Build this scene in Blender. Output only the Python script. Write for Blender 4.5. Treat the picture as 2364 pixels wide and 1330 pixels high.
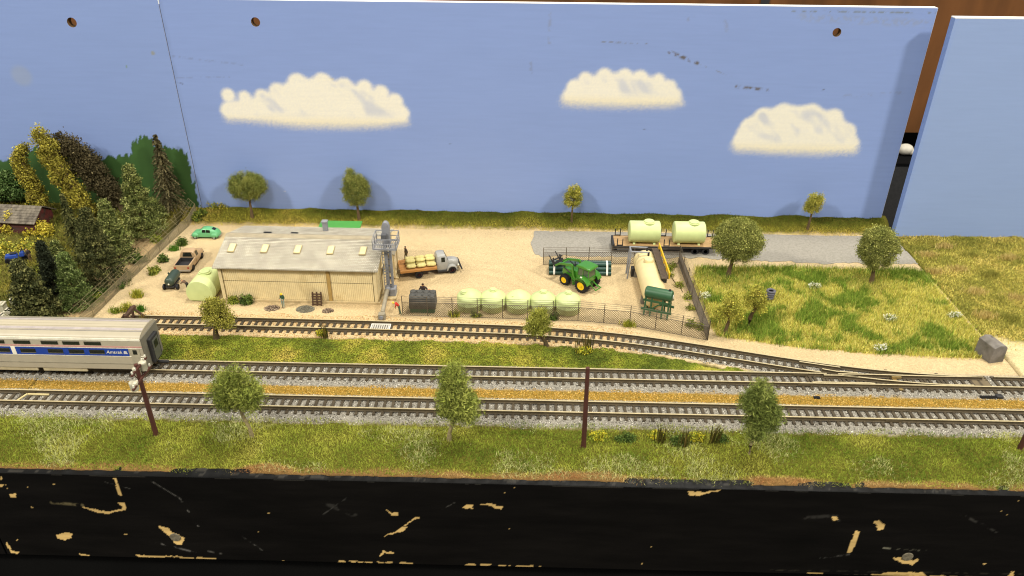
import bpy, bmesh, math, random
import numpy as np
from mathutils import Vector, Matrix

for o in list(bpy.data.objects):
    bpy.data.objects.remove(o)
scene = bpy.context.scene
COL = scene.collection
S = 0.01            # all lengths below are centimetres of the model; the scene itself is in metres

# ------------------------------------------------------------------ camera
cam_d = bpy.data.cameras.new('camera')
cam_d.sensor_width = 36.0
cam_d.lens = 27.14
cam_d.clip_start = 0.01
cam_d.clip_end = 60
cam_d.dof.use_dof = True
cam_d.dof.focus_distance = 0.49
cam_d.dof.aperture_fstop = 22.0
cam = bpy.data.objects.new('camera', cam_d)
COL.objects.link(cam)
_r = Vector((0.99968407, 0.02417154, 0.00689214))
_u = Vector((-0.01810024, 0.50204580, 0.86465160))
_b = Vector((0.01743979, -0.86450318, 0.50232470))
m3 = Matrix((_r, _u, _b)).transposed()
cam.matrix_world = Matrix.Translation((0, 0, 25 * S)) @ m3.to_4x4()
scene.camera = cam

# ------------------------------------------------------------------ hall light (indoors: no sky, no sun)
world = bpy.data.worlds.new('World')
scene.world = world
world.use_nodes = True
wb = world.node_tree.nodes['Background']
wb.inputs[0].default_value = (1.0, 0.975, 0.93, 1)
wb.inputs[1].default_value = 0.33


def hall_lamp(name, loc, target, size, power, col=(1.0, 0.95, 0.845)):
    d = bpy.data.lights.new(name, 'AREA')
    d.shape = 'DISK'
    d.size = size
    d.energy = power
    d.color = col
    o = bpy.data.objects.new(name, d)
    COL.objects.link(o)
    o.location = loc
    o.rotation_euler = (Vector(target) - Vector(loc)).to_track_quat('-Z', 'Y').to_euler()
    return o


hall_lamp('hall_lamp', (-1.7, -0.75, 1.75), (0, .42, 0), 0.22, 46)
hall_lamp('hall_lamp', (1.75, -0.60, 1.65), (0, .42, 0), 0.22, 45)
hall_lamp('hall_lamp', (0.5, 0.75, 2.3), (0, .40, 0), 0.5, 48)
hall_lamp('hall_lamp', (-0.3, -1.3, 2.2), (0, .40, 0), 0.8, 34)

scene.view_settings.view_transform = 'Standard'
scene.view_settings.look = 'None'
scene.view_settings.exposure = -0.08
scene.view_settings.gamma = 1.0
scene.view_settings.use_curve_mapping = False
scene.render.engine = 'CYCLES'
scene.cycles.max_bounces = 6
scene.cycles.filter_width = 1.1
scene.cycles.pixel_filter_type = 'BLACKMAN_HARRIS'


# ------------------------------------------------------------------ helpers
def lin(h):
    h = h.lstrip('#')
    out = []
    for i in (0, 2, 4):
        v = int(h[i:i + 2], 16) / 255
        out.append(v / 12.92 if v < .04045 else ((v + .055) / 1.055) ** 2.4)
    return tuple(out)


def tag(o, label=None, cat=None, group=None, kind=None):
    if label:
        o['label'] = label
    if cat:
        o['category'] = cat
    if group:
        o['group'] = group
    if kind:
        o['kind'] = kind
    return o


def thing(name, label, cat, loc, rz=0.0, group=None):
    o = bpy.data.objects.new(name, None)
    o.empty_display_size = .005
    COL.objects.link(o)
    o.location = (loc[0] * S, loc[1] * S, (loc[2] if len(loc) > 2 else 0) * S)
    o.rotation_euler = (0, 0, math.radians(rz))
    return tag(o, label, cat, group)


def copy_tree(o, parent=None):
    c = o.copy()
    COL.objects.link(c)
    if parent is not None:
        c.parent = parent
    for ch in list(o.children):
        copy_tree(ch, c)
    return c


class MB:
    """collects shapes (centimetres) and links them as one mesh"""

    def __init__(self):
        self.v = []
        self.f = []

    def add(self, verts, faces, M=None):
        b = len(self.v)
        for p in verts:
            p = Vector(p)
            if M is not None:
                p = M @ p
            self.v.append((p.x, p.y, p.z))
        for f in faces:
            self.f.append(tuple(i + b for i in f))
        return self

    def box(self, c, s, rot=(0, 0, 0), top=(1, 1), M=None):
        x, y, z = s[0] / 2, s[1] / 2, s[2] / 2
        tx, ty = top
        vs = [(-x, -y, -z), (x, -y, -z), (x, y, -z), (-x, y, -z), (-x * tx, -y * ty, z), (x * tx, -y * ty, z), (x * tx, y * ty, z), (-x * tx, y * ty, z)]
        T = Matrix.Translation(c)
        if any(rot):
            from mathutils import Euler
            T = T @ Euler([math.radians(a) for a in rot]).to_matrix().to_4x4()
        if M is not None:
            T = M @ T
        return self.add(vs, [(3, 2, 1, 0), (4, 5, 6, 7), (0, 1, 5, 4), (1, 2, 6, 5), (2, 3, 7, 6), (3, 0, 4, 7)], T)

    def cyl(self, p0, p1, r0, r1=None, n=10, cap=True, M=None):
        r1 = r0 if r1 is None else r1
        p0 = Vector(p0)
        p1 = Vector(p1)
        d = (p1 - p0)
        q = d.to_track_quat('Z', 'Y') if d.length > 1e-9 else Matrix.Identity(3).to_quaternion()
        vs = []
        for p, r in ((p0, r0), (p1, r1)):
            for k in range(n):
                a = 2 * math.pi * k / n
                vs.append(p + q @ Vector((r * math.cos(a), r * math.sin(a), 0)))
        fs = [(k, (k + 1) % n, n + (k + 1) % n, n + k) for k in range(n)]
        if cap:
            fs += [tuple(range(n - 1, -1, -1)), tuple(range(n, 2 * n))]
        return self.add(vs, fs, M)

    def tube(self, path, r, n=6, M=None):
        path = [Vector(p) for p in path]
        for i in range(len(path) - 1):
            ra = r[i] if isinstance(r, (list, tuple)) else r
            rb = r[i + 1] if isinstance(r, (list, tuple)) else r
            self.cyl(path[i], path[i + 1], ra, rb, n, True, M)
        return self

    def limb(self, path, radii, n=7, wob=0.0, rnd=None):
        """one continuous tapering tube through the path"""
        path = [Vector(p) for p in path]
        rings = []
        for i, p in enumerate(path):
            a = path[max(i - 1, 0)]
            b = path[min(i + 1, len(path) - 1)]
            q = (b - a).to_track_quat('Z', 'Y')
            ring = []
            for k in range(n):
                t = 2 * math.pi * k / n
                rr = radii[i] * (1 + (rnd.uniform(-wob, wob) if rnd else 0))
                ring.append(p + q @ Vector((rr * math.cos(t), rr * math.sin(t), 0)))
            rings.append(ring)
        return self.loft(rings)

    def loft(self, rings, cap=True, closed=True, M=None):
        n = len(rings[0])
        vs = [p for r in rings for p in r]
        fs = []
        for i in range(len(rings) - 1):
            for k in range(n if closed else n - 1):
                a, b = i * n + k, i * n + (k + 1) % n
                fs.append((a, b, b + n, a + n))
        if cap and closed:
            fs.append(tuple(range(n - 1, -1, -1)))
            fs.append(tuple(range((len(rings) - 1) * n, len(rings) * n)))
        return self.add(vs, fs, M)

    def lathe(self, prof, n=24, c=(0, 0, 0), axis='z', M=None):
        rings = []
        for r, h in prof:
            ring = []
            for k in range(n):
                a = 2 * math.pi * k / n
                x, y = r * math.cos(a), r * math.sin(a)
                p = {'z': (x, y, h), 'y': (x, h, -y), 'x': (h, x, y)}[axis]
                ring.append((c[0] + p[0], c[1] + p[1], c[2] + p[2]))
            rings.append(ring)
        return self.loft(rings, True, True, M)

    def prism(self, pts, a, b, plane='xz', M=None):
        n = len(pts)

        def P(p, t):
            return {'xz': (p[0], t, p[1]), 'yz': (t, p[0], p[1]), 'xy': (p[0], p[1], t)}[plane]
        vs = [P(p, a) for p in pts] + [P(p, b) for p in pts]
        fs = [(k, (k + 1) % n, n + (k + 1) % n, n + k) for k in range(n)]
        fs += [tuple(range(n - 1, -1, -1)), tuple(range(n, 2 * n))]
        return self.add(vs, fs, M)

    def ball(self, c, r, n=12, m=8, M=None):
        if not isinstance(r, (tuple, list)):
            r = (r, r, r)
        rings = []
        for j in range(m + 1):
            t = math.pi * (j / m) - math.pi / 2
            t = max(-math.pi / 2 + .02, min(math.pi / 2 - .02, t))
            rings.append([(c[0] + r[0] * math.cos(t) * math.cos(2 * math.pi * k / n), c[1] + r[1] * math.cos(t) * math.sin(2 * math.pi * k / n), c[2] + r[2] * math.sin(t)) for k in range(n)])
        return self.loft(rings, True, True, M)

    def panel(self, p00, p10, p11, p01, off=.012, inset=.12, th=.01):
        """a thin pane laid just proud of the quad"""
        P = [Vector(p) for p in (p00, p10, p11, p01)]
        c = sum(P, Vector()) / 4
        nrm = (P[1] - P[0]).cross(P[3] - P[0])
        if nrm.length < 1e-9:
            nrm = (P[2] - P[1]).cross(P[0] - P[1])
        nrm.normalize()
        Q = [c + (p - c) * (1 - inset) for p in P]
        vs = [q + nrm * (off - th) for q in Q] + [q + nrm * off for q in Q]
        return self.add(vs, [(3, 2, 1, 0), (4, 5, 6, 7), (0, 1, 5, 4), (1, 2, 6, 5), (2, 3, 7, 6), (3, 0, 4, 7)])

    def mesh(self, name):
        me = bpy.data.meshes.new(name)
        me.from_pydata([(x * S, y * S, z * S) for x, y, z in self.v], [], self.f)
        bm = bmesh.new()
        bm.from_mesh(me)
        bmesh.ops.recalc_face_normals(bm, faces=bm.faces)
        bm.to_mesh(me)
        bm.free()
        me.update()
        return me

    def build(self, name, mat, parent=None, smooth=None, bevel=0, loc=None, rz=None):
        me = self.mesh(name)
        if mat:
            me.materials.append(mat)
        if smooth:
            for p in me.polygons:
                p.use_smooth = True
            me.set_sharp_from_angle(angle=math.radians(smooth))
        o = bpy.data.objects.new(name, me)
        COL.objects.link(o)
        if parent is not None:
            o.parent = parent
        if loc is not None:
            o.location = (loc[0] * S, loc[1] * S, loc[2] * S)
        if rz is not None:
            o.rotation_euler = (0, 0, math.radians(rz))
        if bevel:
            b = o.modifiers.new('bevel', 'BEVEL')
            b.width = bevel * S
            b.segments = 2
            b.limit_method = 'ANGLE'
        return o


def share(o, name, parent, loc, rz=0.0, rot=None):
    """another object with the mesh of o"""
    c = bpy.data.objects.new(name, o.data)
    COL.objects.link(c)
    c.parent = parent
    c.location = (loc[0] * S, loc[1] * S, loc[2] * S)
    c.rotation_euler = rot if rot else (0, 0, math.radians(rz))
    return c


def mesh_np(name, verts, faces, mat, cols=None, parent=None, smooth=False):
    """bulk mesh from numpy arrays; verts in centimetres, faces (m,3) or (m,4)"""
    verts = np.asarray(verts, np.float32) * S
    faces = np.asarray(faces, np.int32)
    me = bpy.data.meshes.new(name)
    k = faces.shape[1]
    me.vertices.add(len(verts))
    me.vertices.foreach_set('co', verts.ravel())
    me.loops.add(faces.size)
    me.loops.foreach_set('vertex_index', faces.ravel())
    me.polygons.add(len(faces))
    me.polygons.foreach_set('loop_start', np.arange(0, faces.size, k, dtype=np.int32))
    me.polygons.foreach_set('loop_total', np.full(len(faces), k, np.int32))
    if smooth:
        me.polygons.foreach_set('use_smooth', np.ones(len(faces), bool))
    me.update(calc_edges=True)
    me.validate()
    if cols is not None:
        a = me.color_attributes.new('Col', 'FLOAT_COLOR', 'POINT')
        c4 = np.ones((len(verts), 4), np.float32)
        c4[:, :3] = cols
        a.data.foreach_set('color', c4.ravel())
    if mat:
        me.materials.append(mat)
    o = bpy.data.objects.new(name, me)
    COL.objects.link(o)
    if parent is not None:
        o.parent = parent
    return o


def hash2(i, j, seed):
    n = (i.astype(np.int64) * 374761393 + j.astype(np.int64) * 668265263 + seed * 974711) & 0xffffffff
    n = ((n ^ (n >> 13)) * 1274126177) & 0xffffffff
    return ((n ^ (n >> 16)) & 0xffff) / 65535.0


def vnoise(x, y, sc, seed=0):
    x = np.asarray(x, float) * sc
    y = np.asarray(y, float) * sc
    i = np.floor(x)
    j = np.floor(y)
    fx = x - i
    fy = y - j
    fx = fx * fx * (3 - 2 * fx)
    fy = fy * fy * (3 - 2 * fy)
    a = hash2(i, j, seed)
    b = hash2(i + 1, j, seed)
    c = hash2(i, j + 1, seed)
    d = hash2(i + 1, j + 1, seed)
    return (a + (b - a) * fx) * (1 - fy) + (c + (d - c) * fx) * fy


def fnoise(x, y, sc, seed=0, oc=3):
    t = 0
    w = 0
    for k in range(oc):
        t = t + vnoise(x, y, sc * 2 ** k, seed + 17 * k) * .5 ** k
        w += .5 ** k
    return t / w


def sstep(a, b, x):
    t = np.clip((x - a) / (b - a), 0, 1)
    return t * t * (3 - 2 * t)


def inpoly(px, py, poly):
    px = np.asarray(px, float)
    py = np.asarray(py, float)
    r = np.zeros(px.shape, bool)
    n = len(poly)
    for i in range(n):
        x0, y0 = poly[i][0], poly[i][1]
        x1, y1 = poly[(i + 1) % n][0], poly[(i + 1) % n][1]
        if y0 == y1:
            continue
        c = ((y0 > py) != (y1 > py)) & (px < (x1 - x0) * (py - y0) / (y1 - y0) + x0)
        r ^= c
    return r


def segdist(px, py, poly, closed=True):
    d = np.full(np.asarray(px).shape, 1e9)
    n = len(poly)
    for i in range(n if closed else n - 1):
        ax, ay = poly[i][0], poly[i][1]
        bx, by = poly[(i + 1) % n][0], poly[(i + 1) % n][1]
        vx, vy = bx - ax, by - ay
        L = vx * vx + vy * vy + 1e-12
        t = np.clip(((px - ax) * vx + (py - ay) * vy) / L, 0, 1)
        d = np.minimum(d, np.hypot(px - ax - t * vx, py - ay - t * vy))
    return d


# ------------------------------------------------------------------ materials
MATS = {}


def mat(name, col=(.5, .5, .5), rough=.6, var=.12, scale=3.0, bump=0.0, bscale=None, metal=0.0, spec=.4, attr=False, rnd=0.0, stretch=None, col2=None, mix_lo=.45, mix_hi=.62, coat=0.0):
    if name in MATS:
        return MATS[name]
    m = bpy.data.materials.new(name)
    m.use_nodes = True
    nt = m.node_tree
    N = nt.nodes
    L = nt.links
    bs = N['Principled BSDF']
    bs.inputs['Roughness'].default_value = rough
    bs.inputs['Metallic'].default_value = metal
    bs.inputs['Specular IOR Level'].default_value = spec
    bs.inputs['Coat Weight'].default_value = coat
    tc = N.new('ShaderNodeTexCoord')
    mp = N.new('ShaderNodeMapping')
    mp.inputs['Scale'].default_value = stretch or (1, 1, 1)
    L.new(tc.outputs['Object'], mp.inputs['Vector'])
    nz = N.new('ShaderNodeTexNoise')
    nz.inputs['Scale'].default_value = scale * 100
    nz.inputs['Detail'].default_value = 4
    L.new(mp.outputs[0], nz.inputs['Vector'])
    if isinstance(col, str):
        col = lin(col)
    if attr:
        at = N.new('ShaderNodeAttribute')
        at.attribute_name = 'Col'
        src = at.outputs['Color']
    else:
        rgb = N.new('ShaderNodeRGB')
        rgb.outputs[0].default_value = (*col, 1)
        src = rgb.outputs[0]
    if col2 is not None:
        if isinstance(col2, str):
            col2 = lin(col2)
        nz2 = N.new('ShaderNodeTexNoise')
        nz2.inputs['Scale'].default_value = scale * 37
        nz2.inputs['Detail'].default_value = 6
        L.new(mp.outputs[0], nz2.inputs['Vector'])
        r2 = N.new('ShaderNodeMapRange')
        r2.inputs['From Min'].default_value = mix_lo
        r2.inputs['From Max'].default_value = mix_hi
        L.new(nz2.outputs[0], r2.inputs['Value'])
        mx2 = N.new('ShaderNodeMix')
        mx2.data_type = 'RGBA'
        L.new(r2.outputs[0], mx2.inputs['Factor'])
        L.new(src, mx2.inputs['A'])
        mx2.inputs['B'].default_value = (*col2, 1)
        src = mx2.outputs['Result']
    mr = N.new('ShaderNodeMapRange')
    mr.inputs['From Min'].default_value = .3
    mr.inputs['From Max'].default_value = .7
    mr.inputs['To Min'].default_value = 1 - var
    mr.inputs['To Max'].default_value = 1 + var
    L.new(nz.outputs[0], mr.inputs['Value'])
    val = mr.outputs[0]
    if rnd:
        oi = N.new('ShaderNodeObjectInfo')
        m2 = N.new('ShaderNodeMapRange')
        m2.inputs['To Min'].default_value = 1 - rnd
        m2.inputs['To Max'].default_value = 1 + rnd
        L.new(oi.outputs['Random'], m2.inputs['Value'])
        mm = N.new('ShaderNodeMath')
        mm.operation = 'MULTIPLY'
        L.new(val, mm.inputs[0])
        L.new(m2.outputs[0], mm.inputs[1])
        val = mm.outputs[0]
    vm = N.new('ShaderNodeVectorMath')
    vm.operation = 'SCALE'
    L.new(src, vm.inputs[0])
    L.new(val, vm.inputs['Scale'])
    L.new(vm.outputs[0], bs.inputs['Base Color'])
    if bump:
        nb = N.new('ShaderNodeTexNoise')
        nb.inputs['Scale'].default_value = (bscale or scale) * 100
        nb.inputs['Detail'].default_value = 3
        L.new(mp.outputs[0], nb.inputs['Vector'])
        bp = N.new('ShaderNodeBump')
        bp.inputs['Strength'].default_value = bump
        bp.inputs['Distance'].default_value = .0006
        L.new(nb.outputs[0], bp.inputs['Height'])
        L.new(bp.outputs[0], bs.inputs['Normal'])
    MATS[name] = m
    return m


leafm = mat('foliage', attr=True, rough=.85, var=.18, scale=9, spec=.12)
turfm = mat('turf_fibres', attr=True, rough=.9, var=.15, scale=5, spec=.08)
stonem = mat('ballast_stones', attr=True, rough=.9, var=.2, scale=20, spec=.15)
paintm = mat('painted_board', attr=True, rough=.62, var=.02, scale=3.5, bump=.07, bscale=4, stretch=(.12, 1, 1.6), spec=.35)
blackm = mat('black_paint', attr=True, rough=.5, var=.25, scale=2, bump=.1, bscale=6, stretch=(.2, 1, 1), spec=.12)
darkvoid = mat('black_cloth', '0b0b0c', rough=.95, var=.3, scale=12, spec=.05)
whiteedge = mat('white_board_edge', 'f4f2ea', rough=.6, var=.04, scale=2)
tyrem = mat('black_rubber', '17171a', rough=.75, var=.2, scale=9)
glassm = mat('dark_glass', '20241f', rough=.12, var=.2, scale=6, spec=.6)
railm = mat('rail_brown', '4f4430', rough=.55, var=.2, scale=5, spec=.4)
railtop = mat('rail_head_steel', 'cdbd94', rough=.4, var=.12, scale=4, metal=.35)
tiem = mat('tie_plastic', '463d2e', rough=.75, var=.22, scale=9, bump=.2, rnd=.16)
woodbrown = mat('brown_timber', '4a3527', rough=.8, var=.25, scale=6, stretch=(.3, 1, 1), bump=.2)
polem = mat('pole_brown', '4c2b22', rough=.6, var=.2, scale=4, stretch=(1, 1, .2), bump=.1)
tankg = mat('pale_green_plastic', 'c2cd8e', rough=.48, var=.06, scale=1.4, bump=.07, bscale=9, spec=.4, rnd=.05, col2='a3ad70', mix_lo=.52, mix_hi=.85)
tankc = mat('cream_plastic', 'dcc994', rough=.45, var=.06, scale=1.5, bump=.05, bscale=9, spec=.45)
greyst = mat('grey_plastic', '85868a', rough=.55, var=.14, scale=4, bump=.12, bscale=9)
gunm = mat('dark_grey_plastic', '2b2b2c', rough=.6, var=.2, scale=5)
fencem = mat('fence_wire', '5b5040', rough=.55, var=.2, scale=3, spec=.4)
brassm = mat('fence_brass', '7d714e', rough=.5, var=.2, scale=3, spec=.5)
barkm = mat('bark', '5f4d33', rough=.9, var=.25, scale=7, bump=.4, stretch=(1, 1, .4))

# ------------------------------------------------------------------ the setting: layout boards, ground, backdrops
YB = 53.2           # face of the long backdrop
YB2 = 51.7          # face of the neighbouring backdrop
XL, XR = -26.0, 26.95   # joints to the neighbouring layout boards
T1, T2 = 30.78, 33.6    # centre lines of the two main tracks
rng = np.random.default_rng(7)
# centre line of the siding, from the buffer stop to the points
SID = [(-23.6, 38.10), (-22.5, 38.10), (-15.7, 38.07), (-8, 37.96), (-.3, 37.76), (2.6, 37.54), (4.72, 37.27), (7.16, 36.84), (9.5, 36.27), (11.8, 35.66), (14.05, 35.06), (16.2, 34.53), (18.2, 34.12), (20.2, 33.83), (22.2, 33.66), (24.6, 33.6)]
SX = np.array([p[0] for p in SID])
SY = np.array([p[1] for p in SID])


def sid_y(x):
    return np.interp(x, SX, SY)


ROAD = [(.6, 51.55), (.35, 49.6), (.75, 47.55), (5, 47.45), (12.2, 47.6), (14.6, 47.35), (20, 47.2), (26.9, 47.15), (26.9, 51.3), (24.4, 51.75), (15.5, 51.8), (8, 51.6)]
MEADOW = [(11.4, 46.5), (17, 46.7), (22, 46.6), (26.0, 46.6), (26.95, 46.2), (26.95, 35.9), (24.5, 35.7), (20, 36.0), (16, 36.5), (12.6, 37.3), (11.0, 37.7), (10.9, 40), (10.6, 44)]


def hz(x, y):
    """height of the scenery above the yard level"""
    x = np.asarray(x, float)
    y = np.asarray(y, float)
    z = np.interp(y, [25.9, 26.3, 27.4, 28.6, 29.35, 30.0, 31.5, 31.8, 32.45, 32.85, 34.3, 34.7, 35.6, 36.6, 37.1, 51.4, 52.2, 52.9, 53.4],
                  [-.22, -.08, .06, .02, -.12, 0, 0, -.13, -.13, 0, 0, .02, .1, .04, 0, 0, .28, .62, .78])
    fr = sstep(29.6, 28.6, y)
    z = z + fr * (fnoise(x, y, .35, 3) - .5) * .5
    z = z + (fnoise(x, y, 1.1, 5) - .5) * .06 * np.where((y > 36.8) & (y < 51.5), .5, 1)
    bank = sstep(51.4, 52.6, y)
    z = z + bank * (fnoise(x, y, .55, 9) - .5) * .42
    sn = np.abs(y - sid_y(x)) < .85
    z = np.where(sn & (x > 2), np.minimum(z, 0.0), z)
    trk = ((np.abs(y - T1) < .78) | (np.abs(y - T2) < .78))
    z = np.where(trk, 0.0, z)
    return z


def hz1(x, y):
    return float(hz(np.array([x]), np.array([y]))[0])


SAND = np.array(lin('c3ae86'))
SAND2 = np.array(lin('b3986f'))
GREYB = np.array(lin('8c877c'))
YEL = np.array(lin('8f7434'))
SOIL = np.array(lin('59551f'))
ROADC = np.array(lin('98948a'))
RUST = np.array(lin('7d6038'))


def ground_cols(x, y):
    n1 = fnoise(x, y, .5, 21)
    n2 = fnoise(x, y, 2.2, 31)
    c = SAND[None] * (1 - n1[:, None] * .35) + SAND2[None] * n1[:, None] * .35
    c = c * (0.94 + .12 * n2[:, None])
    e = (n2 - .5) * .5

    def put(mask, col):
        m = np.clip(mask, 0, 1)[:, None]
        return c * (1 - m) + col[None] * m
    c = put(sstep(29.75, 29.45, y + e * .6), SOIL)
    c = put(sstep(26.42, 26.2, y + (fnoise(x, y, .8, 4) - .5) * .5), RUST)
    c = put(sstep(29.45, 29.7, y + e * .6) * sstep(31.9, 31.7, y), GREYB)
    c = put(sstep(31.7, 31.8, y) * sstep(32.6, 32.5, y + e * .5), YEL)
    c = put(sstep(32.5, 32.6, y + e * .5) * sstep(34.6, 34.4, y), GREYB)
    lim = sid_y(x) - 1.15
    c = put(sstep(34.4, 34.55, y + e * .2) * sstep(lim + .1, lim - .15, y + e * .7) * (x < 14), SOIL)
    nb = np.abs(y - sid_y(x))
    c = put(sstep(1.0, .8, nb) * sstep(5.2, 7.0, x + e * 2) * (y < 37.8) * sstep(.55, .5, (y - sid_y(x))), GREYB)
    c = put(sstep(51.5, 51.9, y + e * .8), SOIL)
    me = inpoly(x, y, MEADOW) & (segdist(x, y, MEADOW) > .25 + e * .5)
    c = put(me.astype(float), np.array(lin('8f8138')))
    # ruts of turning wheels
    for cx, cy, r, a0, a1, s in ((-3.5, 40.2, 5.2, .35, 2.3, .16), (-3.5, 40.2, 4.3, .35, 2.3, .16), (6.5, 52.5, 9.4, 3.7, 4.6, .14), (6.5, 52.5, 8.5, 3.7, 4.6, .14), (-22.2, 38.0, 7.4, .9, 1.75, .14), (-2.0, 55.0, 8.6, 3.6, 5.0, .12)):
        a = np.arctan2(y - cy, x - cx) % 6.2832
        w = sstep(.26, .1, np.abs(np.hypot(x - cx, y - cy) - r + (n1 - .5) * .5)) * sstep(a0, a0 + .3, a) * sstep(a1, a1 - .3, a) * (.4 + n2)
        c = put(w * s * .8, np.array(lin('9c7f58')))
    # soft browner patch of ground by the warehouse gable
    d = np.exp(-(((x + 8.0) / 1.6) ** 2 + ((y - 41.5) / 2.2) ** 2))
    c = put(d * .35, np.array(lin('a98b5d')))
    return c


def heightfield(name, x0, x1, y0, y1, st, colf, matl, hf=hz):
    nx = int((x1 - x0) / st) + 1
    ny = int((y1 - y0) / st) + 1
    X, Y = np.meshgrid(np.linspace(x0, x1, nx), np.linspace(y0, y1, ny))
    x = X.ravel()
    y = Y.ravel()
    z = hf(x, y)
    v = np.stack([x, y, z], 1)
    I = np.arange(nx * ny).reshape(ny, nx)
    f = np.stack([I[:-1, :-1].ravel(), I[:-1, 1:].ravel(), I[1:, 1:].ravel(), I[1:, :-1].ravel()], 1)
    c = colf(x, y)
    # skirts down the four sides
    rim = np.concatenate([I[0, :], I[1:, -1], I[-1, -2::-1], I[-2:0:-1, 0]])
    rv = v[rim].copy()
    rv[:, 2] = -.6
    b = len(v)
    k = len(rim)
    r2 = np.roll(np.arange(k), -1)
    sf = np.stack([rim, b + np.arange(k), b + r2, rim[r2]], 1)
    v = np.concatenate([v, rv])
    f = np.concatenate([f, sf])
    c = np.concatenate([c, np.tile(np.array([[.012, .012, .012]]), (k, 1))])
    return mesh_np(name, v, f, matl, c, smooth=True)


# fine grain for the loose ground: speckle in the material, pattern of the place in the attribute
groundm = bpy.data.materials.new('sand_and_soil')
groundm.use_nodes = True
_n = groundm.node_tree.nodes
_l = groundm.node_tree.links
_b0 = _n['Principled BSDF']
_b0.inputs['Roughness'].default_value = .95
_b0.inputs['Specular IOR Level'].default_value = .1
_a = _n.new('ShaderNodeAttribute')
_a.attribute_name = 'Col'
_t = _n.new('ShaderNodeTexCoord')
_v = _n.new('ShaderNodeTexVoronoi')
_v.inputs['Scale'].default_value = 2600
_l.new(_t.outputs['Object'], _v.inputs['Vector'])
_nz = _n.new('ShaderNodeTexNoise')
_nz.inputs['Scale'].default_value = 900
_nz.inputs['Detail'].default_value = 5
_l.new(_t.outputs['Object'], _nz.inputs['Vector'])
_sep = _n.new('ShaderNodeSeparateColor')
_l.new(_v.outputs['Color'], _sep.inputs[0])
_mr = _n.new('ShaderNodeMapRange')
_mr.inputs['To Min'].default_value = .80
_mr.inputs['To Max'].default_value = 1.14
_l.new(_sep.outputs[0], _mr.inputs['Value'])
_mr2 = _n.new('ShaderNodeMapRange')
_mr2.inputs['From Min'].default_value = .3
_mr2.inputs['From Max'].default_value = .7
_mr2.inputs['To Min'].default_value = .86
_mr2.inputs['To Max'].default_value = 1.1
_l.new(_nz.outputs[0], _mr2.inputs['Value'])
_sp = _n.new('ShaderNodeTexVoronoi')      # sparse dark grains
_sp.inputs['Scale'].default_value = 420
_l.new(_t.outputs['Object'], _sp.inputs['Vector'])
_ls = _n.new('ShaderNodeMapRange')
_ls.inputs['From Min'].default_value = .06
_ls.inputs['From Max'].default_value = .16
_ls.inputs['To Min'].default_value = .62
_ls.inputs['To Max'].default_value = 1.0
_l.new(_sp.outputs['Distance'], _ls.inputs['Value'])
_mm = _n.new('ShaderNodeMath')
_mm.operation = 'MULTIPLY'
_l.new(_mr.outputs[0], _mm.inputs[0])
_l.new(_mr2.outputs[0], _mm.inputs[1])
_mm2 = _n.new('ShaderNodeMath')
_mm2.operation = 'MULTIPLY'
_l.new(_mm.outputs[0], _mm2.inputs[0])
_l.new(_ls.outputs[0], _mm2.inputs[1])
_vs = _n.new('ShaderNodeVectorMath')
_vs.operation = 'SCALE'
_l.new(_a.outputs['Color'], _vs.inputs[0])
_l.new(_mm2.outputs[0], _vs.inputs['Scale'])
_l.new(_vs.outputs[0], _b0.inputs['Base Color'])
_bp = _n.new('ShaderNodeBump')
_bp.inputs['Strength'].default_value = .5
_bp.inputs['Distance'].default_value = .0004
_l.new(_mm.outputs[0], _bp.inputs['Height'])
_l.new(_bp.outputs[0], _b0.inputs['Normal'])
MATS['sand_and_soil'] = groundm

tag(heightfield('ground', XL + .06, XR - .1, 26.0, 53.45, .14, ground_cols, groundm), kind='structure')


def left_cols(x, y):
    c = ground_cols(x, y)
    n = fnoise(x, y, .8, 77)
    m = ((y > 35.0)).astype(float)[:, None]
    f = np.array(lin('5a5426'))[None] * (.7 + .7 * n[:, None])
    sand = sstep(-29.2, -27.8, x + (n - .5) * 1.5) * sstep(49.5, 47.5, y) * sstep(37.5, 38.5, y)
    f = f * (1 - sand[:, None]) + SAND2[None] * sand[:, None]
    return c * (1 - m) + f * m


def right_cols(x, y):
    c = ground_cols(x, y)
    n = fnoise(x, y, .9, 87)
    m = (y > 34.5).astype(float)[:, None]
    f = np.array(lin('6d6a2c'))[None] * (.75 + .6 * n[:, None])
    sand = sstep(38.6, 37.6, y + (n - .5) * 1.6)
    f = f * (1 - sand[:, None]) + np.array(lin('cbb98c'))[None] * sand[:, None]
    return c * (1 - m) + f * m


def hz_side(x, y):
    y = np.asarray(y, float)
    z = hz(x, np.minimum(y, 50.0))
    up = np.where(np.asarray(x) < 0, .9 * sstep(45.5, 52.6, y), 0)
    return z + up + np.where(y > 37, (fnoise(x, y, .7, 41) - .5) * .35, 0)


tag(heightfield('ground', -46, XL - .06, 26.0, 53.4, .2, left_cols, groundm, hz_side), kind='structure')
tag(heightfield('ground', XR + .14, 44, 26.0, YB2 - .01, .2, right_cols, groundm, hz_side), kind='structure')

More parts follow.
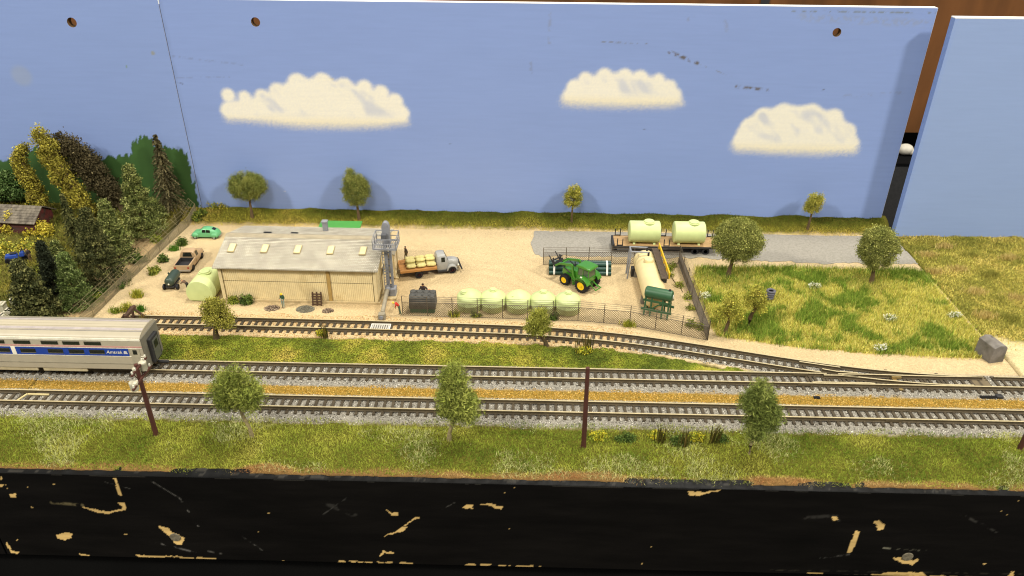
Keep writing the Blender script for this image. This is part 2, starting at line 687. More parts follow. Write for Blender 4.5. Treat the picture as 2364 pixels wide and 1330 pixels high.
# the grey gravel road, a thin sheet over the sand with a ragged edge
_pts = []
_dense = []
for i in range(len(ROAD)):
    a = ROAD[i]
    b = ROAD[(i + 1) % len(ROAD)]
    k = max(2, int(math.hypot(b[0] - a[0], b[1] - a[1]) / .18))
    for t in range(k):
        _dense.append((a[0] + (b[0] - a[0]) * t / k, a[1] + (b[1] - a[1]) * t / k))
_dn = np.array(_dense)
_off = (fnoise(_dn[:, 0], _dn[:, 1], 1.6, 51) - .5) * .75
_roadpoly = [(min(p[0] + o * .6, 26.9), p[1] + o) for p, o in zip(_dense, _off)]
mb = MB()
mb.add([(p[0], p[1], .03) for p in _roadpoly] + [(p[0], p[1], -.05) for p in _roadpoly],
       [tuple(range(len(_roadpoly)))] + [(k, (k + 1) % len(_roadpoly), len(_roadpoly) + (k + 1) % len(_roadpoly), len(_roadpoly) + k) for k in range(len(_roadpoly))])
roadm = mat('grey_road_gravel', '948f84', rough=.95, var=.1, scale=16, bump=.3, bscale=24, spec=.1, col2='8a857a')
ro = mb.build('gravel_road', roadm)
tag(ro, kind='structure')


# ---- stones, grit and turf that nobody could count
def stones(name, label, cat, x, y, z, size, cols, flat=.75):
    n = len(x)
    base = np.array([(1, 0, 0), (-1, 0, 0), (0, 1, 0), (0, -1, 0), (0, 0, 1), (0, 0, -1)], float)
    fc = np.array([(0, 2, 4), (2, 1, 4), (1, 3, 4), (3, 0, 4), (2, 0, 5), (1, 2, 5), (3, 1, 5), (0, 3, 5)])
    P = base[None] * (size[:, None, None] * rng.uniform(.6, 1.25, (n, 6, 1)))
    a = rng.uniform(0, 6.28, n)
    b = rng.uniform(-.6, .6, n)
    ca, sa, cb, sb = np.cos(a), np.sin(a), np.cos(b), np.sin(b)
    X = P[:, :, 0] * ca[:, None] - P[:, :, 1] * sa[:, None]
    Y = P[:, :, 0] * sa[:, None] + P[:, :, 1] * ca[:, None]
    Z = P[:, :, 2] * flat
    Y2 = Y * cb[:, None] - Z * sb[:, None]
    Z2 = Y * sb[:, None] + Z * cb[:, None]
    V = np.stack([X + x[:, None], Y2 + y[:, None], Z2 + z[:, None]], 2).reshape(-1, 3)
    F = (fc[None] + (np.arange(n) * 6)[:, None, None]).reshape(-1, 3)
    C = np.repeat(cols, 6, 0)
    o = mesh_np(name, V, F, stonem, C)
    return tag(o, label, cat, None, 'stuff')


def palette(n, cs, w=None, jit=.18):
    cs = np.array([lin(c) for c in cs])
    k = rng.choice(len(cs), n, p=w)
    return cs[k] * rng.uniform(1 - jit, 1 + jit, (n, 1))


GP = ['a5a094', '837e74', 'c2bdb0', '56524b', '2f2c28', 'dedacd']
GW = [.32, .25, .2, .12, .05, .06]


def strip(n, x0, x1, fy0, fy1):
    x = rng.uniform(x0, x1, n)
    y = rng.uniform(0, 1, n)
    return x, fy0(x) + y * (fy1(x) - fy0(x))


def rag(x, s, a=.25):
    return (fnoise(x, x * 0 + s, 1.3, s) - .5) * a * 2


n = 46000
x, y = strip(n, -44, 42, lambda x: 29.5 + rag(x, 1, .22), lambda x: 31.75 + 0 * x)
stones('ballast', 'grey stone ballast under the track nearest the viewer', 'ballast', x, y, hz(x, y) + .01, rng.uniform(.02, .042, n), palette(n, GP, GW))
n = 46000
x, y = strip(n, -44, 42, lambda x: 32.52 + rag(x, 2, .16), lambda x: 34.42 + rag(x, 3, .05))
stones('ballast', 'grey stone ballast under the middle track that carries the train', 'ballast', x, y, hz(x, y) + .01, rng.uniform(.02, .042, n), palette(n, GP, GW))
n = 9000
x, y = strip(n, 5.0, 22, lambda x: sid_y(x) - 1.0 + rag(x, 4, .2), lambda x: sid_y(x) + .55)
k = (y > 34.3) & (rng.uniform(0, 1, n) < sstep(5, 7.5, x))
x, y = x[k], y[k]
stones('ballast', 'grey stone ballast under the curved end of the siding', 'ballast', x, y, hz(x, y) + .01, rng.uniform(.022, .045, len(x)), palette(len(x), GP, GW))
n = 20000
x, y = strip(n, -23.6, 7.5, lambda x: sid_y(x) - 1.22 + rag(x, 5, .3), lambda x: sid_y(x) + 1.3 + rag(x, 6, .3))
k = (rng.uniform(0, 1, n) < sstep(7.5, 5, x))
x, y = x[k], y[k]
SP = ['dcc28f', 'cfae78', 'e3d2a4', 'b08a58', 'caa06a', '8d6d43']
stones('ballast', 'sandy yellow ballast along the straight part of the siding', 'ballast', x, y, hz(x, y) + .005, rng.uniform(.018, .04, len(x)), palette(len(x), SP))
n = 21000
x, y = strip(n, -44, 42, lambda x: 31.74 + 0 * x, lambda x: 32.56 + rag(x, 7, .2))
stones('yellow_grit', 'strip of golden yellow grit lying between the two main tracks', 'grit', x, y, hz(x, y) + .005, rng.uniform(.022, .045, n), palette(n, ['b08a36', '9c772c', 'c09a4a', '8a6a24', '7a6c30', 'cfae66']))
n = 9000
x = rng.uniform(-25.8, 26.8, n)
y = rng.uniform(37.0, 51.6, n)
k = ~(inpoly(x, y, MEADOW) | inpoly(x, y, ROAD))
x, y = x[k], y[k]
stones('sand_grains', 'loose sand grains and crumbs scattered over the yard', 'sand', x, y, hz(x, y), rng.uniform(.008, .02, len(x)), palette(len(x), ['dcc28f', 'cfae78', 'e3d2a4', 'a98957', '8a6a42'], [.3, .3, .25, .1, .05]))


def blades(x, y, z, h, w, lean, cols, bent=True, azi=None):
    n = len(x)
    a = rng.uniform(0, 6.28, n) if azi is None else azi
    t = rng.uniform(0, 6.28, n)
    dx, dy = np.cos(a), np.sin(a)
    sx, sy = np.cos(t) * w / 2, np.sin(t) * w / 2
    l = lean * h
    vz = np.sqrt(np.maximum(h * h - l * l, (.15 * h) ** 2))
    b0 = np.stack([x - sx, y - sy, z], 1)
    b1 = np.stack([x + sx, y + sy, z], 1)
    if not bent:
        tp = np.stack([x + dx * l, y + dy * l, z + vz], 1)
        V = np.stack([b0, b1, tp], 1).reshape(-1, 3)
        F = np.arange(3 * n).reshape(-1, 3)
        return V, F, np.repeat(cols, 3, 0)
    mx, my, mz = x + dx * l * .32, y + dy * l * .32, z + vz * .62
    m0 = np.stack([mx - sx * .7, my - sy * .7, mz], 1)
    m1 = np.stack([mx + sx * .7, my + sy * .7, mz], 1)
    tp = np.stack([x + dx * l, y + dy * l, z + vz * (1 - .25 * lean)], 1)
    V = np.stack([b0, b1, m1, m0, tp], 1).reshape(-1, 3)
    base = (np.arange(n) * 5)[:, None, None]
    F = (np.array([(0, 1, 2), (0, 2, 3), (3, 2, 4)])[None] + base).reshape(-1, 3)
    return V, F, np.repeat(cols, 5, 0)


def grass(name, label, x, y, z, h, w, lean, cols, bent=True, cat='grass'):
    V, F, C_ = blades(x, y, z, h, w, lean, cols, bent)
    return tag(mesh_np(name, V, F, turfm, C_), label, cat, None, 'stuff')


def mixcol(n, t, stops):
    """stops: list of (position, hex)"""
    cs = np.array([lin(s[1]) for s in stops])
    ps = np.array([s[0] for s in stops])
    return np.stack([np.interp(t, ps, cs[:, k]) for k in range(3)], 1) * rng.uniform(.62, 1.38, (n, 1))


# front verge
n = 158000
x, y = strip(n, -44, 42, lambda x: 26.0 + 0 * x, lambda x: 29.72 + rag(x, 8, .3))
k = rng.uniform(0, 1, n) < np.where(y > 29.3, .55, 1) * np.where(y < 26.2, .8, 1)
x, y = x[k], y[k]
n = len(x)
t = fnoise(x, y, .55, 61) * .8 + fnoise(x, y, 3.0, 62) * .2
t = t * .74 + .55 * sstep(26.42, 26.1, y + (fnoise(x, y, .8, 4) - .5) * .5) * sstep(.4, .6, fnoise(x, y, .35, 14))
pale = sstep(.5, .68, fnoise(x, y, .42, 63))
c = mixcol(n, t, [(0, '4a5c1c'), (.22, '667a26'), (.38, '8a9434'), (.5, 'a6a843'), (.64, 'bcb455'), (.8, 'c0a468'), (1, 'a8774a')])
pc = mixcol(n, rng.uniform(0, 1, n), [(0, 'a2a862'), (1, 'c8c284')])
c = np.where((rng.uniform(0, 1, n) < pale * .5)[:, None], pc, c) * np.array([[.95, .97, 1.0]])
grass('verge_grass', 'rough olive green grass of the front verge below the tracks', x, y, hz(x, y) - .01, rng.uniform(.10, .24, n) * (1 + .5 * pale), rng.uniform(.014, .026, n), rng.uniform(.35, .97, n), c)

# ground foam between the middle track and the siding
def foam(name, label, x, y, size, cols):
    o = stones(name, label, 'grass', x, y, hz(x, y) + rng.uniform(-.01, .045, len(x)), size, cols, .9)
    o.data.materials.clear()
    o.data.materials.append(turfm)
    return o


n = 72000
x, y = strip(n, -44, 12.6, lambda x: 34.38 + 0 * x, lambda x: np.maximum(sid_y(x) - 1.2 + rag(x, 9, .5), 34.4))
k = (x < 11.5 + rng.normal(0, .5, n))
x, y = x[k], y[k]
n = len(x)
t = fnoise(x, y, .6, 65) * .7 + fnoise(x, y, 3.5, 66) * .3
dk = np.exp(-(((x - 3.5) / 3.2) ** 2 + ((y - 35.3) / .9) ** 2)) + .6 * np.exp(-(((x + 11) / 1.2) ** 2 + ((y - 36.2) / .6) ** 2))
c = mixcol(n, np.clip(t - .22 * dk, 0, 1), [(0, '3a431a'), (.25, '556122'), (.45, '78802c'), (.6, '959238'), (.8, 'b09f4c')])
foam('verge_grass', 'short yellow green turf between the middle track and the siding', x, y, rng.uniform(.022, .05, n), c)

# bank along the foot of the backdrop
n = 60000
x = rng.uniform(XL + .1, XR - .4, n)
y = 51.45 + rng.uniform(0, 1, n) ** .8 * 1.75 + (fnoise(x, x * 0, .9, 12) - .5) * .3
k = y < YB - .03
x, y = x[k], y[k]
n = len(x)
t = fnoise(x, y, .45, 67) * .75 + fnoise(x, y, 2.5, 68) * .25
up = sstep(51.9, 53.0, y)
lf = sstep(-14, -22, x)
t = np.clip(t + .14 * (1 - up) - .27 * up * (1 - lf) + .1 * lf, 0, 1)
c = mixcol(n, t, [(0, '3a461b'), (.25, '566322'), (.45, '7b8030'), (.62, 'a8a140'), (.85, 'cdb65c')])
grass('bank_grass', 'mossy green bank running along the foot of the long backdrop', x, y, hz(x, y) - .02, rng.uniform(.08, .2, n), rng.uniform(.025, .045, n), rng.uniform(.3, .95, n), c, False)

# meadow on the right
n = 115000
x = rng.uniform(10.4, 26.95, n)
y = rng.uniform(35.4, 46.9, n)
k = inpoly(x, y, MEADOW) & (segdist(x, y, MEADOW) > rng.uniform(0, .5, n))
x, y = x[k], y[k]
n = len(x)
t = fnoise(x, y, .62, 71, 2) * .6 + fnoise(x, y, 1.7, 72, 2) * .4
g = .12 + .83 * sstep(.37, .53, t)
far = sstep(43.5, 46, y) * .25
g = np.clip(1 - g + far, 0, 1)
pick = rng.uniform(0, 1, n) < g
c1 = mixcol(n, rng.uniform(0, 1, n), [(0, '4a6420'), (.4, '6d822e'), (1, '9da44a')])
c2 = mixcol(n, rng.uniform(0, 1, n), [(0, 'a39a40'), (.5, 'c6b658'), (1, 'e2d07e')])
c = np.where(pick[:, None], c1 * np.array([[1.08, 1.18, 1.05]]), c2 * np.array([[1.1, 1.2, 1.15]]))
grass('meadow_grass', 'meadow of long green and straw coloured grass right of the fence', x, y, hz(x, y) - .02, np.where(pick, rng.uniform(.28, .58, n), rng.uniform(.15, .35, n)), rng.uniform(.016, .03, n), rng.uniform(.15, .75, n), c)

# ground cover of the two neighbouring boards
n = 38000
x = rng.uniform(-45, XL - .1, n)
y = rng.uniform(35.0, 53.0, n)
t = fnoise(x, y, .5, 81) * .7 + fnoise(x, y, 2.5, 82) * .3
k = ~((x > -29.3 + (t - .5) * 4) & (y < 49) & (y > 38)) & (rng.uniform(0, 1, n) < .9)
x, y, t = x[k], y[k], t[k]
n = len(x)
c = mixcol(n, t, [(0, '39421b'), (.3, '565d26'), (.5, '7d7c34'), (.7, 'aa9c40'), (1, 'cdb44e')])
grass('ground_cover', 'shaggy dark olive ground cover under the trees on the left', x, y, hz_side(x, y) - .03, rng.uniform(.15, .5, n), rng.uniform(.03, .06, n), rng.uniform(.3, .95, n), c)
n = 60000
x = rng.uniform(XR + .12, 42, n)
y = rng.uniform(36.9, YB2 - .05, n)
t = fnoise(x, y, .5, 83) * .65 + fnoise(x, y, 2.5, 84) * .35
k = (y > 38.6 - (t - .5) * 3) | (rng.uniform(0, 1, n) < .12)
x, y, t = x[k], y[k], t[k]
n = len(x)
c = mixcol(n, t, [(0, '5a5f2a'), (.3, '84833a'), (.5, 'b0a650'), (.7, 'cdb964'), (1, 'e0c97c')])
grass('ground_cover', 'clumpy olive ground cover on the board at the far right', x, y, hz_side(x, y) - .03, rng.uniform(.1, .3, n), rng.uniform(.03, .055, n), rng.uniform(.4, .95, n), c)


# ---- backdrop boards
def board_box(name, x0, x1, z0, z1, y, th, holes, parent, m):
    bmn = MB().box(((x0 + x1) / 2, y + th / 2, (z0 + z1) / 2), (x1 - x0, th, z1 - z0))
    me = bmn.mesh(name)
    o = bpy.data.objects.new(name, me)
    COL.objects.link(o)
    me.materials.append(m)
    if holes:
        cu = MB()
        for hx, hzz, r in holes:
            cu.cyl((hx, y - 1, hzz), (hx, y + th + 1, hzz), r, n=28)
        cme = cu.mesh('cutter')
        co = bpy.data.objects.new('cutter', cme)
        COL.objects.link(co)
        md = o.modifiers.new('b', 'BOOLEAN')
        md.object = co
        md.operation = 'DIFFERENCE'
        md.solver = 'EXACT'
        bpy.context.view_layer.update()
        dg = bpy.context.evaluated_depsgraph_get()
        nm = bpy.data.meshes.new_from_object(o.evaluated_get(dg))
        o.modifiers.clear()
        o.data = nm
        bpy.data.objects.remove(co)
        nm.materials.clear()
        nm.materials.append(m)
        nm.materials.append(mat('raw_hole_wood', '6f5638', rough=.9, var=.3, scale=8))
        for p in nm.polygons:
            q = p.center / S
            p.material_index = 1 if abs(p.normal.y) < .5 and any(abs(math.hypot(q.x - a, q.z - b) - r) < .12 for a, b, r in holes) else 0
    o.parent = parent
    return o


def painted_face(x0, x1, z0, z1, y, st, holes, colf, parent):
    nx = int((x1 - x0) / st) + 1
    nz = int((z1 - z0) / st) + 1
    X, Z = np.meshgrid(np.linspace(x0, x1, nx), np.linspace(z0, z1, nz))
    x, z = X.ravel(), Z.ravel()
    c = colf(x, z)
    keep = np.ones(x.shape, bool)
    for hx, hzz, r in holes:      # pull the nearest vertices onto the rim so that the hole is round
        d = np.hypot(x - hx, z - hzz)
        near = (d > r - st * .75) & (d < r + st * .75)
        s = np.where(near, r / np.maximum(d, 1e-6), 1)
        x = hx + (x - hx) * s
        z = hzz + (z - hzz) * s
        keep &= d >= r - st * .75
    v = np.stack([x, np.full_like(x, y - .004), z], 1)
    I = np.arange(nx * nz).reshape(nz, nx)
    f = np.stack([I[:-1, :-1].ravel(), I[:-1, 1:].ravel(), I[1:, 1:].ravel(), I[1:, :-1].ravel()], 1)
    f = f[keep[f].all(1)]
    return mesh_np('painted_face', v, f, paintm, c, parent, True)


BLUE = np.array(lin('8297ca'))
BLUE2 = np.array(lin('8a9fca'))
CREAM = np.array(lin('ece6d3'))


def blue_base(x, z, b=BLUE, seed=100):
    n = fnoise(x * .25, z * 1.0, .6, seed)
    n2 = fnoise(x * .35, z * 4, 1.2, seed + 5)
    return b[None] * (.97 + .05 * n[:, None] + .02 * n2[:, None])


CLOUDS = [
    ([(507, 0), ], [(-21.118, 9.331, 0.583), (-19.972, 9.224, 0.522), (-18.734, 9.302, 0.583), (-17.608, 9.685, 0.671), (-16.101, 10.252, 0.819), (-14.336, 10.336, 0.787), (-12.851, 10.085, 0.697), (-11.436, 10.013, 0.636), (-10.314, 9.664, 0.637), (-9.385, 9.064, 0.671), (-9.072, 8.261, 0.676), (-21.276, 8.273, 0.651)],
     [(-21.841, 53.2, 8.234), (-21.263, 53.2, 8.866), (-19.363, 53.2, 9.201), (-18.075, 53.2, 9.618), (-16.92, 53.2, 10.241), (-15.97, 53.2, 10.555), (-14.3, 53.2, 10.637), (-12.678, 53.2, 10.298), (-11.345, 53.2, 10.014), (-10.169, 53.2, 9.574), (-9.3, 53.2, 8.972), (-8.458, 53.2, 8.27), (-8.625, 53.2, 7.543), (-10.505, 53.2, 7.229), (-12.999, 53.2, 7.128), (-16.422, 53.2, 7.141), (-19.18, 53.2, 7.451), (-21.489, 53.2, 7.608)]),
    ([], [(3.128, 10.242, 0.627), (3.844, 10.82, 0.564), (5.136, 11.045, 0.622), (6.53, 11.034, 0.621), (7.605, 10.929, 0.621), (8.859, 10.827, 0.503), (9.68, 10.361, 0.534), (10.108, 9.734, 0.537), (2.857, 9.603, 0.601)],
     [(2.32, 53.2, 9.504), (2.798, 53.2, 10.267), (3.811, 53.2, 10.879), (5.27, 53.2, 11.253), (7.643, 53.2, 11.167), (9.46, 53.2, 10.746), (10.308, 53.2, 10.069), (10.646, 53.2, 9.223), (9.648, 53.2, 8.995), (6.638, 53.2, 8.921), (3.612, 53.2, 8.97), (2.454, 53.2, 9.169)]),
    ([], [(15.185, 6.466, 0.644), (15.483, 7.68, 0.606), (16.397, 8.381, 0.722), (17.765, 8.649, 0.75), (19.672, 8.583, 0.809), (21.318, 8.328, 0.75), (22.478, 7.311, 0.726), (22.974, 6.457, 0.579)],
     [(14.55, 53.2, 6.391), (14.773, 53.2, 7.353), (15.534, 53.2, 8.306), (17.437, 53.2, 9.136), (19.823, 53.2, 9.17), (21.771, 53.2, 8.459), (22.814, 53.2, 7.569), (23.477, 53.2, 6.529), (23.381, 53.2, 5.882), (21.146, 53.2, 5.684), (17.439, 53.2, 5.691), (14.998, 53.2, 5.88)])]


def paint_clouds(c, x, z):
    for k, (_, circ, poly) in enumerate(CLOUDS):
        pp = [(p[0], p[2]) for p in poly]
        ins = inpoly(x, z, pp)
        d = segdist(x, z, pp)
        sd = np.where(ins, -d, d)
        zb = min(p[1] for p in pp)
        zt = max(p[1] for p in pp)
        cd = np.full(x.shape, 9.0)
        for cx, cz, r in circ:
            cd = -.1 * np.logaddexp(-cd / .1, -(np.hypot(x - cx, z - cz) - r * .84) / .1)
        sd = -.12 * np.logaddexp(-sd / .12, -cd / .12) + .03
        low = sstep(zb + 1.0, zb + .1, z)
        wid = .2 + .32 * low
        grit = (rng.uniform(-1, 1, x.shape)) * (.03 + .08 * low)
        m = sstep(wid, -wid * .9, sd + grit)
        # spray shading: thin blue shadows between the puffs, bright rims
        nn = fnoise(x * .9 + z * .5, z * .6, .9, 140 + k)
        mid = sstep(zb + .5, zb + 1.2, z) * sstep(zt + .1, zt - .7, z)
        thin = sstep(.46, .7, nn) * mid * sstep(-.12, -.45, sd)
        rim = sstep(.0, -.04, sd) * sstep(-.35, -.1, sd) * (1 - low)
        m = np.clip(m * (.95 - .34 * thin) * (1 - .1 * rng.uniform(0, 1, x.shape)), 0, 1)
        col = CREAM[None] * (1.0 - .10 * low[:, None] * np.array([[.2, .7, 2.2]]))
        c = c * (1 - m[:, None]) + col * m[:, None]
    return c


def scuffs(c, x, z, items):
    for (ax, az, bx, bz, w, hx, s) in items:
        vx, vz = bx - ax, bz - az
        L = vx * vx + vz * vz
        t = np.clip(((x - ax) * vx + (z - az) * vz) / L, 0, 1)
        d = np.hypot(x - ax - t * vx, z - az - t * vz)
        n = fnoise(x, z, 5, int(abs(ax * 10)) + 3)
        m = sstep(w * .8, w * .2, d) * sstep(.42, .66, n) * s
        c = c * (1 - m[:, None]) + np.array(lin(hx))[None] * m[:, None]
    return c


def px2(a):
    return (a[0], a[2])


MAINSCUFF = []
for a, b, w, hx, s in [
    ((9.395, 53.2, 12.702), (11.377, 53.2, 11.977), .22, '5b5140', .9), ((11.377, 53.2, 11.977), (13.851, 53.2, 11.072), .06, '6f6a60', .6), ((14.244, 53.2, 10.423), (16.413, 53.2, 10.213), .2, '5b5140', .85), ((4.841, 53.2, 13.301), (7.891, 53.2, 13.225), .08, '6a675f', .8),
    ((1.289, 53.2, 15.399), (1.31, 53.2, 12.887), .2, '7f87a0', .5), ((0.072, 53.2, 11.948), (0.116, 53.2, 11.185), .2, '77809b', .45), ((-24.442, 53.2, 11.986), (-19.747, 53.2, 11.458), .14, '7480a4', .5), ((-24.763, 53.2, 10.498), (-20.798, 53.2, 10.611), .1, '7480a4', .5), ((-14.627, 53.2, 10.423), (-13.616, 53.2, 10.556), .14, '9b927c', .8),
    ((-24.675, 53.2, 10.197), (-24.09, 53.2, 10.084), .08, '565c70', .9), ((21.759, 53.2, 9.866), (25.541, 53.2, 10.129), .25, '7d88aa', .5), ((20.046, 53.2, 10.263), (20.692, 53.2, 10.421), .1, '4c4f58', .9), ((17.152, 53.2, 15.415), (26.42, 53.2, 15.412), .12, '6d705f', .7), ((17.788, 53.2, 15.042), (26.329, 53.2, 14.73), .5, '8a8f9a', .35), ((25.674, 53.2, 14.859), (26.153, 53.2, 14.755), .25, '7d8187', .8),
    ((10.447, 53.2, 14.82), (10.714, 53.2, 14.96), .25, '7d87a5', .6), ((12.881, 53.2, 14.71), (13.047, 53.2, 14.159), .25, '8089a5', .5), ((-5.682, 53.2, 6.046), (-5.526, 53.2, 6.049), .07, '3c3c44', 1), ((8.178, 53.2, 7.286), (8.27, 53.2, 7.287), .08, '3c3c44', 1), ((-18.712, 53.2, 2.158), (-18.068, 53.2, 2.099), .05, 'b0b8cc', .8)]:
    MAINSCUFF.append((a[0], a[2], b[0], b[2], w, hx, s))


def main_paint(x, z):
    c = blue_base(x, z)
    c = scuffs(c, x, z, MAINSCUFF)
    c = paint_clouds(c, x, z)
    # worn dark edge beside the left joint
    m = sstep(-24.3, -24.62, x) * .18 * fnoise(x, z, 2, 9)
    return c * (1 - m[:, None])


HILL = [(-47.963, 53.2, 3.056), (-43.078, 53.2, 3.822), (-39.057, 53.2, 4.159), (-37.85, 53.2, 4.381), (-36.868, 53.2, 4.933), (-35.937, 53.2, 5.347), (-34.88, 53.2, 5.131), (-33.316, 53.2, 4.989), (-31.327, 53.2, 4.619), (-30.342, 53.2, 4.702), (-29.735, 53.2, 4.946), (-29.035, 53.2, 4.923), (-28.89, 53.2, 5.654), (-28.38, 53.2, 6.186), (-27.77, 53.2, 6.358), (-27.213, 53.2, 6.171), (-27.055, 53.2, 5.748), (-26.398, 53.2, 5.561), (-25.671, 53.2, 5.54), (-25.095, 53.2, 5.251), (-24.725, 53.2, 4.725), (-24.736, 53.2, 2.751), (-24.695, 53.2, 0.637), (-24.982, 53.2, -0.823), (-49.721, 53.2, -1.279)]


def left_paint(x, z):
    c = blue_base(x, z, BLUE * np.array([1.0, 1.0, .985]), 170)
    pp = [px2(p) for p in HILL]
    fr = (rng.uniform(0, 1, x.shape) * .08) + .42 * vnoise(x - .35 * z, z * .12, 7.5, 5) ** 1.5
    ins = inpoly(x, z, pp)
    d = segdist(x, z, pp)
    sd = np.where(ins, -d, d) + fr - .12
    m = sstep(.05, -.03, sd)
    n = fnoise(x * 1.2, z * .5, .9, 181)
    g = np.array(lin('38572a'))[None] * (.6 + .8 * n[:, None])
    c = c * (1 - m[:, None]) + g * m[:, None]
    for px, pz, r, h in [((-25.808, 12.173, 0.18) + ('8b8a6b',)), ((-27.866, 11.234, 0.091) + ('6f8a4e',)), ((-35.43, 10.506, 0.921) + ('8f9cb8',))]:
        mm = sstep(r, r * .5, np.hypot(x - px, z - pz)) * .7
        c = c * (1 - mm[:, None]) + np.array(lin(h))[None] * mm[:, None]
    return c


MB_joint = MB().box((-24.663, 53.196, 7.6), (.05, .01, 15.6))
HM = [(-18.386, 14.319, 0.307), (20.306, 14.106, 0.284)]
HL = [(-30.858, 14.145, 0.325)]
ZT = 15.72
bd = thing('backdrop_board', 'long blue sky backdrop board painted with three cream clouds', 'backdrop', (0, 0, 0))
XS = -24.66
board_box('panel', XS, 26.5, -.6, ZT, YB, .55, HM, bd, whiteedge)
painted_face(XS + .025, 26.49, 0, ZT - .01, YB, .075, HM, main_paint, bd)
bl = thing('backdrop_board', 'blue backdrop board at the left painted with dark green hills', 'backdrop', (0, 0, 0))
board_box('panel', -46, XS - .006, -.6, ZT, YB + .002, .55, HL, bl, whiteedge)
painted_face(-46, XS - .04, 0, ZT - .01, YB + .002, .09, HL, left_paint, bl)
MB_joint.build('joint_strip', mat('joint_dark', '54607f', rough=.8), bd)
br_ = thing('backdrop_board', 'plain grey blue backdrop board beyond the gap at the right', 'backdrop', (0, 0, 0))
board_box('panel', 27.0, 46, -.6, 15.36, YB2, .55, [], br_, mat('blue_board_side', '7b93c8', rough=.65, var=.06, scale=3))
MB().box((36.5, YB2 + .275, 15.39), (19, .55, .06)).build('top_edge', whiteedge, br_)


def right_paint(x, z):
    c = blue_base(x, z, BLUE2, 210)
    m = sstep(27.35, 27.1, x) * fnoise(x, z, 3, 8) * .35
    return c * (1 - m[:, None]) + np.array(lin('7d99d8'))[None] * m[:, None]


painted_face(27.01, 45.99, 0, 15.36, YB2, .1, [], right_paint, br_)

# what shows through the gap and above the boards
cardm = mat('brown_board', '6b421c', rough=.85, var=.16, scale=.6, bump=.1, stretch=(1, 1, .3), col2='57340f')
pw = thing('brown_panel', 'large brown wooden panel standing behind the backdrop boards', 'panel', (20, 86, 0))
zb_ = (43.914, 86, -3.532)[2]
MB().box((0, 1, (zb_ + 42) / 2), (150, 2, 42 - zb_)).build('panel', cardm, pw)
MB().box(((24.652, 86, 10.431)[0] - 20, -.08, 21), (.9, .12, 30)).build('strap', gunm, pw)
cu = MB().box((20, 118, 10), (320, 1, 140)).build('black_backing', darkvoid)  # added sheet that hides the bright world so the gap stays dark
tag(cu, 'black curtain added far behind the boards to darken the gap', 'backing')
fl = MB().box((20, 80, -70), (400, 300, 1)).build('floor', darkvoid)
tag(fl, kind='structure')
wc = (40.43, 80, -3.422)
bb = MB()
bb.ball((0, 0, 0), (.85, .7, .6), 14, 10)
bb.ball((.6, -.2, -.2), (.45, .4, .35), 10, 8)
wcl = bb.build('white_bag', mat('white_plastic_bag', 'b5b0a4', rough=.6, var=.15, scale=1.5, bump=.4), None, 60, loc=wc)
tag(wcl, 'small crumpled white bag seen in the dark gap between boards', 'bag')
rk = thing('dark_trolley', 'dark trolley standing in the gap between the two backdrops', 'trolley', (wc[0], wc[1], 0))
MB().box((0, 0, (wc[2] - .8 - 69) / 2), (9, 5, wc[2] - .8 + 69)).build('body', gunm, rk)
MB().box((0, 0, wc[2] - .7), (9.4, 5.4, .2)).build('top', darkvoid, rk)

